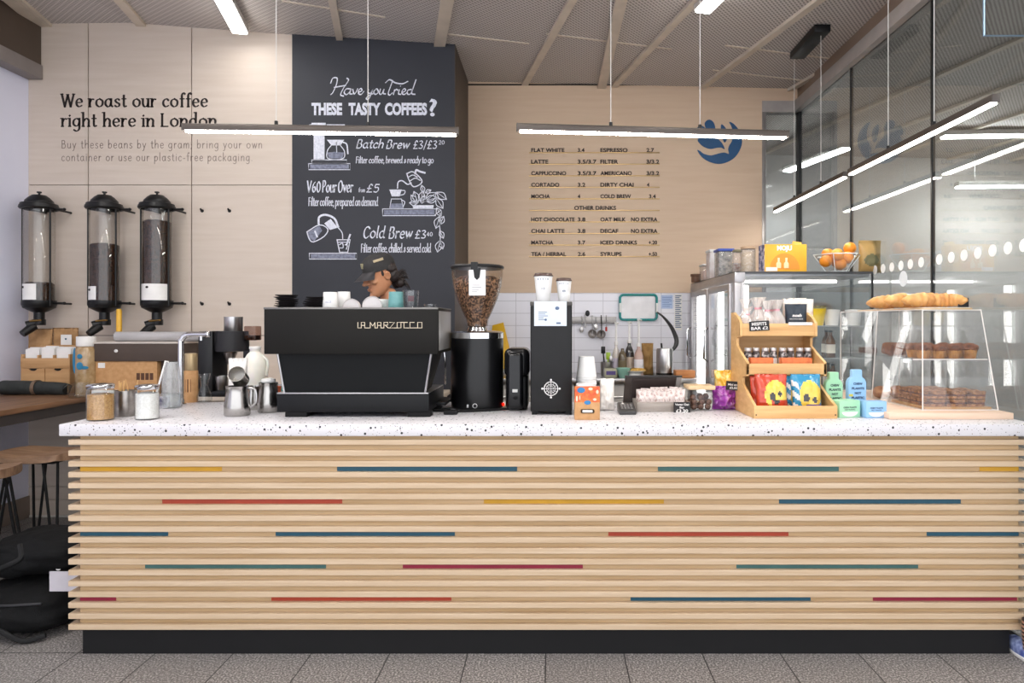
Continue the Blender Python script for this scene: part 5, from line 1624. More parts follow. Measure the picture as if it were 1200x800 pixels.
def paper_cup(px, Y, z, r1, h, lid, label, mark):
    t = thing('paper_cup', label, 'cup', (PX(px, Y), Y, z), 'takeaway cups on the black tower')
    c = PX(px, Y)
    b = B(); b.lathe([(0, 0), (r1 * .70, 0), (r1 * .72, .002), (r1, h), (0, h)], (c, Y, z), 32); body = part('body', b, mat('white_paper_cup', 'EFEFEE', 0.5), t)
    b = B(); b.lathe([(0, h), (r1 * 1.06, h), (r1 * 1.08, h + .004), (r1 * 1.0, h + .007), (r1 * .93, h + .016), (0, h + .016)], (c, Y, z), 32); part('lid', b, lid, t, 'dark brown lid')
    b = B(); yy_ = Y - r1 * .93
    b.text(mark, .016, .009, FR(c - .008, yy_ - .0006, z + h * .48), bold=.0, ext=.0003)
    for k in range(5): b.box(c - r1 * .6 + k * r1 * .26, c - r1 * .5 + k * r1 * .26, Y - r1 * (.985 - .06 * abs(k - 2)) - .0006, Y - r1 * .7, z + h * .86, z + h * .90)
    part('print', b, mat('slate_print', '5A6E8E', 0.6), body)
paper_cup(636.8, ytop, Z_(353.3) + .0005, .0465, .128, mat('brown_lid', '4A3630', 0.4), 'larger white paper cup with brown lid on the black tower', '12')
paper_cup(660.8, ytop + .02, Z_(353.3) + .0005, .0385, .105, mat('brown_lid', '4A3630', 0.4), 'smaller white paper cup with brown lid on the black tower', '8')

# stacks of white takeaway cups
pc = None
for st_, (px, Y, n0, r1, nm) in enumerate(((687, .40, 15, .052, 'taller'), (685, .27, 5, .054, 'front'))):
    zz0 = TOP
    for k in range(n0):
        lab = 'white takeaway cup stacked upside down beside the tower, one of the %s stack' % nm
        h = .105
        if pc is None:
            b = B(); b.lathe([(r1, .0), (r1 + .002, .002), (r1, .005), (r1 * .76, h), (0, h), (0, h - .002), (r1 * .75, h - .002), (r1 - .0012, .004), (r1 - .0012, 0), (r1, 0)], (0, 0, 0), 30)
            pc = solo('takeaway_cup', b, mat('white_paper_cup', 'EFEFEE', 0.5), lab, 'cup', 'upturned takeaway cups, %s stack' % nm)
            o = pc
        else:
            o = dup(pc, (0, 0, 0), 0, lab, 'upturned takeaway cups, %s stack' % nm)
        o.location = (PX(px, Y) + RND.uniform(-.0015, .0015), Y, zz0 + k * .0128)
# ================================================================== small things along the counter front
Y = DY(492); s = (Y - CAMY) / FPX
t = thing('dispenser_carton', 'kraft carton with orange printed header in front of the cups', 'carton', (PX(688, Y), Y + .05, TOP))
b = B(); b.box(PX(673.5, Y), PX(703, Y), Y, Y + .10, TOP, PZ(471, Y), .002); part('body', b, m_kraft(), t)
hd = B(); hd.box(PX(673.5, Y), PX(703, Y), Y + .0005, Y + .004, PZ(471.5, Y), PZ(452.5, Y))
hd = part('header', hd, mat('orange_print', 'E8803A', 0.5, c2='D4502C', scale=55), t, 'orange printed header')
b = B()
for px_, py_, rx, rz in ((681, 457, 4.6, 3.4), (688.5, 471.5, 4, 2.6)): b.ell((PX(px_, Y), Y - .0002, PZ(py_, Y)), (rx * s, .0016, rz * s), 20, 8)
part('blue_mark', b, mat('blue_print', '2B78B0', 0.5), hd, 'blue printed ovals')
b = B()
for px_, py_, rx, rz in ((676, 467, 1.2, 3.4), (692, 455.5, 2.6, 1.8), (700, 459, 1.6, 2.4), (697, 468, 2.2, 1.6), (679.5, 466, .6, 2.6)): b.ell((PX(px_, Y), Y - .0002, PZ(py_, Y)), (rx * s, .0016, rz * s), 14, 8)
part('pale_mark', b, mat('pale_print', 'F4DCC0', 0.5), hd)
b = B(); b.box(PX(680.5, Y), PX(696.5, Y), Y - .0012, Y + .002, PZ(484, Y), PZ(479.2, Y), .006, 3); sl = part('slot', b, m_blackm(), t, 'dark oval slot')
b = B(); b.box(PX(682.5, Y), PX(694.5, Y), Y - .002, Y, PZ(483, Y), PZ(480.2, Y), .003); part('napkin_edge', b, m_white(), sl)
Y = DY(482); s = (Y - CAMY) / FPX
b = pouch('', PX(703.5, Y), PX(721, Y), Y + .05, TOP, PZ(444, Y), .075, None, '', crimp=.02, nz=.014, seed=5)
solo('napkin_pack', b, mat('napkin_white', 'F3EEE8', 0.7), 'tall crumpled white napkin pack beside the kraft carton', 'napkins')
# till
Y = .57; s = (Y - CAMY) / FPX
t = thing('till_screen', 'dark back of a tilted till screen behind the grey tray', 'till', (PX(765, Y), Y + .06, TOP))
b = B()
def slab(x0, x1, xb0, xb1, yt, yb_, pt, pb, th):
    return [(PX(xb0, yb_), yb_, PZ(pb, yb_)), (PX(xb1, yb_), yb_, PZ(pb, yb_)), (PX(xb1, yb_), yb_ + th, PZ(pb, yb_)), (PX(xb0, yb_), yb_ + th, PZ(pb, yb_)),
            (PX(x0, yt), yt, PZ(pt, yt)), (PX(x1, yt), yt, PZ(pt, yt)), (PX(x1, yt), yt + th, PZ(pt, yt)), (PX(x0, yt), yt + th, PZ(pt, yt))]
b.hexa(slab(733, 799, 730, 794.5, Y, Y + .06, 440.5, 474, .018), .004); part('screen_back', b, mat('till_brown_black', '423834', 0.35), t)
b = B(); b.hexa(slab(741, 792, 739, 788, Y - .006, Y + .051, 443, 472, .006), .002); part('rear_cover', b, mat('till_cover', '352C2A', 0.3), t)
b = B(); b.hexa(slab(732.5, 799.5, 732.5, 799.5, Y - .004, Y - .003, 440, 442, .02)); part('top_edge', b, mat('till_edge', '26211F', 0.3), t)
b = B(); b.hexa(slab(793, 799, 789, 794.5, Y - .003, Y + .057, 441.5, 474, .004), .001); part('side_strip', b, mat('till_side_silver', 'A09A96', 0.4, .4), t, 'paler side strip')
b = B(); b.box(PX(752, Y), PX(775, Y), Y + .06, Y + .16, TOP, TOP + .012, .003); b.box(PX(758, Y), PX(769, Y), Y + .07, Y + .10, TOP, TOP + .10, .004); part('stand', b, m_black(), t)
# card reader
Y = DY(486)
t = thing('card_reader', 'small black card reader lying before the till screen', 'card reader', (PX(735.5, Y), Y + .05, TOP))
b = B(); x0, x1 = PX(726, Y), PX(746, Y)
b.hexa([(x0, Y, TOP), (x1, Y, TOP), (x1, Y + .13, TOP), (x0, Y + .13, TOP), (x0, Y, TOP + .018), (x1, Y, TOP + .018), (x1, Y + .13, TOP + .05), (x0, Y + .13, TOP + .05)], .005); part('body', b, mat('charcoal_plastic', '3A3838', 0.4), t)
for r in range(3):
    for k in range(4):
        b = B(); f = .25 + r * .2; b.box(x0 + .012 + k * .016, x0 + .023 + k * .016, Y + .13 * f, Y + .13 * f + .014, TOP + .018 + .032 * f, TOP + .024 + .032 * f, .002); part('key', b, mat('key_grey', '8B8786', 0.5), t)
b = B(); b.box(PX(733, Y + .08), PX(742, Y + .08), Y + .08, Y + .082, TOP + .03, TOP + .03); b.tube([(PX(731, Y), Y + .10, PZ(472, Y + .1)), (PX(740, Y), Y + .10, PZ(478, Y + .1)), (PX(744, Y), Y + .08, PZ(481, Y + .08))], .004, 6, 4)
solo('receipt_curl', b, m_white(), 'white curl of receipt paper above the card reader', 'paper')
# grey tray with wrapped bars
Y = DY(482.5); s = (Y - CAMY) / FPX
x0, x1 = PX(746.5, Y), PX(809, Y)
t = thing('grey_tray', 'low grey wooden tray of wrapped bars in front of the till', 'tray', ((x0 + x1) / 2, Y + .1, TOP))
GT = mat('grey_washed_wood', 'A39A92', 0.6, c2='8E857D', scale=8, stretch=(1, 3, 8))
zt2 = PZ(471, Y)
b = B(); b.box(x0, x1, Y, Y + .01, TOP, zt2, .001); part('front_board', b, GT, t)
b = B(); b.box(x0, x1, Y + .19, Y + .20, TOP, zt2, .001); part('back_board', b, GT, t)
for xa in (x0, x1 - .01):
    b = B(); b.box(xa, xa + .01, Y + .01, Y + .19, TOP, zt2, .001); part('side_board', b, GT, t)
b = B(); b.box(x0 + .01, x1 - .01, Y + .01, Y + .19, TOP, TOP + .006); part('base_board', b, GT, t)
WR = mat('bar_wrapper', 'E6DAD6', 0.3, c2='B89A92', scale=45, lo=.5, hi=.62)
wb = None
for k in range(9):
    for r in range(2):
        xa = x0 + .02 + k * ((x1 - x0 - .045) / 9)
        loc = (xa + .012, Y + .05 + r * .085, TOP + .008)
        lab = 'wrapped bar in the grey tray, one of the %s row' % ('front', 'rear')[r]
        if wb is None:
            b = pouch('', -.022, .022, 0, 0, .098, .024, None, '', crimp=.08, nz=.008)
            wb = solo('wrapped_bar', b, WR, lab, 'bar', 'wrapped bars in the front row'); wb.location = loc
        else:
            dup(wb, loc, RND.uniform(-.5, .5), lab, 'wrapped bars in the %s row' % ('front', 'rear')[r], scale=(1, 1, RND.uniform(.92, 1.12)))
def price_card(x0, x1, y0, y1, Y, lines, label, tilt=0.0, roll=0.0):
    s = (Y - CAMY) / FPX
    t = thing('price_card', label, 'price card', ((PX(x0, Y) + PX(x1, Y)) / 2, Y, PZ(y1, Y)), None)
    w, h = (x1 - x0) * s, (y1 - y0) * s
    m = Matrix.Translation((PX(x0, Y), Y, PZ(y1, Y))) @ Matrix.Rotation(roll, 4, 'Y') 
    b = B(); b.box(0, w, 0, .003, 0, h, .0006, 1, mtx=m); part('board', b, mat('slate_card', '1B191B', 0.6), t)
    b = B()
    mm = m @ Matrix.Translation((0, -.0008, 0)) @ Matrix.Rotation(PI / 2, 4, 'X')
    for tx, fx, fy, fw, fh in lines:
        b.text(tx, fw * w, fh * h, mm @ Matrix.Translation((fx * w, fy * h, 0)), bold=.02, ext=.0002)
    part('lettering', b, m_white(), t, 'white chalk-pen lettering')
price_card(789.5, 809, 471, 484, DY(483.2), [('Vegan Oat', .08, .70, .84, .17), ('Bar', .36, .43, .28, .17), ('£3.20', .14, .08, .72, .26)], 'black price card reading £3.20 leaning on the grey tray')
# square jar with wooden lid
Y = DY(481.5); s = (Y - CAMY) / FPX
t = thing('biscuit_jar', 'square glass jar with wooden lid holding dark truffles', 'jar', (PX(821, Y), Y + .06, TOP))
b = B(); b.box(PX(811.5, Y), PX(835, Y), Y, Y + .11, TOP, PZ(456.5, Y), .008, 3); part('body', b, m_glass(), t)
b = B(); b.box(PX(806, Y), PX(838, Y), Y - .012, Y + .122, PZ(456.5, Y), PZ(451.8, Y), .004); part('lid', b, mat('pale_lid_wood', 'DDC29A', 0.5, c2='CBAD82', scale=6, stretch=(1, 4, 4)), t, 'pale wooden lid')
for k in range(14):
    b = B(); b.ell((PX(814.5 + (k % 3) * 8.5 + RND.uniform(-1, 1), Y), Y + .03 + .05 * ((k // 3) % 2), TOP + .02 + .024 * (k // 5)), .0165, 14, 10, nz=.15, nsc=60)
    solo('truffle', b, mat('dark_truffle', '6B4A3A', 0.7, c2='3B2419', scale=50), 'dark chocolate truffle inside the square wooden-lidded jar', 'truffle', 'truffles in the square jar')
# purple and yellow bags
Y = DY(481)
PUR = mat('purple_film', '9A3FA0', 0.18, c2='D9A0DA', scale=22, lo=.5, hi=.68, coat=.6)
b = pouch('', PX(837, Y), PX(866, Y), Y + .055, TOP, PZ(453, Y), .095, None, '', crimp=.05, nz=.035, seed=3)
solo('purple_bag', b, PUR, 'shiny purple film bag in front of the wooden snack stand', 'bag')
b = pouch('', PX(839, Y + .11), PX(867, Y + .11), Y + .155, TOP, PZ(434, Y + .11), .09, None, '', crimp=.05, nz=.03, seed=9)
solo('yellow_bag', b, mat('yellow_film', 'EDB42E', 0.22, c2='F7DB8C', scale=22, lo=.5, hi=.68, coat=.6), 'yellow film bag standing behind the purple bag', 'bag')
price_card(850.5, 868, 446, 456.5, Y - .006, [('Mini eggs', .12, .52, .76, .22), ('£2.50', .25, .16, .5, .22)], 'small black price card between the purple and yellow bags', roll=.08)

# ================================================================== wooden snack stand
SXL, SXR = .976, 1.347
t = thing('snack_stand', 'three tier pine snack stand with stepped side panels', 'stand', ((SXL + SXR) / 2, .34, TOP))
tiers = [(.14, TOP, 1.122, .16), (.27, 1.262, 1.317, .15), (.39, 1.452, 1.516, .15)]
PN = m_pine()
prof = [(.135, TOP), (.555, TOP), (.555, 1.575), (.50, 1.575), (.42, 1.548), (.375, 1.52), (.375, 1.45), (.44, 1.44), (.44, 1.40), (.34, 1.355), (.258, 1.325), (.258, 1.255), (.33, 1.245), (.33, 1.21), (.21, 1.155), (.135, 1.125)]
for x in (SXL - .014, SXR):
    b = B(); b.prism(prof, x, x + .014, axis='X', bev=.0015); part('side_panel', b, PN, t, None)
for yf, z0, z1, dp in tiers:
    b = B(); b.box(SXL - .014, SXR + .014, yf - .012, yf, z0, z1, .0015); part('front_board', b, PN, t)
    b = B(); b.box(SXL, SXR, yf, yf + dp, z0 + .006, z0 + .016); part('tier_floor', b, PN, t)
b = B(); b.box(SXL, SXR, .545, .553, TOP, 1.50); part('back_board', b, PN, t)
b = B()
for yf, z0, z1, dp in tiers:
    for x in (SXL - .004, SXR + .004): b.cyl((x, yf - .012, z0 + .018), .0035, .001, 10, mtx=Matrix.Rotation(PI / 2, 4, 'X'))
part('screw_head', b, m_blackm(), t)
# crisps
RED_, YEL_, BLU_, DRK, VIO, WHT = (mat(n, c, 0.25, coat=.5) for n, c in (('crisp_red', 'C8442C'), ('crisp_yellow', 'EBCB52'), ('crisp_blue', '2F8DB8'), ('crisp_dark', '2A2422'), ('crisp_violet', '6A5AA8'), ('crisp_white', 'F2EFE6')))
def pick_red(u, v):
    if v > .93 or v < .05: return 0
    if .30 < u < .95 and .12 < v < .36 and abs(v - .24) < .12 and u > .45: return 0 if v < .2 else 3 if (u - .62) ** 2 + (v - .32) ** 2 < .01 else 0
    if (u - .62) ** 2 / .15 + (v - .48) ** 2 / .13 < 1: return 2 if (u - .5) ** 2 * 1.5 + (v - .42) ** 2 < .012 or (u - .75) ** 2 + (v - .50) ** 2 < .004 else 1
    return 0
def pick_blue(u, v):
    if v > .93 or v < .05: return 0
    if u < .16: return 4 if int((v * 7 + u * 4)) % 2 else 0
    if .40 < u < .95 and .10 < v < .24: return 3
    if (u - .58) ** 2 / .17 + (v - .46) ** 2 / .14 < 1: return 2 if (u - .42) ** 2 + (v - .40) ** 2 < .012 or (u - .72) ** 2 + (v - .34) ** 2 < .006 else 1
    return 0
yb_ = .20
specs = (('red', SXL + .018, SXL + .175, .215, -.20, (RED_, YEL_, DRK), pick_red, 'red crisp bag with yellow print on the bottom tier, front'),
         ('red', SXL + .006, SXL + .150, .262, -.12, (RED_, YEL_, DRK), pick_red, 'red crisp bag standing behind the front red one'),
         ('blue', SXL + .195, SXL + .345, .215, .08, (BLU_, YEL_, DRK, VIO, WHT), pick_blue, 'blue crisp bag with yellow print on the bottom tier, front'),
         ('blue', SXL + .170, SXL + .315, .262, .16, (BLU_, YEL_, DRK, VIO, WHT), pick_blue, 'blue crisp bag standing behind the front blue one'))
for k, (nm, xa, xb, y, yw, ms, pk, lab) in enumerate(specs):
    b = pouch('', xa, xb, y - (.012 if k % 2 == 0 else 0), TOP + .018, TOP + .018 + (.188 if k % 2 == 0 else .176), .052, None, '', crimp=.06, nz=.008, seed=k, pick=pk, lean=(.16 if k % 2 == 0 else .05), yaw=yw * .3)
    solo('crisp_bag', b, list(ms), lab, 'crisps', 'crisp bags on the bottom tier')
# middle tier: orange cartons and jars
for k, (xa, xb) in enumerate(((.02, .135), (.175, .33))):
    b = B(); b.box(SXL + xa, SXL + xb, .30, .345, 1.278, 1.343, .003)
    solo('orange_bar', b, mat('orange_wrapper', 'E07A3C', 0.4, c2='C85F28', scale=30), ('short orange bar box on the middle tier, left', 'long orange bar box on the middle tier, right')[k], 'snack')
bj = None
JM = [mat('jar_contents_dark', '3C3230', 0.5, c2='B9B4B2', scale=45, lo=.5, hi=.6), mat('jar_contents_amber', '6E5234', 0.4, c2='2A1C14', scale=40)]
for k in range(8):
    xa = SXL + .03 + k * .0445
    lab = 'small dark jar in the row behind the orange boxes, middle tier'
    if bj is None:
        bj = thing('snack_jar', lab, 'jar', (0, 0, 0), 'small dark jars on the middle tier')
        b = B(); b.lathe([(0, 0), (.019, 0), (.020, .004), (.020, .085), (.016, .095), (.0, .095)], (0, 0, 0), 18); part('body', b, JM[0], bj)
        b = B(); b.cyl((0, 0, .095), .0175, .018, 18, .002); part('lid', b, mat('jar_lid_silver', 'D7D2CE', 0.3, .6), bj, 'silver lid')
        b = B(); b.lathe([(.0204, .02), (.0204, .06), (.0206, .06), (.0206, .02), (.0204, .02)], (0, 0, 0), 18); part('paper_band', b, m_white(), bj)
        bj.location = (xa, .385, 1.278)
    else:
        dup(bj, (xa, .385 + .012 * (k % 2), 1.278), k * .9)
# top tier: cellophane biscuit bags, blue pouch
CEL = glass('cellophane', 'FDFAF8', 2.2, .12, haze=.42, hazecol='FFFAF6')
BIS = mat('ginger_biscuit', 'C98D58', 0.8, c2='A9683A', scale=40)
cb = None
for k, (xa, y, yw) in enumerate(((.042, .436, .2), (.094, .44, -.3), (.146, .436, .1), (.198, .44, -.1), (.05, .50, .4), (.123, .502, -.2), (.196, .50, .3))):
    lab = 'clear bag of biscuits tied at the neck on the top tier, %s row' % ('front' if k < 4 else 'rear')
    if cb is None:
        cb = thing('biscuit_bag', lab, 'biscuit bag', (0, 0, 0), 'clear biscuit bags on the top tier, front row')
        b = B(); b.lathe([(0, 0), (.030, 0), (.036, .02), (.034, .055), (.014, .085), (.010, .095), (.024, .125), (.030, .135)], (0, 0, 0), 22, flute=.10, nf=9)
        part('film', b, CEL, cb)
        b = B(); b.lathe([(.012, .087), (.0125, .095), (.012, .097), (.0105, .092), (.012, .087)], (0, 0, 0), 16); part('ribbon_tie', b, mat('pink_ribbon', 'E7A7B2', 0.4), cb, 'pink tie')
        for q in range(4):
            b = B(); b.lathe([(0, 0), (.022, 0), (.024, .004), (.020, .009), (0, .010)], (.002 * q, 0, .006 + q * .014), 18, Matrix.Rotation(.15 * (q - 1.5), 4, 'Y')); part('biscuit', b, BIS, cb)
        cb.location = (SXL + xa, y, 1.470)
        cb.rotation_euler = (0, 0, yw)
    else:
        dup(cb, (SXL + xa, y, 1.470), yw, lab, 'clear biscuit bags on the top tier, %s row' % ('front' if k < 4 else 'rear'), scale=(1.15, 1.15, RND.uniform(1.2, 1.5)))
NV = mat('navy_pouch', '22303F', 0.4, c2='1B2633', scale=8)
Yp = .425
t = thing('navy_pouch', 'navy blue snack pouch with white lettering on the top tier', 'pouch', ((PX(937, Yp)), Yp, 1.47))
b = pouch('', PX(921, Yp), PX(947.5, Yp), Yp + .02, 1.470, PZ(356, Yp), .05, None, '', crimp=.05, nz=.003, seed=2); part('bag', b, NV, t)
b = B(); b.text('nosh', 11 * (Yp - CAMY) / FPX, .014, FR(PX(928.5, Yp - .012), Yp - .0125, PZ(371, Yp)), bold=.04, ext=.0006, shear=.2); b.text('ANYWHERE', 16 * (Yp - CAMY) / FPX, .0055, FR(PX(925, Yp - .012), Yp - .0125, PZ(374.3, Yp)), ext=.0006)
part('lettering', b, m_white(), t, 'white lettering')
for k in range(3):
    b = pouch('', PX(916 + k * 9, .50), PX(936 + k * 10, .50), .49 + k * .02, 1.470, PZ(350 - k % 2, .5), .03, None, '', crimp=.05, nz=.006, seed=20 + k)
    solo('white_snack_bag', b, mat('pale_snack_film', 'F2E6DC', 0.3, c2='E2B48E', scale=25, lo=.55, hi=.7), 'pale snack bag behind the navy pouch, %s' % ('left', 'middle', 'right')[k], 'bag', 'pale bags behind the navy pouch')
price_card(878.5, 902, 376.5, 388, .372, [('MISFITS', .12, .55, .74, .30), ('BAR £2', .08, .12, .84, .28)], 'black price card on the top board of the snack stand', roll=-.05)
b = B(); b.box(PX(924, .373), PX(952, .373), .371, .375, PZ(381, .373), PZ(377.5, .373), .0005)
solo('label_strip', b, mat('pale_ticket', 'E6E9EC', 0.5), 'pale ticket strip on the top board below the navy pouch', 'label')

# ================================================================== gum packs
GRN = mat('mint_green', 'A6DDB4', 0.45); BLU = mat('sky_blue', '98C6F0', 0.45)
PRN = mat('dark_green_print', '20403A', 0.5); PRB = mat('navy_print', '1E3C66', 0.5); RS = mat('red_seal', '9B2F3A', 0.5); YS = mat('yellow_flash', 'E3D25A', 0.5)
def gum_pouch(x0, x1, y0, y1, Y, m, pm, label):
    s = (Y - CAMY) / FPX
    t = thing('gum_pouch', label, 'pouch', ((PX(x0, Y) + PX(x1, Y)) / 2, Y, TOP), 'chewing gum packs')
    w = (x1 - x0) * s; xc = (PX(x0, Y) + PX(x1, Y)) / 2; H = PZ(y0, Y) - TOP
    b = B()
    pr = [(-w / 2, 0), (w / 2, 0), (w / 2, H * .72), (w * .40, H * .80), (w * .27, H * .83), (w * .27, H), (-w * .27, H), (-w * .27, H * .83), (-w * .40, H * .80), (-w / 2, H * .72)]
    b.prism([(xc + p[0], TOP + p[1]) for p in pr], Y, Y + .035, bev=.004); part('pack', b, m, t)
    b = B(); z1 = PZ(y1, Y)
    for k, (tx, fw) in enumerate((('CHEW', .5), ('PLANTS', .68), ('NOT', .36), ('PLASTIC', .70))):
        b.text(tx, fw * w, .0105, FR(xc - fw * w / 2 + .003, Y - .0005, TOP + H * (.66 - .105 * k)), bold=.06, ext=.0004)
    part('lettering', b, pm, t, 'dark bold lettering')
    b = B(); b.ell((xc + w * .33, Y - .0002, TOP + H * .17), (.0085, .001, .0085), 18, 6); part('red_seal', b, RS, t, 'dark red round seal')
    b = B(); b.box(xc - w * .46, xc - w * .24, Y - .001, Y + .001, TOP + H * .40, TOP + H * .45); part('yellow_flash', b, YS, t)
    return t
def gum_box(xc, Y, w, d, h, yaw, m, pm, label):
    t = thing('gum_box', label, 'box', (xc, Y, TOP), 'chewing gum packs')
    M_ = Matrix.Translation((xc, Y, TOP)) @ Matrix.Rotation(yaw, 4, 'Z')
    b = B(); b.box(-w / 2, w / 2, 0, d, 0, h, .003, mtx=M_); part('carton', b, m, t)
    mf = M_ @ Matrix.Translation((0, -.0006, 0)) @ Matrix.Rotation(PI / 2, 4, 'X')
    b = B(); b.text('CHEW PLANTS', w * .62, .007, mf @ Matrix.Translation((-w * .31, h * .56, 0)), bold=.05, ext=.0003); b.text('NOT PLASTIC', w * .5, .0055, mf @ Matrix.Translation((-w * .25, h * .44, 0)), bold=.04, ext=.0003); part('lettering', b, pm, t, 'dark lettering')
    b = B(); b.prism([(w * .38 * math.cos(PI + PI * i / 12), h * .34 + h * .27 * math.sin(PI + PI * i / 12)) for i in range(13)], -.001, .001, mtx=M_); part('pale_arc', b, m_white(), t, 'pale arc panel')
    return t
Yg2 = DY(490) + .02
gum_pouch(967.5, 988, 436, 468, Yg2 + .14, GRN, PRN, 'mint green gum pouch behind the green box, reading chew plants')
gum_pouch(994, 1015.5, 433, 469, Yg2 + .13, BLU, PRB, 'sky blue gum pouch behind the boxes, with white round cap top')
b = B(); 
gum_box(PX(996, Yg2), Yg2, .115, .075, .083, .22, GRN, PRN, 'mint green gum box on the worktop beside the snack stand')
gum_box(PX(1027, Yg2 - .01), Yg2 - .012, .105, .06, .080, .10, BLU, PRB, 'sky blue gum box beside the mint green one')

# ================================================================== pastry case
t = thing('base_board', 'pale pink-beige wooden board under the clear pastry case', 'board', (1.89, .55, TOP))
b = B(); b.box(1.595, 2.185, .10, 1.22, TOP + .0005, TOP + .031, .002); part('plank', b, mat('pale_board', 'EBCFB8', 0.5, c2='DDBDA4', scale=4, stretch=(.4, 3, 5)), t)
ZB2 = TOP + .0315; ZT2 = 1.586; XL2, XR2 = 1.80, 2.172
t = thing('pastry_case', 'clear acrylic pastry case with slanted front on the board', 'display case', (1.98, .6, ZB2))
AC = m_acryl()
EDG = mat('acrylic_edge', 'EDE6E2', 0.25)
YB0, YT0, YBK = .19, .325, 1.14
XT2 = 1.872
b = B(); b.hexa([(XL2, YB0, ZB2), (XR2, YB0, ZB2), (XR2, YB0 + .004, ZB2), (XL2, YB0 + .004, ZB2), (XT2, YT0, ZT2), (XR2, YT0, ZT2), (XR2, YT0 + .004, ZT2), (XT2, YT0 + .004, ZT2)]); part('front_panel', b, AC, t)
b = B(); b.hexa([(XL2, YB0, ZB2), (XL2 + .004, YB0, ZB2), (XL2 + .004, YBK, ZB2), (XL2, YBK, ZB2), (XT2, YT0, ZT2), (XT2 + .004, YT0, ZT2), (XL2 + .004, YBK, ZT2), (XL2, YBK, ZT2)]); part('side_panel', b, AC, t)
b = B(); b.prism([(YB0, ZB2), (YBK, ZB2), (YBK, ZT2), (YT0, ZT2)], XR2 - .004, XR2, axis='X'); part('side_panel', b, AC, t)
b = B(); b.prism([(XT2, YT0), (XR2, YT0), (XR2, YBK), (XL2, YBK)], ZT2 - .005, ZT2, axis='Z'); part('top_panel', b, AC, t)
ZM = 1.338
b = B(); b.box(XL2 + .045, XR2 - .005, YB0 + .085, YBK - .01, ZM - .005, ZM); part('shelf', b, AC, t)
b = B(); r_ = .0028
for xb_, xt_, xk in ((XL2 + .002, XT2 + .002, XL2 + .002), (XR2 - .002, XR2 - .002, XR2 - .002)):
    b.tube([(xb_, YB0, ZB2), (xt_, YT0, ZT2), (xk, YBK, ZT2)], r_, 6); b.tube([(xk, YBK, ZT2), (xk, YBK, ZB2), (xb_, YB0, ZB2)], r_, 6)
b.tube([(XT2, YT0, ZT2 - .002), (XR2, YT0, ZT2 - .002)], r_, 6); b.tube([(XL2, YB0 + .087, ZM - .002), (XR2, YB0 + .087, ZM - .002)], r_ * 1.2, 6); b.tube([(XL2, YB0 + .002, ZB2 + .002), (XR2, YB0 + .002, ZB2 + .002)], r_, 6)
b.tube([(XL2 + .002, .72, ZB2), (XL2 + .035, .72, ZT2)], r_, 6)
part('polished_edge', b, EDG, t, 'pale polished edges')
# croissants on a paper-lined board on top
t = thing('serving_board', 'thin pale board of croissants on top of the pastry case', 'board', (1.98, .68, ZT2 + .001))
b = B(); b.box(1.89, 2.15, .36, 1.10, ZT2 + .001, ZT2 + .011, .003); part('board', b, mat('pale_lid_wood', 'DDC29A'), t)
b = B(); b.box(1.90, 2.14, .365, 1.09, ZT2 + .0112, ZT2 + .013); part('paper_liner', b, m_white(), t, 'white paper liner')
CRO = mat('croissant_crust', 'E3AC66', 0.42, c2='B8733A', scale=14, stretch=(1, 1, 1), lo=.35, hi=.7, bump=.25, coat=.15)
def croissant_mesh():
    b = B(); pts = []; rad = []
    N = 36
    for i in range(N + 1):
        u = i / N * 2 - 1
        a = u * 1.25
        pts.append((.095 * math.sin(a), -.055 * math.cos(a) + .04, .030 + .003 * math.cos(a * 2)))
        seg_ = abs((u * 4.5 + .5) % 1 - .5)
        rad.append(max(.004, .034 * (1 - abs(u) ** 2.2) ** .75 + .013 * (.5 - seg_) * (1 - abs(u))))
    b.tube(pts, rad, 18)
    b.displace(.005, 45)
    return b
cr = None
for k, (x, y, yw) in enumerate(((1.93, .43, .15), (2.06, .44, -.25), (1.91, .60, .5), (2.07, .60, .0), (1.92, .78, -.2), (2.07, .80, .3), (1.99, .96, .1))):
    lab = ('croissant at the front left of the board on the pastry case', 'croissant at the front right of the board on the pastry case', 'croissant in the second row, left', 'croissant in the second row, right',
           'croissant in the third row, left', 'croissant in the third row, right', 'croissant at the back of the board')[k]
    if cr is None:
        cr = solo('croissant', croissant_mesh(), CRO, lab, 'croissant', 'croissants on the pastry case'); cr.location = (x, y, ZT2 + .012); cr.rotation_euler = (0, 0, yw)
    else:
        dup(cr, (x, y, ZT2 + .012), yw + PI * (k % 2), lab, scale=RND.uniform(.92, 1.08))
b = B(); b.box(2.10, 2.155, .40, .404, ZT2 + .014, ZT2 + .062, .001); solo('slate_ticket', b, mat('slate_card', '1B191B', 0.6), 'small blank slate ticket behind the croissants on the case', 'ticket')
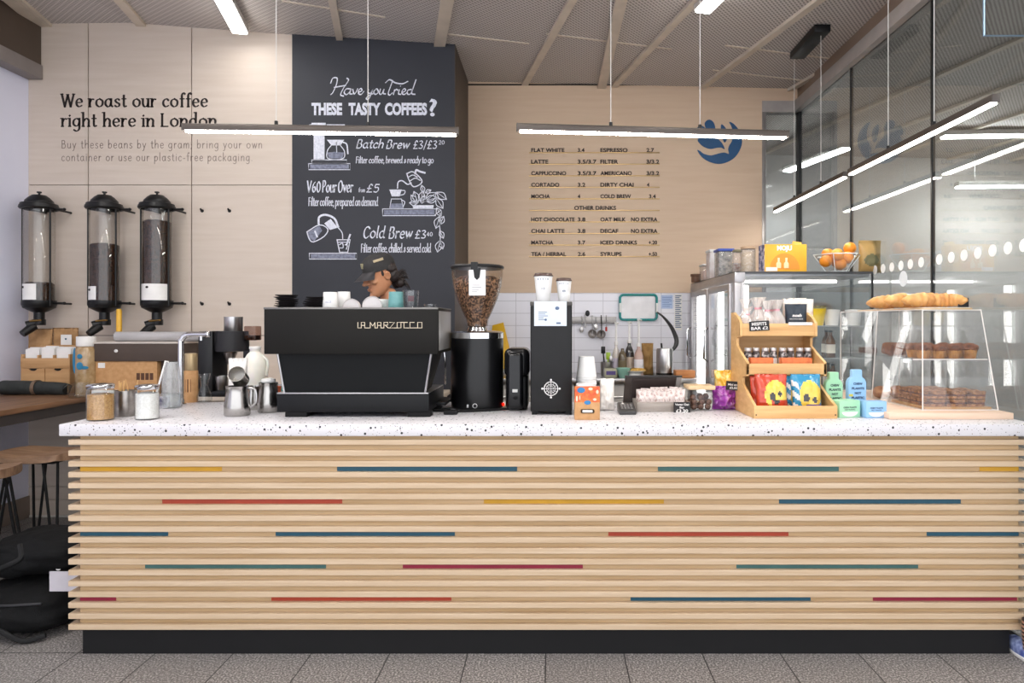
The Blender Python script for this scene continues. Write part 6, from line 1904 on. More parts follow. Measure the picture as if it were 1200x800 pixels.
# muffins on the middle shelf
mf = None
WRP = mat('muffin_paper', 'C98F4E', 0.7, c2='9A6430', scale=25)
MTP = mat('muffin_top', '8E5330', 0.75, c2='5B3220', scale=30, bump=.5)
for r in range(2):
    for k in range(4):
        x = 1.888 + k * .079 + (.01 if r else 0)
        if x > 2.14: continue
        lab = 'muffin in a brown paper case on the middle shelf, %s row' % ('front', 'rear')[r]
        if mf is None:
            mf = thing('muffin', lab, 'muffin', (0, 0, 0), 'muffins on the middle shelf, front row')
            b = B(); b.lathe([(0, 0), (.028, 0), (.029, .002), (.039, .058), (.037, .058), (0, .05)], (0, 0, 0), 40, flute=.035, nf=20); part('paper_case', b, WRP, mf)
            b = B(); b.ell((0, 0, .058), (.043, .043, .026), 24, 14, nz=.22, nsc=45); part('muffin_top', b, MTP, mf)
            mf.location = (x, .345, ZM + .001); mf.scale = (.9, .9, .95)
        else:
            dup(mf, (x, .345 + r * .115, ZM + .001), RND.uniform(0, 3), lab, 'muffins on the middle shelf, %s row' % ('front', 'rear')[r], scale=RND.uniform(.86, .92))
b = B(); b.box(1.88, 1.98, .64, .78, ZM + .001, ZM + .07, .02, 4); b.subdiv(1); b.displace(.006, 30); solo('banana_loaf', b, MTP, 'brown loaf cake behind the muffins on the middle shelf', 'cake')
b = B(); b.box(1.86, 1.93, .92, 1.02, ZM + .001, ZM + .035, .006); solo('dark_cake_slice', b, mat('dark_brownie', '4B2A1C', 0.7), 'small dark cake slice at the back of the middle shelf', 'cake')
# slices on the bottom
t = thing('slice_board', 'wooden board carrying traybake slices inside the pastry case', 'board', (1.99, .4, ZB2))
b = B(); b.box(1.83, 2.155, .215, .56, ZB2 + .0005, ZB2 + .014, .003); part('plank', b, mat('acacia_board', 'C99C68', 0.5, c2='B5854F', scale=5, stretch=(.4, 3, 5)), t)
SL = mat('oat_slice', 'B47F52', 0.85, c2='6E4428', scale=38, bump=.7)
SLB = mat('slice_filling', '4A2518', 0.6, c2='6B3A28', scale=30)
sl_ = None
n = 0
for lv in range(2):
    for r in range(3):
        for k in range(3):
            x, y = 1.885 + k * .098 + lv * .004, .265 + r * .095
            if lv and k == 2 and r == 2: continue
            lab = 'oat traybake slice on the board in the case, %s layer' % ('bottom', 'top')[lv]
            if sl_ is None:
                sl_ = thing('traybake_slice', lab, 'slice', (0, 0, 0), 'traybake slices, bottom layer')
                for nm, z0, z1, m in (('base', 0, .012, SL), ('filling', .012, .020, SLB), ('crumble_top', .020, .036, SL)):
                    b = B(); b.box(-.045, .045, -.042, .042, z0, z1, .002); b.subdiv(3); b.displace(.008 if nm == 'crumble_top' else .003, 60); part(nm, b, m, sl_, angle=60)
                sl_.location = (x, y, ZB2 + .015)
            else:
                dup(sl_, (x, y, ZB2 + .015 + lv * .039), RND.uniform(-.06, .06), lab, 'traybake slices, %s layer' % ('bottom', 'top')[lv])
b = B(); b.box(2.08, 2.16, .235, .238, ZB2 + .001, ZB2 + .04) ; b.bm.free()
for k in range(3):
    b = B(); b.ell((1.86 + .10 * k, .72 + .03 * (k % 2), ZB2 + .035), (.05, .05, .035), 20, 12, nz=.2, nsc=30); solo('scone', b, mat('scone_crust', 'C58E5E', 0.7, c2='93562F', scale=30, bump=.4), 'round brown scone behind the traybake slices, %s' % ('left', 'middle', 'right')[k], 'scone', 'scones in the pastry case')

# ================================================================== display fridge by the glass
FX0, FX1, FY0, FY1, FZ = 1.228, 2.165, 1.475, 2.95, 1.866
t = thing('display_fridge', 'tall steel display fridge with glass doors by the glass wall', 'fridge', ((FX0 + FX1) / 2, (FY0 + FY1) / 2, 0))
ST = mat('fridge_steel', 'B3B1B4', 0.35, .75)
b = B(); b.box(FX0, FX1, FY0, FY1, .06, .80, .006); part('lower_cabinet', b, ST, t)
b = B(); b.box(FX0 + .03, FX1 - .03, FY0 + .03, FY1 - .03, 0, .06); part('plinth', b, m_blackm(), t)
b = B(); b.box(FX0, FX1, FY0 + .05, FY1, FZ - .03, FZ - .006, .002); b.box(FX0, FX0 + .05, FY0 + .05, FY1, FZ - .075, FZ - .028, .002); b.box(FX0, FX0 + .07, FY0, FY0 + .05, FZ - .075, FZ - .006, .002); part('canopy', b, ST, t)
b = B(); b.box(FX0 + .07, FX1, FY0, FY0 + .05, FZ - .014, FZ - .006); b.box(FX0, FX1, FY0, FY1, FZ - .006, FZ, .001); part('top_sheet', b, mat('dark_top_sheet', '4A4A4C', 0.3, .5), t, 'thin dark top sheet')
for y, w in ((FY0, .06), (FY0 + .735 - .02, .04), (FY1 - .05, .05)):
    b = B(); b.box(FX0, FX0 + .045, y, y + w, .80, FZ - .075, .003); part('door_post', b, ST, t)
b = B(); b.box(FX0 + .045, FX0 + .065, FY0 + .0, FY0 + .05, .80, FZ - .075, .003); part('corner_post', b, ST, t)
b = B(); b.box(FX1 - .012, FX1, FY0, FY0 + .012, .80, FZ - .014); part('corner_post', b, m_black(), t, 'thin black post')
b = B(); b.box(FX1 - .02, FX1, FY0 + .02, FY1, .80, FZ - .075); part('back_panel', b, glass('fridge_rear_glass', 'E4E6E6', 1.0), t)
b = B(); b.box(FX0 + .065, FX1 - .012, FY0 + .004, FY0 + .010, .80, FZ - .014); part('end_glass', b, m_glass(), t)
b = B(); b.box(FX0 + .04, FX1 - .02, FY1 - .02, FY1, .80, FZ - .075); part('end_wall', b, mat('fridge_white', 'EFEFF0', 0.4), t)
for k in range(2):
    y0 = FY0 + .06 + k * .675; y1 = y0 + .655 - (.02 if k else 0)
    b = B(); w = .045
    for q in ((y0, y0 + w, .82, FZ - .08), (y1 - w, y1, .82, FZ - .08), (y0 + w, y1 - w, .82, .82 + w), (y0 + w, y1 - w, FZ - .08 - w, FZ - .08)): b.box(FX0 - .022, FX0 - .001, *q, .002)
    d = part('door', b, ST, t)
    b = B(); b.box(FX0 - .014, FX0 - .009, y0 + w, y1 - w, .82 + w, FZ - .08 - w); part('door_glass', b, m_glass(), d)
    b = B(); yh = y1 - .022 if k else y1 - .022; b.tube([(FX0 - .022, yh, 1.22), (FX0 - .055, yh, 1.24), (FX0 - .055, yh, 1.46), (FX0 - .022, yh, 1.48)], .009, 8); part('handle', b, m_chrome(), d)
for z in (1.05, 1.28, 1.50):
    b = B(); b.box(FX0 + .05, FX1 - .03, FY0 + .03, FY1 - .03, z - .006, z); part('shelf', b, glass('fridge_shelf', 'F2F6F6', .8, haze=.25), t)
FL = emis('fridge_led', (1.0, .98, .96), FRIDGE_EMIT)
for y in (FY0 + .06, FY0 + .735, FY1 - .07):
    b = B(); b.box(FX0 + .07, FX0 + .11, y, y + .03, .84, FZ - .09, .004); part('light_strip', b, FL, t, 'glowing white light strip')
b = B(); b.box(FX0 + .06, FX1 - .04, FY0 + .50, FY0 + .56, FZ - .046, FZ - .031); part('light_strip', b, FL, t, 'glowing white light strip')
# in the fridge
fb = None
for z, nm in ((.80, 'floor'), (1.05, 'lower shelf'), (1.28, 'middle shelf')):
    for k in range(6):
        lab = 'dark glass bottle in the fridge on the %s' % nm
        loc = (FX0 + .30 + (k % 3) * .2 + RND.uniform(-.02, .02), FY0 + .10 + (k // 3) * .12, z + .001)
        if fb is None:
            fb = thing('drink_bottle', lab, 'bottle', (0, 0, 0), 'bottles on the fridge floor')
            b = B(); b.lathe([(0, 0), (.030, 0), (.032, .004), (.032, .11), (.013, .15), (.012, .175), (0, .175)], (0, 0, 0), 20); part('body', b, mat('brown_bottle', '4A3020', 0.15, c2='6B4A30', scale=10), fb)
            b = B(); b.lathe([(.0325, .03), (.0325, .09), (.0327, .09), (.0327, .03), (.0325, .03)], (0, 0, 0), 20); part('label', b, mat('bottle_label', 'E9E2D6', 0.5), fb)
            b = B(); b.cyl((0, 0, .172), .0145, .014, 16, .002); part('cap', b, m_black(), fb)
            fb.location = loc
        else: dup(fb, loc, RND.uniform(0, 3), lab, 'bottles on the fridge %s' % nm)
tb = None
for k in range(5):
    loc = (FX0 + .25 + k * .15, FY0 + .11, 1.501)
    lab = ('white lidded tub on the top fridge shelf, nearest the doors', 'white lidded tub on the top fridge shelf, second from the doors', '', 'white lidded tub on the top fridge shelf, fourth from the doors', 'white lidded tub on the top fridge shelf, nearest the glass wall')[k]
    if k == 2 or k == 1: continue
    if tb is None:
        tb = thing('white_tub', lab, 'tub', (0, 0, 0), 'white tubs on the top fridge shelf')
        b = B(); b.lathe([(0, 0), (.042, 0), (.052, .10), (0, .10)], (0, 0, 0), 24); part('body', b, m_white(), tb)
        b = B(); b.lathe([(0, .10), (.055, .10), (.055, .108), (0, .112)], (0, 0, 0), 24); part('lid', b, m_white(), tb)
        tb.location = loc
    else: dup(tb, loc, 0, lab)
cY = FY0 + .08
t = thing('juice_cup', 'yellow orange juice cup on the top fridge shelf', 'cup', (PX(957, cY), cY, 1.501))
b = B(); b.lathe([(0, 0), (.042, 0), (.062, .115), (0, .115)], (PX(957, cY), cY, 1.501), 28); part('juice', b, mat('yellow_juice', 'F3CE2E', 0.3), t, 'yellow juice')
b = B(); b.lathe([(.062, .116), (.064, .135), (.062, .135), (.060, .116), (.062, .116)], (PX(957, cY), cY, 1.501), 28); part('rim', b, glass('cup_plastic', 'FBF7E0', 1), t)
# on the fridge
zf = FZ + .0005
Ym_ = FY0 + .03
t = thing('juice_carton', 'bright yellow drinks carton with orange print on top of fridge', 'carton', (PX(920, Ym_), Ym_ + .06, zf))
s = (Ym_ - CAMY) / FPX
b = B(); b.box(PX(896, Ym_), PX(945.5, Ym_), Ym_, Ym_ + .13, zf, PZ(286, Ym_), .003); part('carton_body', b, mat('carton_yellow', 'F2B632', 0.5), t)
b = B(); b.box(PX(895.8, Ym_), PX(896.2, Ym_), Ym_ + .002, Ym_ + .128, zf, PZ(286, Ym_)); part('carton_side', b, mat('carton_side_print', 'D9D3E2', 0.5, c2='46507E', scale=40, lo=.45, hi=.55), t, 'blue and white printed end')
b = B(); b.prism([(PX(933, Ym_), PZ(286, Ym_)), (PX(945, Ym_), PZ(286, Ym_)), (PX(945, Ym_), PZ(282, Ym_)), (PX(935, Ym_), PZ(280.5, Ym_))], Ym_ + .09, Ym_ + .10); part('flap', b, mat('carton_flap', 'F4C95A', 0.5), t)
b = B(); b.text('MOJU', 17.5 * s, 5.0 * s, FR(PX(910.5, Ym_), Ym_ - .001, PZ(293, Ym_)), bold=.06, ext=.0006); b.text('MOJU', 10 * s, 1.8 * s, FR(PX(899, Ym_), Ym_ - .0022, PZ(315.8, Ym_)), bold=.05, ext=.0006)
pl_ = B(); pl_.box(PX(897.5, Ym_), PX(911, Ym_), Ym_ - .0012, Ym_ + .001, PZ(317.5, Ym_), PZ(313, Ym_)); part('white_panel', pl_, m_white(), t)
part('lettering', b, m_white(), t, 'white lettering')
b = B(); b.prism([(PX(919.5, Ym_) + 17.5 * s * math.cos(PI * i / 14), PZ(315.5, Ym_) + 19 * s * math.sin(PI * i / 14)) for i in range(15)], Ym_ - .0008, Ym_ + .001); part('orange_arc', b, mat('carton_orange', 'EE9A2E', 0.5), t, 'orange sunrise print')
for px_ in (912.5, 921.5):
    b = B(); b.lathe([(0, 0), (2.9 * s, 0), (3 * s, .02), (3 * s, 5.5 * s), (1.5 * s, 7.5 * s), (1.5 * s, 12 * s), (0, 12 * s)], (PX(px_, Ym_), Ym_ - .0005, PZ(314, Ym_)), 16, squash=.06); part('bottle_print', b, mat('carton_cream', 'F7E3B4', 0.5), t, 'printed cream bottle')
# oranges in a glass bowl
Yo2 = FY0 + .10; s = (Yo2 - CAMY) / FPX; c = PX(980.5, Yo2)
t = thing('fruit_bowl', 'clear six-sided glass bowl full of oranges on top of the fridge', 'bowl', (c, Yo2, zf))
prf = [(.075, 0), (.078, .004), (.105, .045), (.158, .115), (.163, .118), (.160, .121), (.153, .115), (.100, .047), (.074, .008), (0, .006), (0, 0), (.075, 0)]
b = B(); b.lathe(prf, (c, Yo2, zf), 6); part('body', b, glass('bowl_glass', 'FCFDFD', 1.6, haze=.05), t, angle=15)
b = B(); hx = lambda r_, z_, k: (c + r_ * math.cos(PI * k / 3), Yo2 + r_ * math.sin(PI * k / 3), zf + z_)
b.tube([hx(.161, .119, k) for k in range(6)], .0035, 6, closed=True); b.tube([hx(.076, .004, k) for k in range(6)], .0035, 6, closed=True)
for k in range(6): b.tube([hx(.076, .004, k), hx(.105, .045, k), hx(.161, .119, k)], .003, 6)
part('edge', b, mat('thick_glass_edge', 'E4E8EA', 0.1), t, 'pale thick glass edges')
og = None
for k, (dx, dy, dz) in enumerate(((-14, -.02, 12), (2, -.03, 8.5), (-2.5, -.05, 19), (10, -.03, 16), (16, .01, 27.5), (-7, .05, 21), (4, .045, 12))):
    lab = ('orange at the left rim of the glass bowl', 'lowest front orange in the glass bowl', 'front middle orange in the glass bowl', 'orange at the right inside the glass bowl', 'topmost orange piled on the right of the bowl',
           'orange piled at the back left of the bowl', 'orange buried at the back of the bowl', 'orange at the back under the topmost one')[k]
    loc = (c + dx * s, Yo2 + dy, zf + .006 + dz * s)
    if og is None:
        og = thing('orange', lab, 'orange', (0, 0, 0), 'oranges in the glass bowl')
        b = B(); b.ell((0, 0, 0), (.043, .043, .041), 28, 18); part('fruit', b, mat('orange_peel', 'F2A53A', 0.42, c2='EC8F24', scale=6, bump=.12, bscale=220), og)
        b = B(); b.ell((0, 0, .041), (.005, .005, .0025), 10, 6); part('stem_scar', b, mat('stem_green', '6E7A3A', 0.7), og)
        og.location = loc
    else: dup(og, loc, 0, lab, rot=(RND.uniform(-1, 1), RND.uniform(-1, 1), 0))
# coffee bag near the glass
Yc = FY0 + .10
b = pouch('', PX(1008, Yc), PX(1035, Yc), Yc + .03, zf, PZ(281, Yc), .07, None, '', crimp=.10, seed=4, pick=lambda u, v: 1 if (u - .5) ** 2 / .12 + (v - .38) ** 2 / .035 < 1 else 0)
solo('roastery_bag', b, [mat('tan_foil', 'B3925A', 0.4), mat('olive_label', '6F6B4A', 0.5)], 'tan coffee bag with olive label between orange bowl and glass wall', 'bag')
# tubs further back on the fridge
def tub(x0, x1, y0, y1, Y, d, m, lidm, label, fill=None, fillf=.6, lidh=3.0, round_=False):
    s = (Y - CAMY) / FPX
    t = thing('storage_tub', label, 'tub', ((PX(x0, Y) + PX(x1, Y)) / 2, Y + d / 2, zf), 'tubs on top of the fridge')
    zt_ = PZ(y0, Y)
    if round_:
        c_ = (PX(x0, Y) + PX(x1, Y)) / 2; r = (x1 - x0) / 2 * s
        b = B(); b.cyl((c_, Y + r, zf), r * .97, zt_ - lidh * s - zf, 26, .006); part('body', b, m, t)
        if fill: b = B(); b.cyl((c_, Y + r, zf + .004), r * .92, (zt_ - lidh * s - zf) * fillf, 26, .006); part('contents', b, fill, t)
        b = B(); b.cyl((c_, Y + r, zt_ - lidh * s), r, lidh * s, 26, .003); part('lid', b, lidm, t)
    else:
        b = B(); b.box(PX(x0, Y), PX(x1, Y), Y, Y + d, zf, zt_ - lidh * s, .008); part('body', b, m, t)
        if fill: b = B(); b.box(PX(x0, Y) + .008, PX(x1, Y) - .008, Y + .008, Y + d - .008, zf + .004, zf + (zt_ - zf) * fillf, .008); part('contents', b, fill, t)
        b = B(); b.box(PX(x0, Y) - .004, PX(x1, Y) + .004, Y - .004, Y + d + .004, zt_ - lidh * s, zt_, .003); part('lid', b, lidm, t)
CLP = glass('tub_plastic', 'F1EEEC', .8, .1, haze=.18)
BLL = mat('blue_lid', '3A55B8', 0.35); WHL = m_white()
tub(870.5, 888, 288, 317.5, 1.62, .14, CLP, mat('tan_lid', 'C9A88A', 0.5), 'tall clear round tub of oats nearest the yellow carton', mat('oats', 'E6D6BC', 0.9, c2='CDB593', scale=60), .85, 3, True)
tub(860, 871, 292, 318, 1.80, .12, CLP, mat('olive_lid', '8A8468', 0.5), 'slim clear round tub beside the oat tub', mat('brown_mix', '8A5A46', 0.8, c2='DAD2CE', scale=45), .5, 3, True)
tub(842, 860, 291, 320, 1.98, .14, CLP, BLL, 'dark filled tub with a bright blue lid on the fridge', mat('dark_sachets', '4A4E54', 0.7, c2='B8B4AE', scale=40), .9, 3)
tub(832, 849, 292, 318, 2.24, .14, mat('stacked_cartons', 'EDE9EA', 0.6, c2='CBB6AE', scale=8), WHL, 'white cartons stacked behind the blue lidded tub')
tub(824, 842, 309, 322, 2.42, .14, CLP, WHL, 'low clear tub with white lid near the fridge rear', mat('pale_sachets', 'E9C7B6', 0.7), .6, 2)
b = B(); q = P(840.5, 325, 2.30); b.cyl((q.x, q.y - .02, zf), .030, PZ(309, 2.30) - zf, 20, .003); solo('orange_tub', b, mat('orange_plastic', 'E79A3C', 0.4), 'small orange tub tucked before the low white lidded tub', 'tub')
b = B(); q = P(815.5, 326, 2.74); b.cyl((q.x, q.y, zf), .040, .05, 20, .003); b.cyl((q.x, q.y, zf + .05), .046, .022, 20, .003); solo('small_brown_pot', b, mat('brown_pot', '6B4A34', 0.5), 'small brown pot with dark lid at the rear end of fridge top', 'pot')

# ================================================================== rear counter and tiled wall
zr = 1.07
t = thing('rear_counter', 'stainless steel rear counter along the tiled wall', 'counter', (.2, 2.68, 0))
b = B(); b.box(CXR + .02, 1.16, 2.36, YW - .002, zr - .04, zr, .003); part('worktop', b, m_steel(), t)
for k in range(4):
    xa = CXR + .03 + k * .46
    b = B(); b.box(xa, xa + .45, 2.40, YW - .02, .08, zr - .042, .003); d = part('cabinet', b, mat('rear_cabinet', 'B9B4B0', 0.5), t)
    b = B(); b.tube([(xa + .06, 2.385, .92), (xa + .39, 2.385, .92)], .006, 8); b.tube([(xa + .08, 2.385, .92), (xa + .08, 2.40, .92)], .004, 6); b.tube([(xa + .37, 2.385, .92), (xa + .37, 2.40, .92)], .004, 6); part('handle', b, m_steel(), d)
b = B(); b.box(CXR + .05, 1.14, 2.44, YW - .03, 0, .08); part('plinth', b, m_blackm(), t)
# yellow board leaning
Yy = YW - .10; 
b = B(); b.hexa([P(572, 432, Yy - .1), P(598, 432, Yy - .1), P(598, 432, Yy - .08), P(572, 432, Yy - .08), P(577, 381, Yy + .06), P(590, 377.5, Yy + .06), P(590, 377.5, Yy + .08), P(577, 381, Yy + .08)], .004)
b.hexa([P(589, 432, Yy - .06), P(603, 432, Yy - .06), P(603, 432, Yy - .045), P(589, 432, Yy - .045), P(586, 379, Yy + .055), P(590, 378, Yy + .055), P(590, 378, Yy + .07), P(586, 379, Yy + .07)], .003)
solo('yellow_board', b, mat('yellow_sign', 'E9B722', 0.5), 'yellow folded board standing behind the hopper grinder', 'board')
# magnetic rail with utensils
yr = YW - .004
b = B(); b.box(PX(668, yr), PX(722, yr), yr - .022, yr + .003, PZ(379, yr), PZ(371, yr), .003)
solo('utensil_rail', b, mat('grey_rail_steel', 'A8A5A4', 0.4, .6), 'grey magnetic rail holding utensils on the white tiles', 'rail')
yu = yr - .030
def utensil(px, y0, y1, label, head, hm=None, handle=None):
    s = (yu - CAMY) / FPX
    t = thing('utensil', label, 'utensil', (PX(px, yu), yu, PZ(y1, yu)), 'utensils on the magnetic rail')
    b = B(); b.tube([(PX(px, yu), yu, PZ(y0, yu)), (PX(px + .5, yu), yu, PZ((y0 + y1) / 2, yu)), (PX(px, yu), yu, PZ(y1 - 3, yu))], .0045, 6, 4); part('shaft', b, handle or m_steel(), t)
    b = B()
    if head == 'spoon': b.ell((PX(px, yu), yu - .004, PZ(y1 - 3, yu)), (2.6 * s, .006, 3.6 * s), 16, 10)
    elif head == 'sieve':
        b.lathe([(0, -.02), (3 * s, -.016), (5.0 * s, 0), (5.2 * s, .003), (4.9 * s, .003), (2.8 * s, -.012), (0, -.016)], (PX(px, yu), yu - .01, PZ(y1 - 5, yu)), 24, Matrix.Rotation(PI / 2, 4, 'X'))
    else: b.tube([(PX(px, yu), yu, PZ(y1 - 5, yu)), (PX(px, yu), yu, PZ(y1, yu))], .009, 8)
    part('head', b, hm or m_steel(), t)
utensil(681.5, 370, 389, 'steel spoon hanging left on the magnetic rail', 'spoon')
utensil(685.5, 368, 384, 'curved steel ladle hook second on the magnetic rail', 'bar')
utensil(688.5, 366, 370, 'short black tipped spoon above the magnetic rail', 'spoon', m_black())
utensil(694, 369, 396, 'steel mesh sieve hanging in the middle of the rail', 'sieve', mat('sieve_mesh', '8F8986', 0.4, .7))
utensil(698, 371, 386, 'steel spoon between the two hanging sieves', 'spoon')
utensil(704.5, 369, 396.5, 'dark handled sieve hanging right on the rail', 'sieve', mat('sieve_mesh', '8F8986', 0.4, .7), m_black())
utensil(710.5, 369, 388, 'thin utensil with red handle at the rail end', 'bar', mat('red_handle', 'C23A34', 0.4))
# white tray with teal rim
ys = YW - .01
t = thing('teal_tray', 'white tray with teal rim hanging on the tiles', 'tray', (PX(748, ys), ys, PZ(375, ys)))
s = (ys - CAMY) / FPX
def rr(x0, x1, y0, y1, r, n=6):
    o = []
    for cx_, cy_, a0 in ((x1 - r, y0 + r, -PI / 2), (x1 - r, y1 - r, 0), (x0 + r, y1 - r, PI / 2), (x0 + r, y0 + r, PI)):
        for i in range(n + 1): o.append((cx_ + r * math.cos(a0 + PI / 2 * i / n), cy_ + r * math.sin(a0 + PI / 2 * i / n)))
    return o
zr0, zr1 = PZ(374.5, ys), PZ(345.5, ys)
b = B(); b.prism(rr(PX(728, ys), PX(767.5, ys), zr0 + .012, zr1 - .012, .02), ys - .004, ys + .0); part('panel', b, mat('tray_white', 'EFEDF0', 0.35), t)
b = B(); b.tube([(p[0], ys - .010, p[1]) for p in rr(PX(726.5, ys), PX(769.5, ys), zr0, zr1, .03)], .011, 8, closed=True); part('rim', b, mat('teal_rim', '1F8D8C', 0.35), t, 'teal rim')
for xa in (726.5, 769.5):
    b = B(); b.box(PX(xa - 1.2, ys), PX(xa + 1.2, ys), ys - .024, ys - .008, PZ(366, ys), PZ(355, ys), .004); part('handle_slot', b, m_white(), t, 'pale handle slot')
# notices
b = B(); b.box(PX(775, YW), PX(788.5, YW), YW + .008, YW + .011, PZ(361.5, YW), PZ(345.5, YW)); n_ = solo('blue_notice', b, mat('pale_blue_paper', 'B9CBEA', 0.7), 'pale blue notice sheet on the tiles right of the tray', 'notice')
b = B()
for k in range(6): b.box(PX(776.3, YW), PX(776.3 + (11, 10, 11, 8, 11, 9)[k], YW), YW + .0065, YW + .009, PZ(348.6 + k * 2.1, YW), PZ(348 + k * 2.1, YW))
part('notice_text', b, mat('notice_blue', '6C86BC', 0.7), n_)
t = thing('tick_list', 'narrow white list of dark marks on tiles beside blue notice', 'notice', (PX(795, YW), YW, PZ(386, YW)))
b = B(); b.box(PX(790.5, YW), PX(799.5, YW), YW + .008, YW + .011, PZ(387, YW), PZ(344.5, YW)); part('sheet', b, m_white(), t)
b = B()
for k in range(17): b.box(PX(791.5, YW), PX(791.5 + (7, 5, 7, 6)[k % 4], YW), YW + .0062, YW + .009, PZ(347 + k * 2.3, YW), PZ(345.9 + k * 2.3, YW))
part('marks', b, mat('slate_print', '5A6E8E', 0.6), t)
# steel urn with black hose
yu2 = 2.62; s = (yu2 - CAMY) / FPX; c = PX(779, yu2)
t = thing('steel_urn', 'steel water urn with black curved hose behind the till', 'urn', (c, yu2, zr))
b = B(); b.lathe([(0, 0), (9.4 * s, 0), (9.8 * s, .01), (9.8 * s, PZ(410, yu2) - zr), (9 * s, PZ(408, yu2) - zr), (0, PZ(407.5, yu2) - zr)], (c, yu2, zr), 32); part('body', b, m_steel(), t)
b = B(); b.lathe([(9.9 * s, 0), (9.9 * s, .03), (9.7 * s, .03), (9.7 * s, 0), (9.9 * s, 0)], (c, yu2, zr), 32); part('base_band', b, m_black(), t)
b = B(); b.tube([(PX(775.5, yu2), yu2, PZ(408, yu2)), (PX(775, yu2), yu2, PZ(402, yu2))], .008, 8); part('knob', b, m_black(), t)
b = B(); b.tube([(PX(769, ys), ys - .06, PZ(366, ys)), P(777, 371, 2.85), P(786, 382, 2.76), P(792, 395, 2.70), P(792.5, 403, 2.68), P(789, 409, 2.66), P(785, 412, 2.64)], [.007, .010, .016, .020, .020, .014, .010], 10, 6); part('hose', b, mat('hose_black', '2C2A2C', 0.35), t, 'black curved hose')
# syrup bottles with pumps
def pump_bottle(px, Y, ytop, ysh, w, m, lm, label):
    s = (Y - CAMY) / FPX; c = PX(px, Y); H = PZ(ysh, Y) - zr
    t = thing('syrup_bottle', label, 'bottle', (c, Y, zr), 'syrup bottles on the rear counter')
    r = w / 2 * s
    b = B(); b.lathe([(0, 0), (r, 0), (r, H * .68), (r * .75, H * .82), (r * .36, H * .93), (r * .36, H), (0, H)], (c, Y, zr), 24); part('body', b, m, t)
    b = B(); b.lathe([(r * 1.01, H * .12), (r * 1.01, H * .58), (r * 1.03, H * .58), (r * 1.03, H * .12), (r * 1.01, H * .12)], (c, Y, zr), 24); part('label', b, lm, t)
    if ytop:
        b = B(); zt_ = PZ(ytop, Y); b.cyl((c, Y, zr + H), r * .5, .03, 18, .003); b.tube([(c, Y, zr + H), (c, Y, zt_)], .009, 8); b.cyl((c, Y, zt_ - .012), .014, .016, 14, .003); b.tube([(c, Y, zt_ - .005), (c + .02, Y - .03, zt_ - .008)], .006, 8); part('pump', b, m_white(), t, 'white pump')
YR = 2.62
CLR = mat('clear_syrup', 'CFC6BE', 0.1, c2='B9AEA6', scale=6, coat=.5); AMB = mat('amber_syrup', '5A4A32', 0.12, coat=.5); DKS = mat('dark_syrup', '2A2422', 0.12, coat=.5)
pump_bottle(722, YR, 378, 404, 9, CLR, mat('lilac_label', 'BFB6C4', 0.5), 'clear syrup bottle with white pump, leftmost of the pump bottles')
pump_bottle(729.5, YR - .06, None, 408, 10, AMB, mat('amber_label', '6E6248', 0.5), 'dark amber bottle without pump in front of the others')
pump_bottle(737.5, YR + .05, 377, 402, 11, DKS, mat('cream_label', 'D9C6B4', 0.5), 'dark bottle with white pump in the middle')
pump_bottle(748.5, YR - .04, 374, 406, 11, mat('rose_syrup', 'C9A99E', 0.12, coat=.5), mat('white_label', 'E9E4EA', 0.5), 'pale bottle with tall white pump, rightmost of the pump bottles')
b = pouch('', PX(752, YR + .08), PX(766, YR + .08), YR + .10, zr, PZ(402, YR + .08), .09, None, '', crimp=.06, nz=.01, seed=6); solo('brown_paper_bag', b, mat('golden_kraft', 'A9834E', 0.7, c2='94703E', scale=15), 'golden brown paper bag behind the rightmost pump bottle', 'bag')
b = B(); q = P(711, 440, YR); b.open_cup((q.x, q.y, zr), .05, .055, .12, .003); solo('utensil_pot', b, m_steel(), 'steel pot of spatulas left of the syrup bottles', 'pot')
for k, (dx, dz, m, lb) in enumerate(((-.03, .25, m_black(), 'black'), (.012, .20, mat('lime_silicone', 'A8C83A', 0.4), 'lime green'), (.035, .17, m_steel(), 'steel'))):
    b = B(); b.tube([(q.x + dx * .3, q.y, zr + .01), (q.x + dx, q.y, zr + dz - .05)], .006, 6); b.box(q.x + dx - .018, q.x + dx + .018, q.y - .004, q.y + .004, zr + dz - .06, zr + dz, .004); solo('spatula', b, m, '%s spatula standing in the steel pot' % lb, 'spatula', 'spatulas in the steel pot')
yb3 = 2.45
b = B(); b.open_cup((PX(730.5, yb3), yb3, zr), .035, .062, PZ(431, yb3) - zr, .004); solo('mint_bowl', b, mat('mint_glaze', '8FBFAE', 0.3), 'mint green bowl on the rear counter left of the till', 'bowl')
b = B(); b.box(PX(709, yb3), PX(723, yb3), yb3 - .01, yb3 + .10, zr, PZ(432, yb3), .004); t = solo('violet_box', b, mat('olive_box', 'B7B59A', 0.5), 'small pale box with violet band beside the mint bowl', 'box')
b = B(); b.box(PX(710.5, yb3 - .011), PX(721.5, yb3 - .011), yb3 - .0125, yb3 - .009, PZ(439, yb3), PZ(434.5, yb3)); part('band', b, mat('violet_band', '5A4A86', 0.5), t, 'violet band')
b = B(); b.lathe([(0, 0), (.05, 0), (.088, .022), (.084, .024), (.048, .006), (0, .005)], (PX(744, yb3), yb3, zr + .035), 28, squash=.8); b.cyl((PX(744, yb3), yb3, zr), .05, .036, 20); solo('food_dish', b, m_ceram(), 'white dish of golden crumble behind the till screen', 'dish')
b = B(); b.ell((PX(747, yb3), yb3, zr + .058), (.068, .05, .022), 20, 10, nz=.25, nsc=40); solo('crumble', b, mat('golden_crumble', 'DDB45E', 0.8, c2='B98A3A', scale=60), 'golden crumble heaped in the white dish', 'food', kind='stuff')
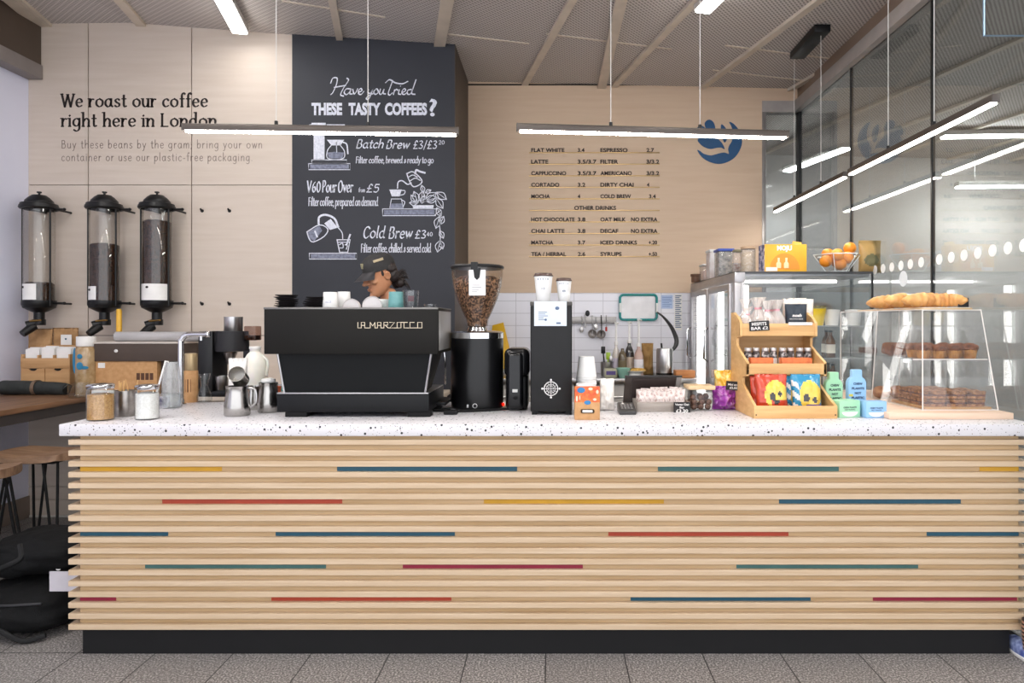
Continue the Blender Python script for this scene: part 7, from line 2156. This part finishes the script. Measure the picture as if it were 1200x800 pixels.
b = B(); b.box(PX(792, yb3), PX(815, yb3), yb3, yb3 + .12, zr, PZ(434, yb3), .004); solo('wooden_box', b, mat('orange_wood', 'C9854C', 0.5, c2='B87440', scale=6, stretch=(.5, 3, 5)), 'low orange-brown wooden box at the rear counter right end', 'box')

# ================================================================== barista
t = thing('person', 'barista in dark cap and navy shirt bending over the espresso machine', 'person', (-1.0, 1.10, 0))
PY = 1.06
HC = P(446, 322, PY)                          # head centre
SKIN = mat('skin', 'C08A68', 0.5, c2='B47C5A', scale=12, sss=.12)
Rh = Matrix.Translation(HC) @ Matrix.Rotation(math.radians(-57), 4, 'Z') @ Matrix.Rotation(math.radians(20), 4, 'X') @ Matrix.Rotation(math.radians(3), 4, 'Y')
# ---- head, built facing -Y
secs = [(-.122, -.080, -.050, .018), (-.116, -.092, -.030, .034), (-.100, -.097, .005, .047), (-.080, -.094, .035, .056), (-.055, -.091, .060, .063), (-.028, -.092, .080, .068), (0, -.090, .092, .073),
        (.028, -.093, .098, .076), (.055, -.090, .097, .076), (.082, -.076, .086, .068), (.103, -.052, .064, .052), (.116, -.022, .034, .030), (.120, 0, .01, .008)]
b = B(); bm = b.bm; rings = []
for z, yf, yb_, w in secs:
    ring = []
    for i in range(36):
        a = 2 * PI * i / 36
        ca, sa = math.cos(a), math.sin(a)
        yc_ = (yf + yb_) / 2; ry = (yb_ - yf) / 2
        e = .86
        ring.append(bm.verts.new((w * math.copysign(abs(ca) ** e, ca), yc_ + ry * math.copysign(abs(sa) ** e, sa), z)))
    rings.append(ring)
for A, C in zip(rings, rings[1:]):
    for i in range(36): bm.faces.new((A[i], A[(i + 1) % 36], C[(i + 1) % 36], C[i]))
bm.faces.new(list(reversed(rings[0]))); bm.faces.new(rings[-1])
b.hexa([(-.017, -.090, -.036), (.017, -.090, -.036), (.017, -.07, -.036), (-.017, -.07, -.036), (-.006, -.092, .028), (.006, -.092, .028), (.006, -.07, .028), (-.006, -.07, .028)], .004)
b.ell((0, -.112, -.026), (.0135, .018, .013), 14, 10); b.ell((0, -.103, -.004), (.008, .016, .030), 14, 10)
for sx in (-1, 1):
    b.ell((sx * .0125, -.098, -.031), (.010, .012, .009), 12, 8)
    b.ell((sx * .033, -.084, .030), (.022, .012, .007), 14, 8)          # brow
    b.ell((sx * .033, -.082, .010), (.014, .010, .009), 14, 10)        # closed lid
    b.ell((sx * .048, -.066, -.022), (.022, .018, .020), 14, 10)       # cheek
    b.lathe([(0, 0), (.017, 0), (.021, .004), (.016, .009), (.010, .006), (0, .003)], (sx * .076, .014, -.008), 18, Matrix.Rotation(sx * PI / 2 + sx * .25, 4, 'Y') @ Matrix.Diagonal((1.45, 1, 1, 1)))
b.ell((0, -.0975, -.062), (.024, .009, .0055), 16, 8); b.ell((0, -.0965, -.0715), (.020, .010, .0062), 16, 8); b.ell((0, -.094, -.104), (.020, .012, .014), 14, 10)
bmesh.ops.transform(b.bm, matrix=Rh, verts=b.bm.verts)
# ---- body skeleton
nb = Rh @ Vector((0, .022, -.085))
SH = Vector((HC.x + .045, PY + .07, HC.z - .27))    # base of the neck
J = {'pelvis': (SH.x + .02, SH.y + .03, 1.00, (.15, .11)), 'waist': (SH.x + .015, SH.y + .03, 1.16, (.135, .10)), 'chest': (SH.x, SH.y + .03, 1.46, (.165, .115)), 'neckbase': (SH.x - .005, SH.y, SH.z + .05, (.068, .062)),
     'neck': (nb.x, nb.y, nb.z, .050)}
fw = Vector((math.sin(math.radians(-35)), -math.cos(math.radians(-35)), 0)); rt = Vector((fw.y, -fw.x, 0)) * -1
rt = Vector((math.cos(math.radians(-35)), math.sin(math.radians(-35)), 0))
base = Vector(J['chest'][:3])
def add(n, p, r): J[n] = (p.x, p.y, p.z, r)
E = [('pelvis', 'waist'), ('waist', 'chest'), ('chest', 'neckbase'), ('neckbase', 'neck')]
HANDS = {}
for sgn, nm in ((1, 'r'), (-1, 'l')):
    sh = base + rt * (.19 * sgn) + Vector((0, 0, .105 - .045 * sgn)); el = sh + rt * (.07 * sgn) + fw * .05 + Vector((0, 0, -.30)); wr = el + fw * .20 - rt * (.09 * sgn) + Vector((0, 0, .06))
    add('sh' + nm, sh, .062); add('el' + nm, el, .045); add('wr' + nm, wr, .028)
    E += [('chest', 'sh' + nm), ('sh' + nm, 'el' + nm), ('el' + nm, 'wr' + nm)]
    HANDS[nm] = (wr, (wr - el).normalized(), sgn)
    pv = Vector(J['pelvis'][:3]); hip = pv + rt * (.095 * sgn) + Vector((0, 0, -.06)); kn = hip + fw * .02 + Vector((0, 0, -.44)); an = kn - fw * .02 + Vector((0, 0, -.40)); toe = an + fw * .15 + Vector((0, 0, -.045))
    add('hip' + nm, hip, .098); add('kn' + nm, kn, .062); add('an' + nm, an, .042); add('toe' + nm, toe, .036)
    E += [('pelvis', 'hip' + nm), ('hip' + nm, 'kn' + nm), ('kn' + nm, 'an' + nm), ('an' + nm, 'toe' + nm)]
body = skin(J, E, 2)
b.mesh(body)
for nm, (wr, d, sgn) in HANDS.items():
    up = Vector((0, 0, 1)); side = d.cross(up).normalized() * sgn; nrm = side.cross(d).normalized()
    if nrm.z > 0: nrm = -nrm
    palm = wr + d * .055
    jj = {'a': tuple(wr) + (.026,), 'b': tuple(wr + d * .03) + ((.030, .018),), 'c': tuple(wr + d * .085) + ((.036, .015),)}
    b.mesh(skin(jj, [('a', 'b'), ('b', 'c')], 2))
    for k, (off, L) in enumerate(((-.030, .070), (-.010, .080), (.010, .074), (.029, .058))):
        p0 = wr + d * .075 + side * off
        p1 = p0 + d * (L * .42) + nrm * .006; p2 = p1 + d * (L * .25) + nrm * (L * .30); p3 = p2 + nrm * (L * .30) - d * .004
        b.mesh(skin({'a': tuple(p0) + (.0100,), 'b': tuple(p1) + (.0092,), 'c': tuple(p2) + (.0085,), 'd': tuple(p3) + (.0072,)}, [('a', 'b'), ('b', 'c'), ('c', 'd')], 2))
    p0 = wr + d * .03 - side * .024; p1 = p0 - side * .026 + d * .03 + nrm * .012; p2 = p1 + d * .028 + nrm * .014
    b.mesh(skin({'a': tuple(p0) + (.0125,), 'b': tuple(p1) + (.0105,), 'c': tuple(p2) + (.0085,)}, [('a', 'b'), ('b', 'c')], 2))
tmp = b.to_mesh('t')
rem = evaluated(tmp, [('REMESH', dict(mode='VOXEL', voxel_size=.0042, use_smooth_shade=True)), ('SMOOTH', dict(factor=.5, iterations=3))])
b = B(); b.mesh(rem); part('body', b, SKIN, t, angle=80)
# ---- clothes
def clothes(name, js, es, grow, m, lab, sub=2):
    j2 = {}
    for n in js:
        x, y, z, r = J[n]
        j2[n] = (x, y, z, tuple(v + grow for v in r) if isinstance(r, tuple) else r + grow)
    b = B(); b.mesh(skin(j2, es, sub)); return part(name, b, m, t, lab, angle=80)
NAVY = mat('navy_cotton', '3C3850', 0.85, c2='322F44', scale=25)
J['neckbase2'] = (J['neckbase'][0], J['neckbase'][1], J['neckbase'][2] + .015, (.086, .078))
for nm in 'rl':
    e_, w_ = Vector(J['el' + nm][:3]), Vector(J['wr' + nm][:3]); q = e_.lerp(w_, .35); J['sl' + nm] = (q.x, q.y, q.z, .040)
clothes('shirt', ['waist', 'pelvis', 'chest', 'neckbase2'] + [a + c_ for c_ in 'rl' for a in ('sh', 'el', 'sl')], [('waist', 'pelvis'), ('waist', 'chest'), ('chest', 'neckbase2')] + [(a + c_, d_ + c_) for c_ in 'rl' for a, d_ in (('sh', 'el'), ('el', 'sl'))] + [('chest', 'shr'), ('chest', 'shl')], .012, NAVY, 'navy shirt')
clothes('trousers', ['pelvis'] + [a + c_ for c_ in 'rl' for a in ('hip', 'kn', 'an')], [('pelvis', 'hip' + c_) for c_ in 'rl'] + [(a + c_, d_ + c_) for c_ in 'rl' for a, d_ in (('hip', 'kn'), ('kn', 'an'))], .014, mat('black_denim', '26262B', 0.9), 'black trousers')
for nm in 'rl':
    a_, to = Vector(J['an' + nm][:3]), Vector(J['toe' + nm][:3])
    b = B(); b.mesh(skin({'h': (a_.x - fw.x * .05, a_.y - fw.y * .05, .05, .046), 'a': (a_.x, a_.y, a_.z - .02, .052), 't': (to.x, to.y, .045, (.048, .040)), 'e': (to.x + fw.x * .06, to.y + fw.y * .06, .038, (.042, .032))}, [('h', 'a'), ('h', 't'), ('t', 'e')], 2)); part('shoe', b, m_blackm(), t, 'black shoe')
# ---- cap, hair
CAPM = mat('cap_black', '2B2A2B', 0.8, c2='242324', scale=60)
def headpart(name, b, m, lab, parent=None, angle=60):
    bmesh.ops.transform(b.bm, matrix=Rh, verts=b.bm.verts); return part(name, b, m, parent or t, lab, angle)
b = B(); b.lathe([(.0, .135), (.03, .133), (.055, .122), (.073, .103), (.082, .078), (.084, .050), (.083, .030), (.080, .030), (.080, .05), (.07, .10), (0, .13)], (0, .004, 0), 36, Matrix.Diagonal((1, 1.24, 1, 1)))
cap = headpart('cap', b, CAPM, 'black baseball cap')
b = B(); bm = b.bm; n = 16; rows = []
for q in range(7):
    f = q / 6; row = []
    for i in range(n + 1):
        a = (i / n - .5) * 2.1
        rx, ry = .083 + .004 * f, .100 + .075 * f * math.cos(a * .75)
        row.append(bm.verts.new((rx * math.sin(a), -ry * math.cos(a) + .004, .038 - .030 * f - .020 * (math.sin(a) ** 2) * f + .006 * (1 - f))))
    rows.append(row)
for A, C in zip(rows, rows[1:]):
    for i in range(n): bm.faces.new((A[i], A[i + 1], C[i + 1], C[i]))
g = bmesh.ops.solidify(bm, geom=list(bm.faces), thickness=.004)
headpart('brim', b, mat('brim_grey', '4A474B', 0.6), 'dark grey brim', cap)
b = B(); b.tube([(.084 * math.sin(a), -.104 * math.cos(a) + .004, .034) for a in [(-1.2 + 2.4 * i / 14) for i in range(15)]], .003, 6); headpart('brim_seam', b, m_black(), None, cap)
b = B(); b.box(-.016, .016, -.107, -.098, .055, .088, .003, mtx=Matrix.Rotation(-.12, 4, 'X')); headpart('front_badge', b, mat('olive_badge', '8F8A6A', 0.5), 'olive front badge', cap)
b = B(); b.box(.0755, .0815, -.045, .020, .088, .104, .002, mtx=Matrix.Translation((0, 0, .0)) @ Matrix.Rotation(-.0, 4, 'Y')); headpart('side_patch', b, mat('cream_patch', 'B8A888', 0.6), 'cream side patch', cap)
HAIR = mat('dark_hair', '2B201E', 0.55, c2='1A1312', scale=60, stretch=(3, 1, .6), bump=.6)
b = B()
for (x, y, z, rx, ry, rz) in ((0, .070, -.005, .070, .036, .055), (.05, .055, -.015, .028, .042, .045), (-.05, .055, -.015, .028, .042, .045), (0, .098, -.045, .040, .032, .042), (.012, .108, -.078, .030, .026, .032), (.03, .092, -.082, .028, .026, .028), (-.02, .085, -.085, .028, .026, .028)):
    b.ell((x, y, z), (rx, ry, rz), 24, 16, nz=.16, nsc=40)
for sx in (-1, 1): b.ell((sx * .062, .050, .028), (.022, .040, .032), 16, 10, nz=.16, nsc=40); b.ell((sx * .071, -.010, .016), (.006, .010, .022), 14, 10, nz=.2, nsc=60)
for k in range(26):
    a = RND.uniform(-.9, .9); p0 = Vector((.06 * math.sin(a), 0.07 + .03 * math.cos(a), RND.uniform(-.09, -.02))); d = Vector((math.sin(a) * .5, 1, RND.uniform(-.9, .3))).normalized()
    b.tube([p0, p0 + d * .035 + Vector((0, 0, .006)), p0 + d * .06 + Vector((RND.uniform(-.012, .012), -.004, -.016))], [.006, .0045, .0015], 6, 4)
hair_ = headpart('hair', b, HAIR, 'dark curly hair tied at the back')
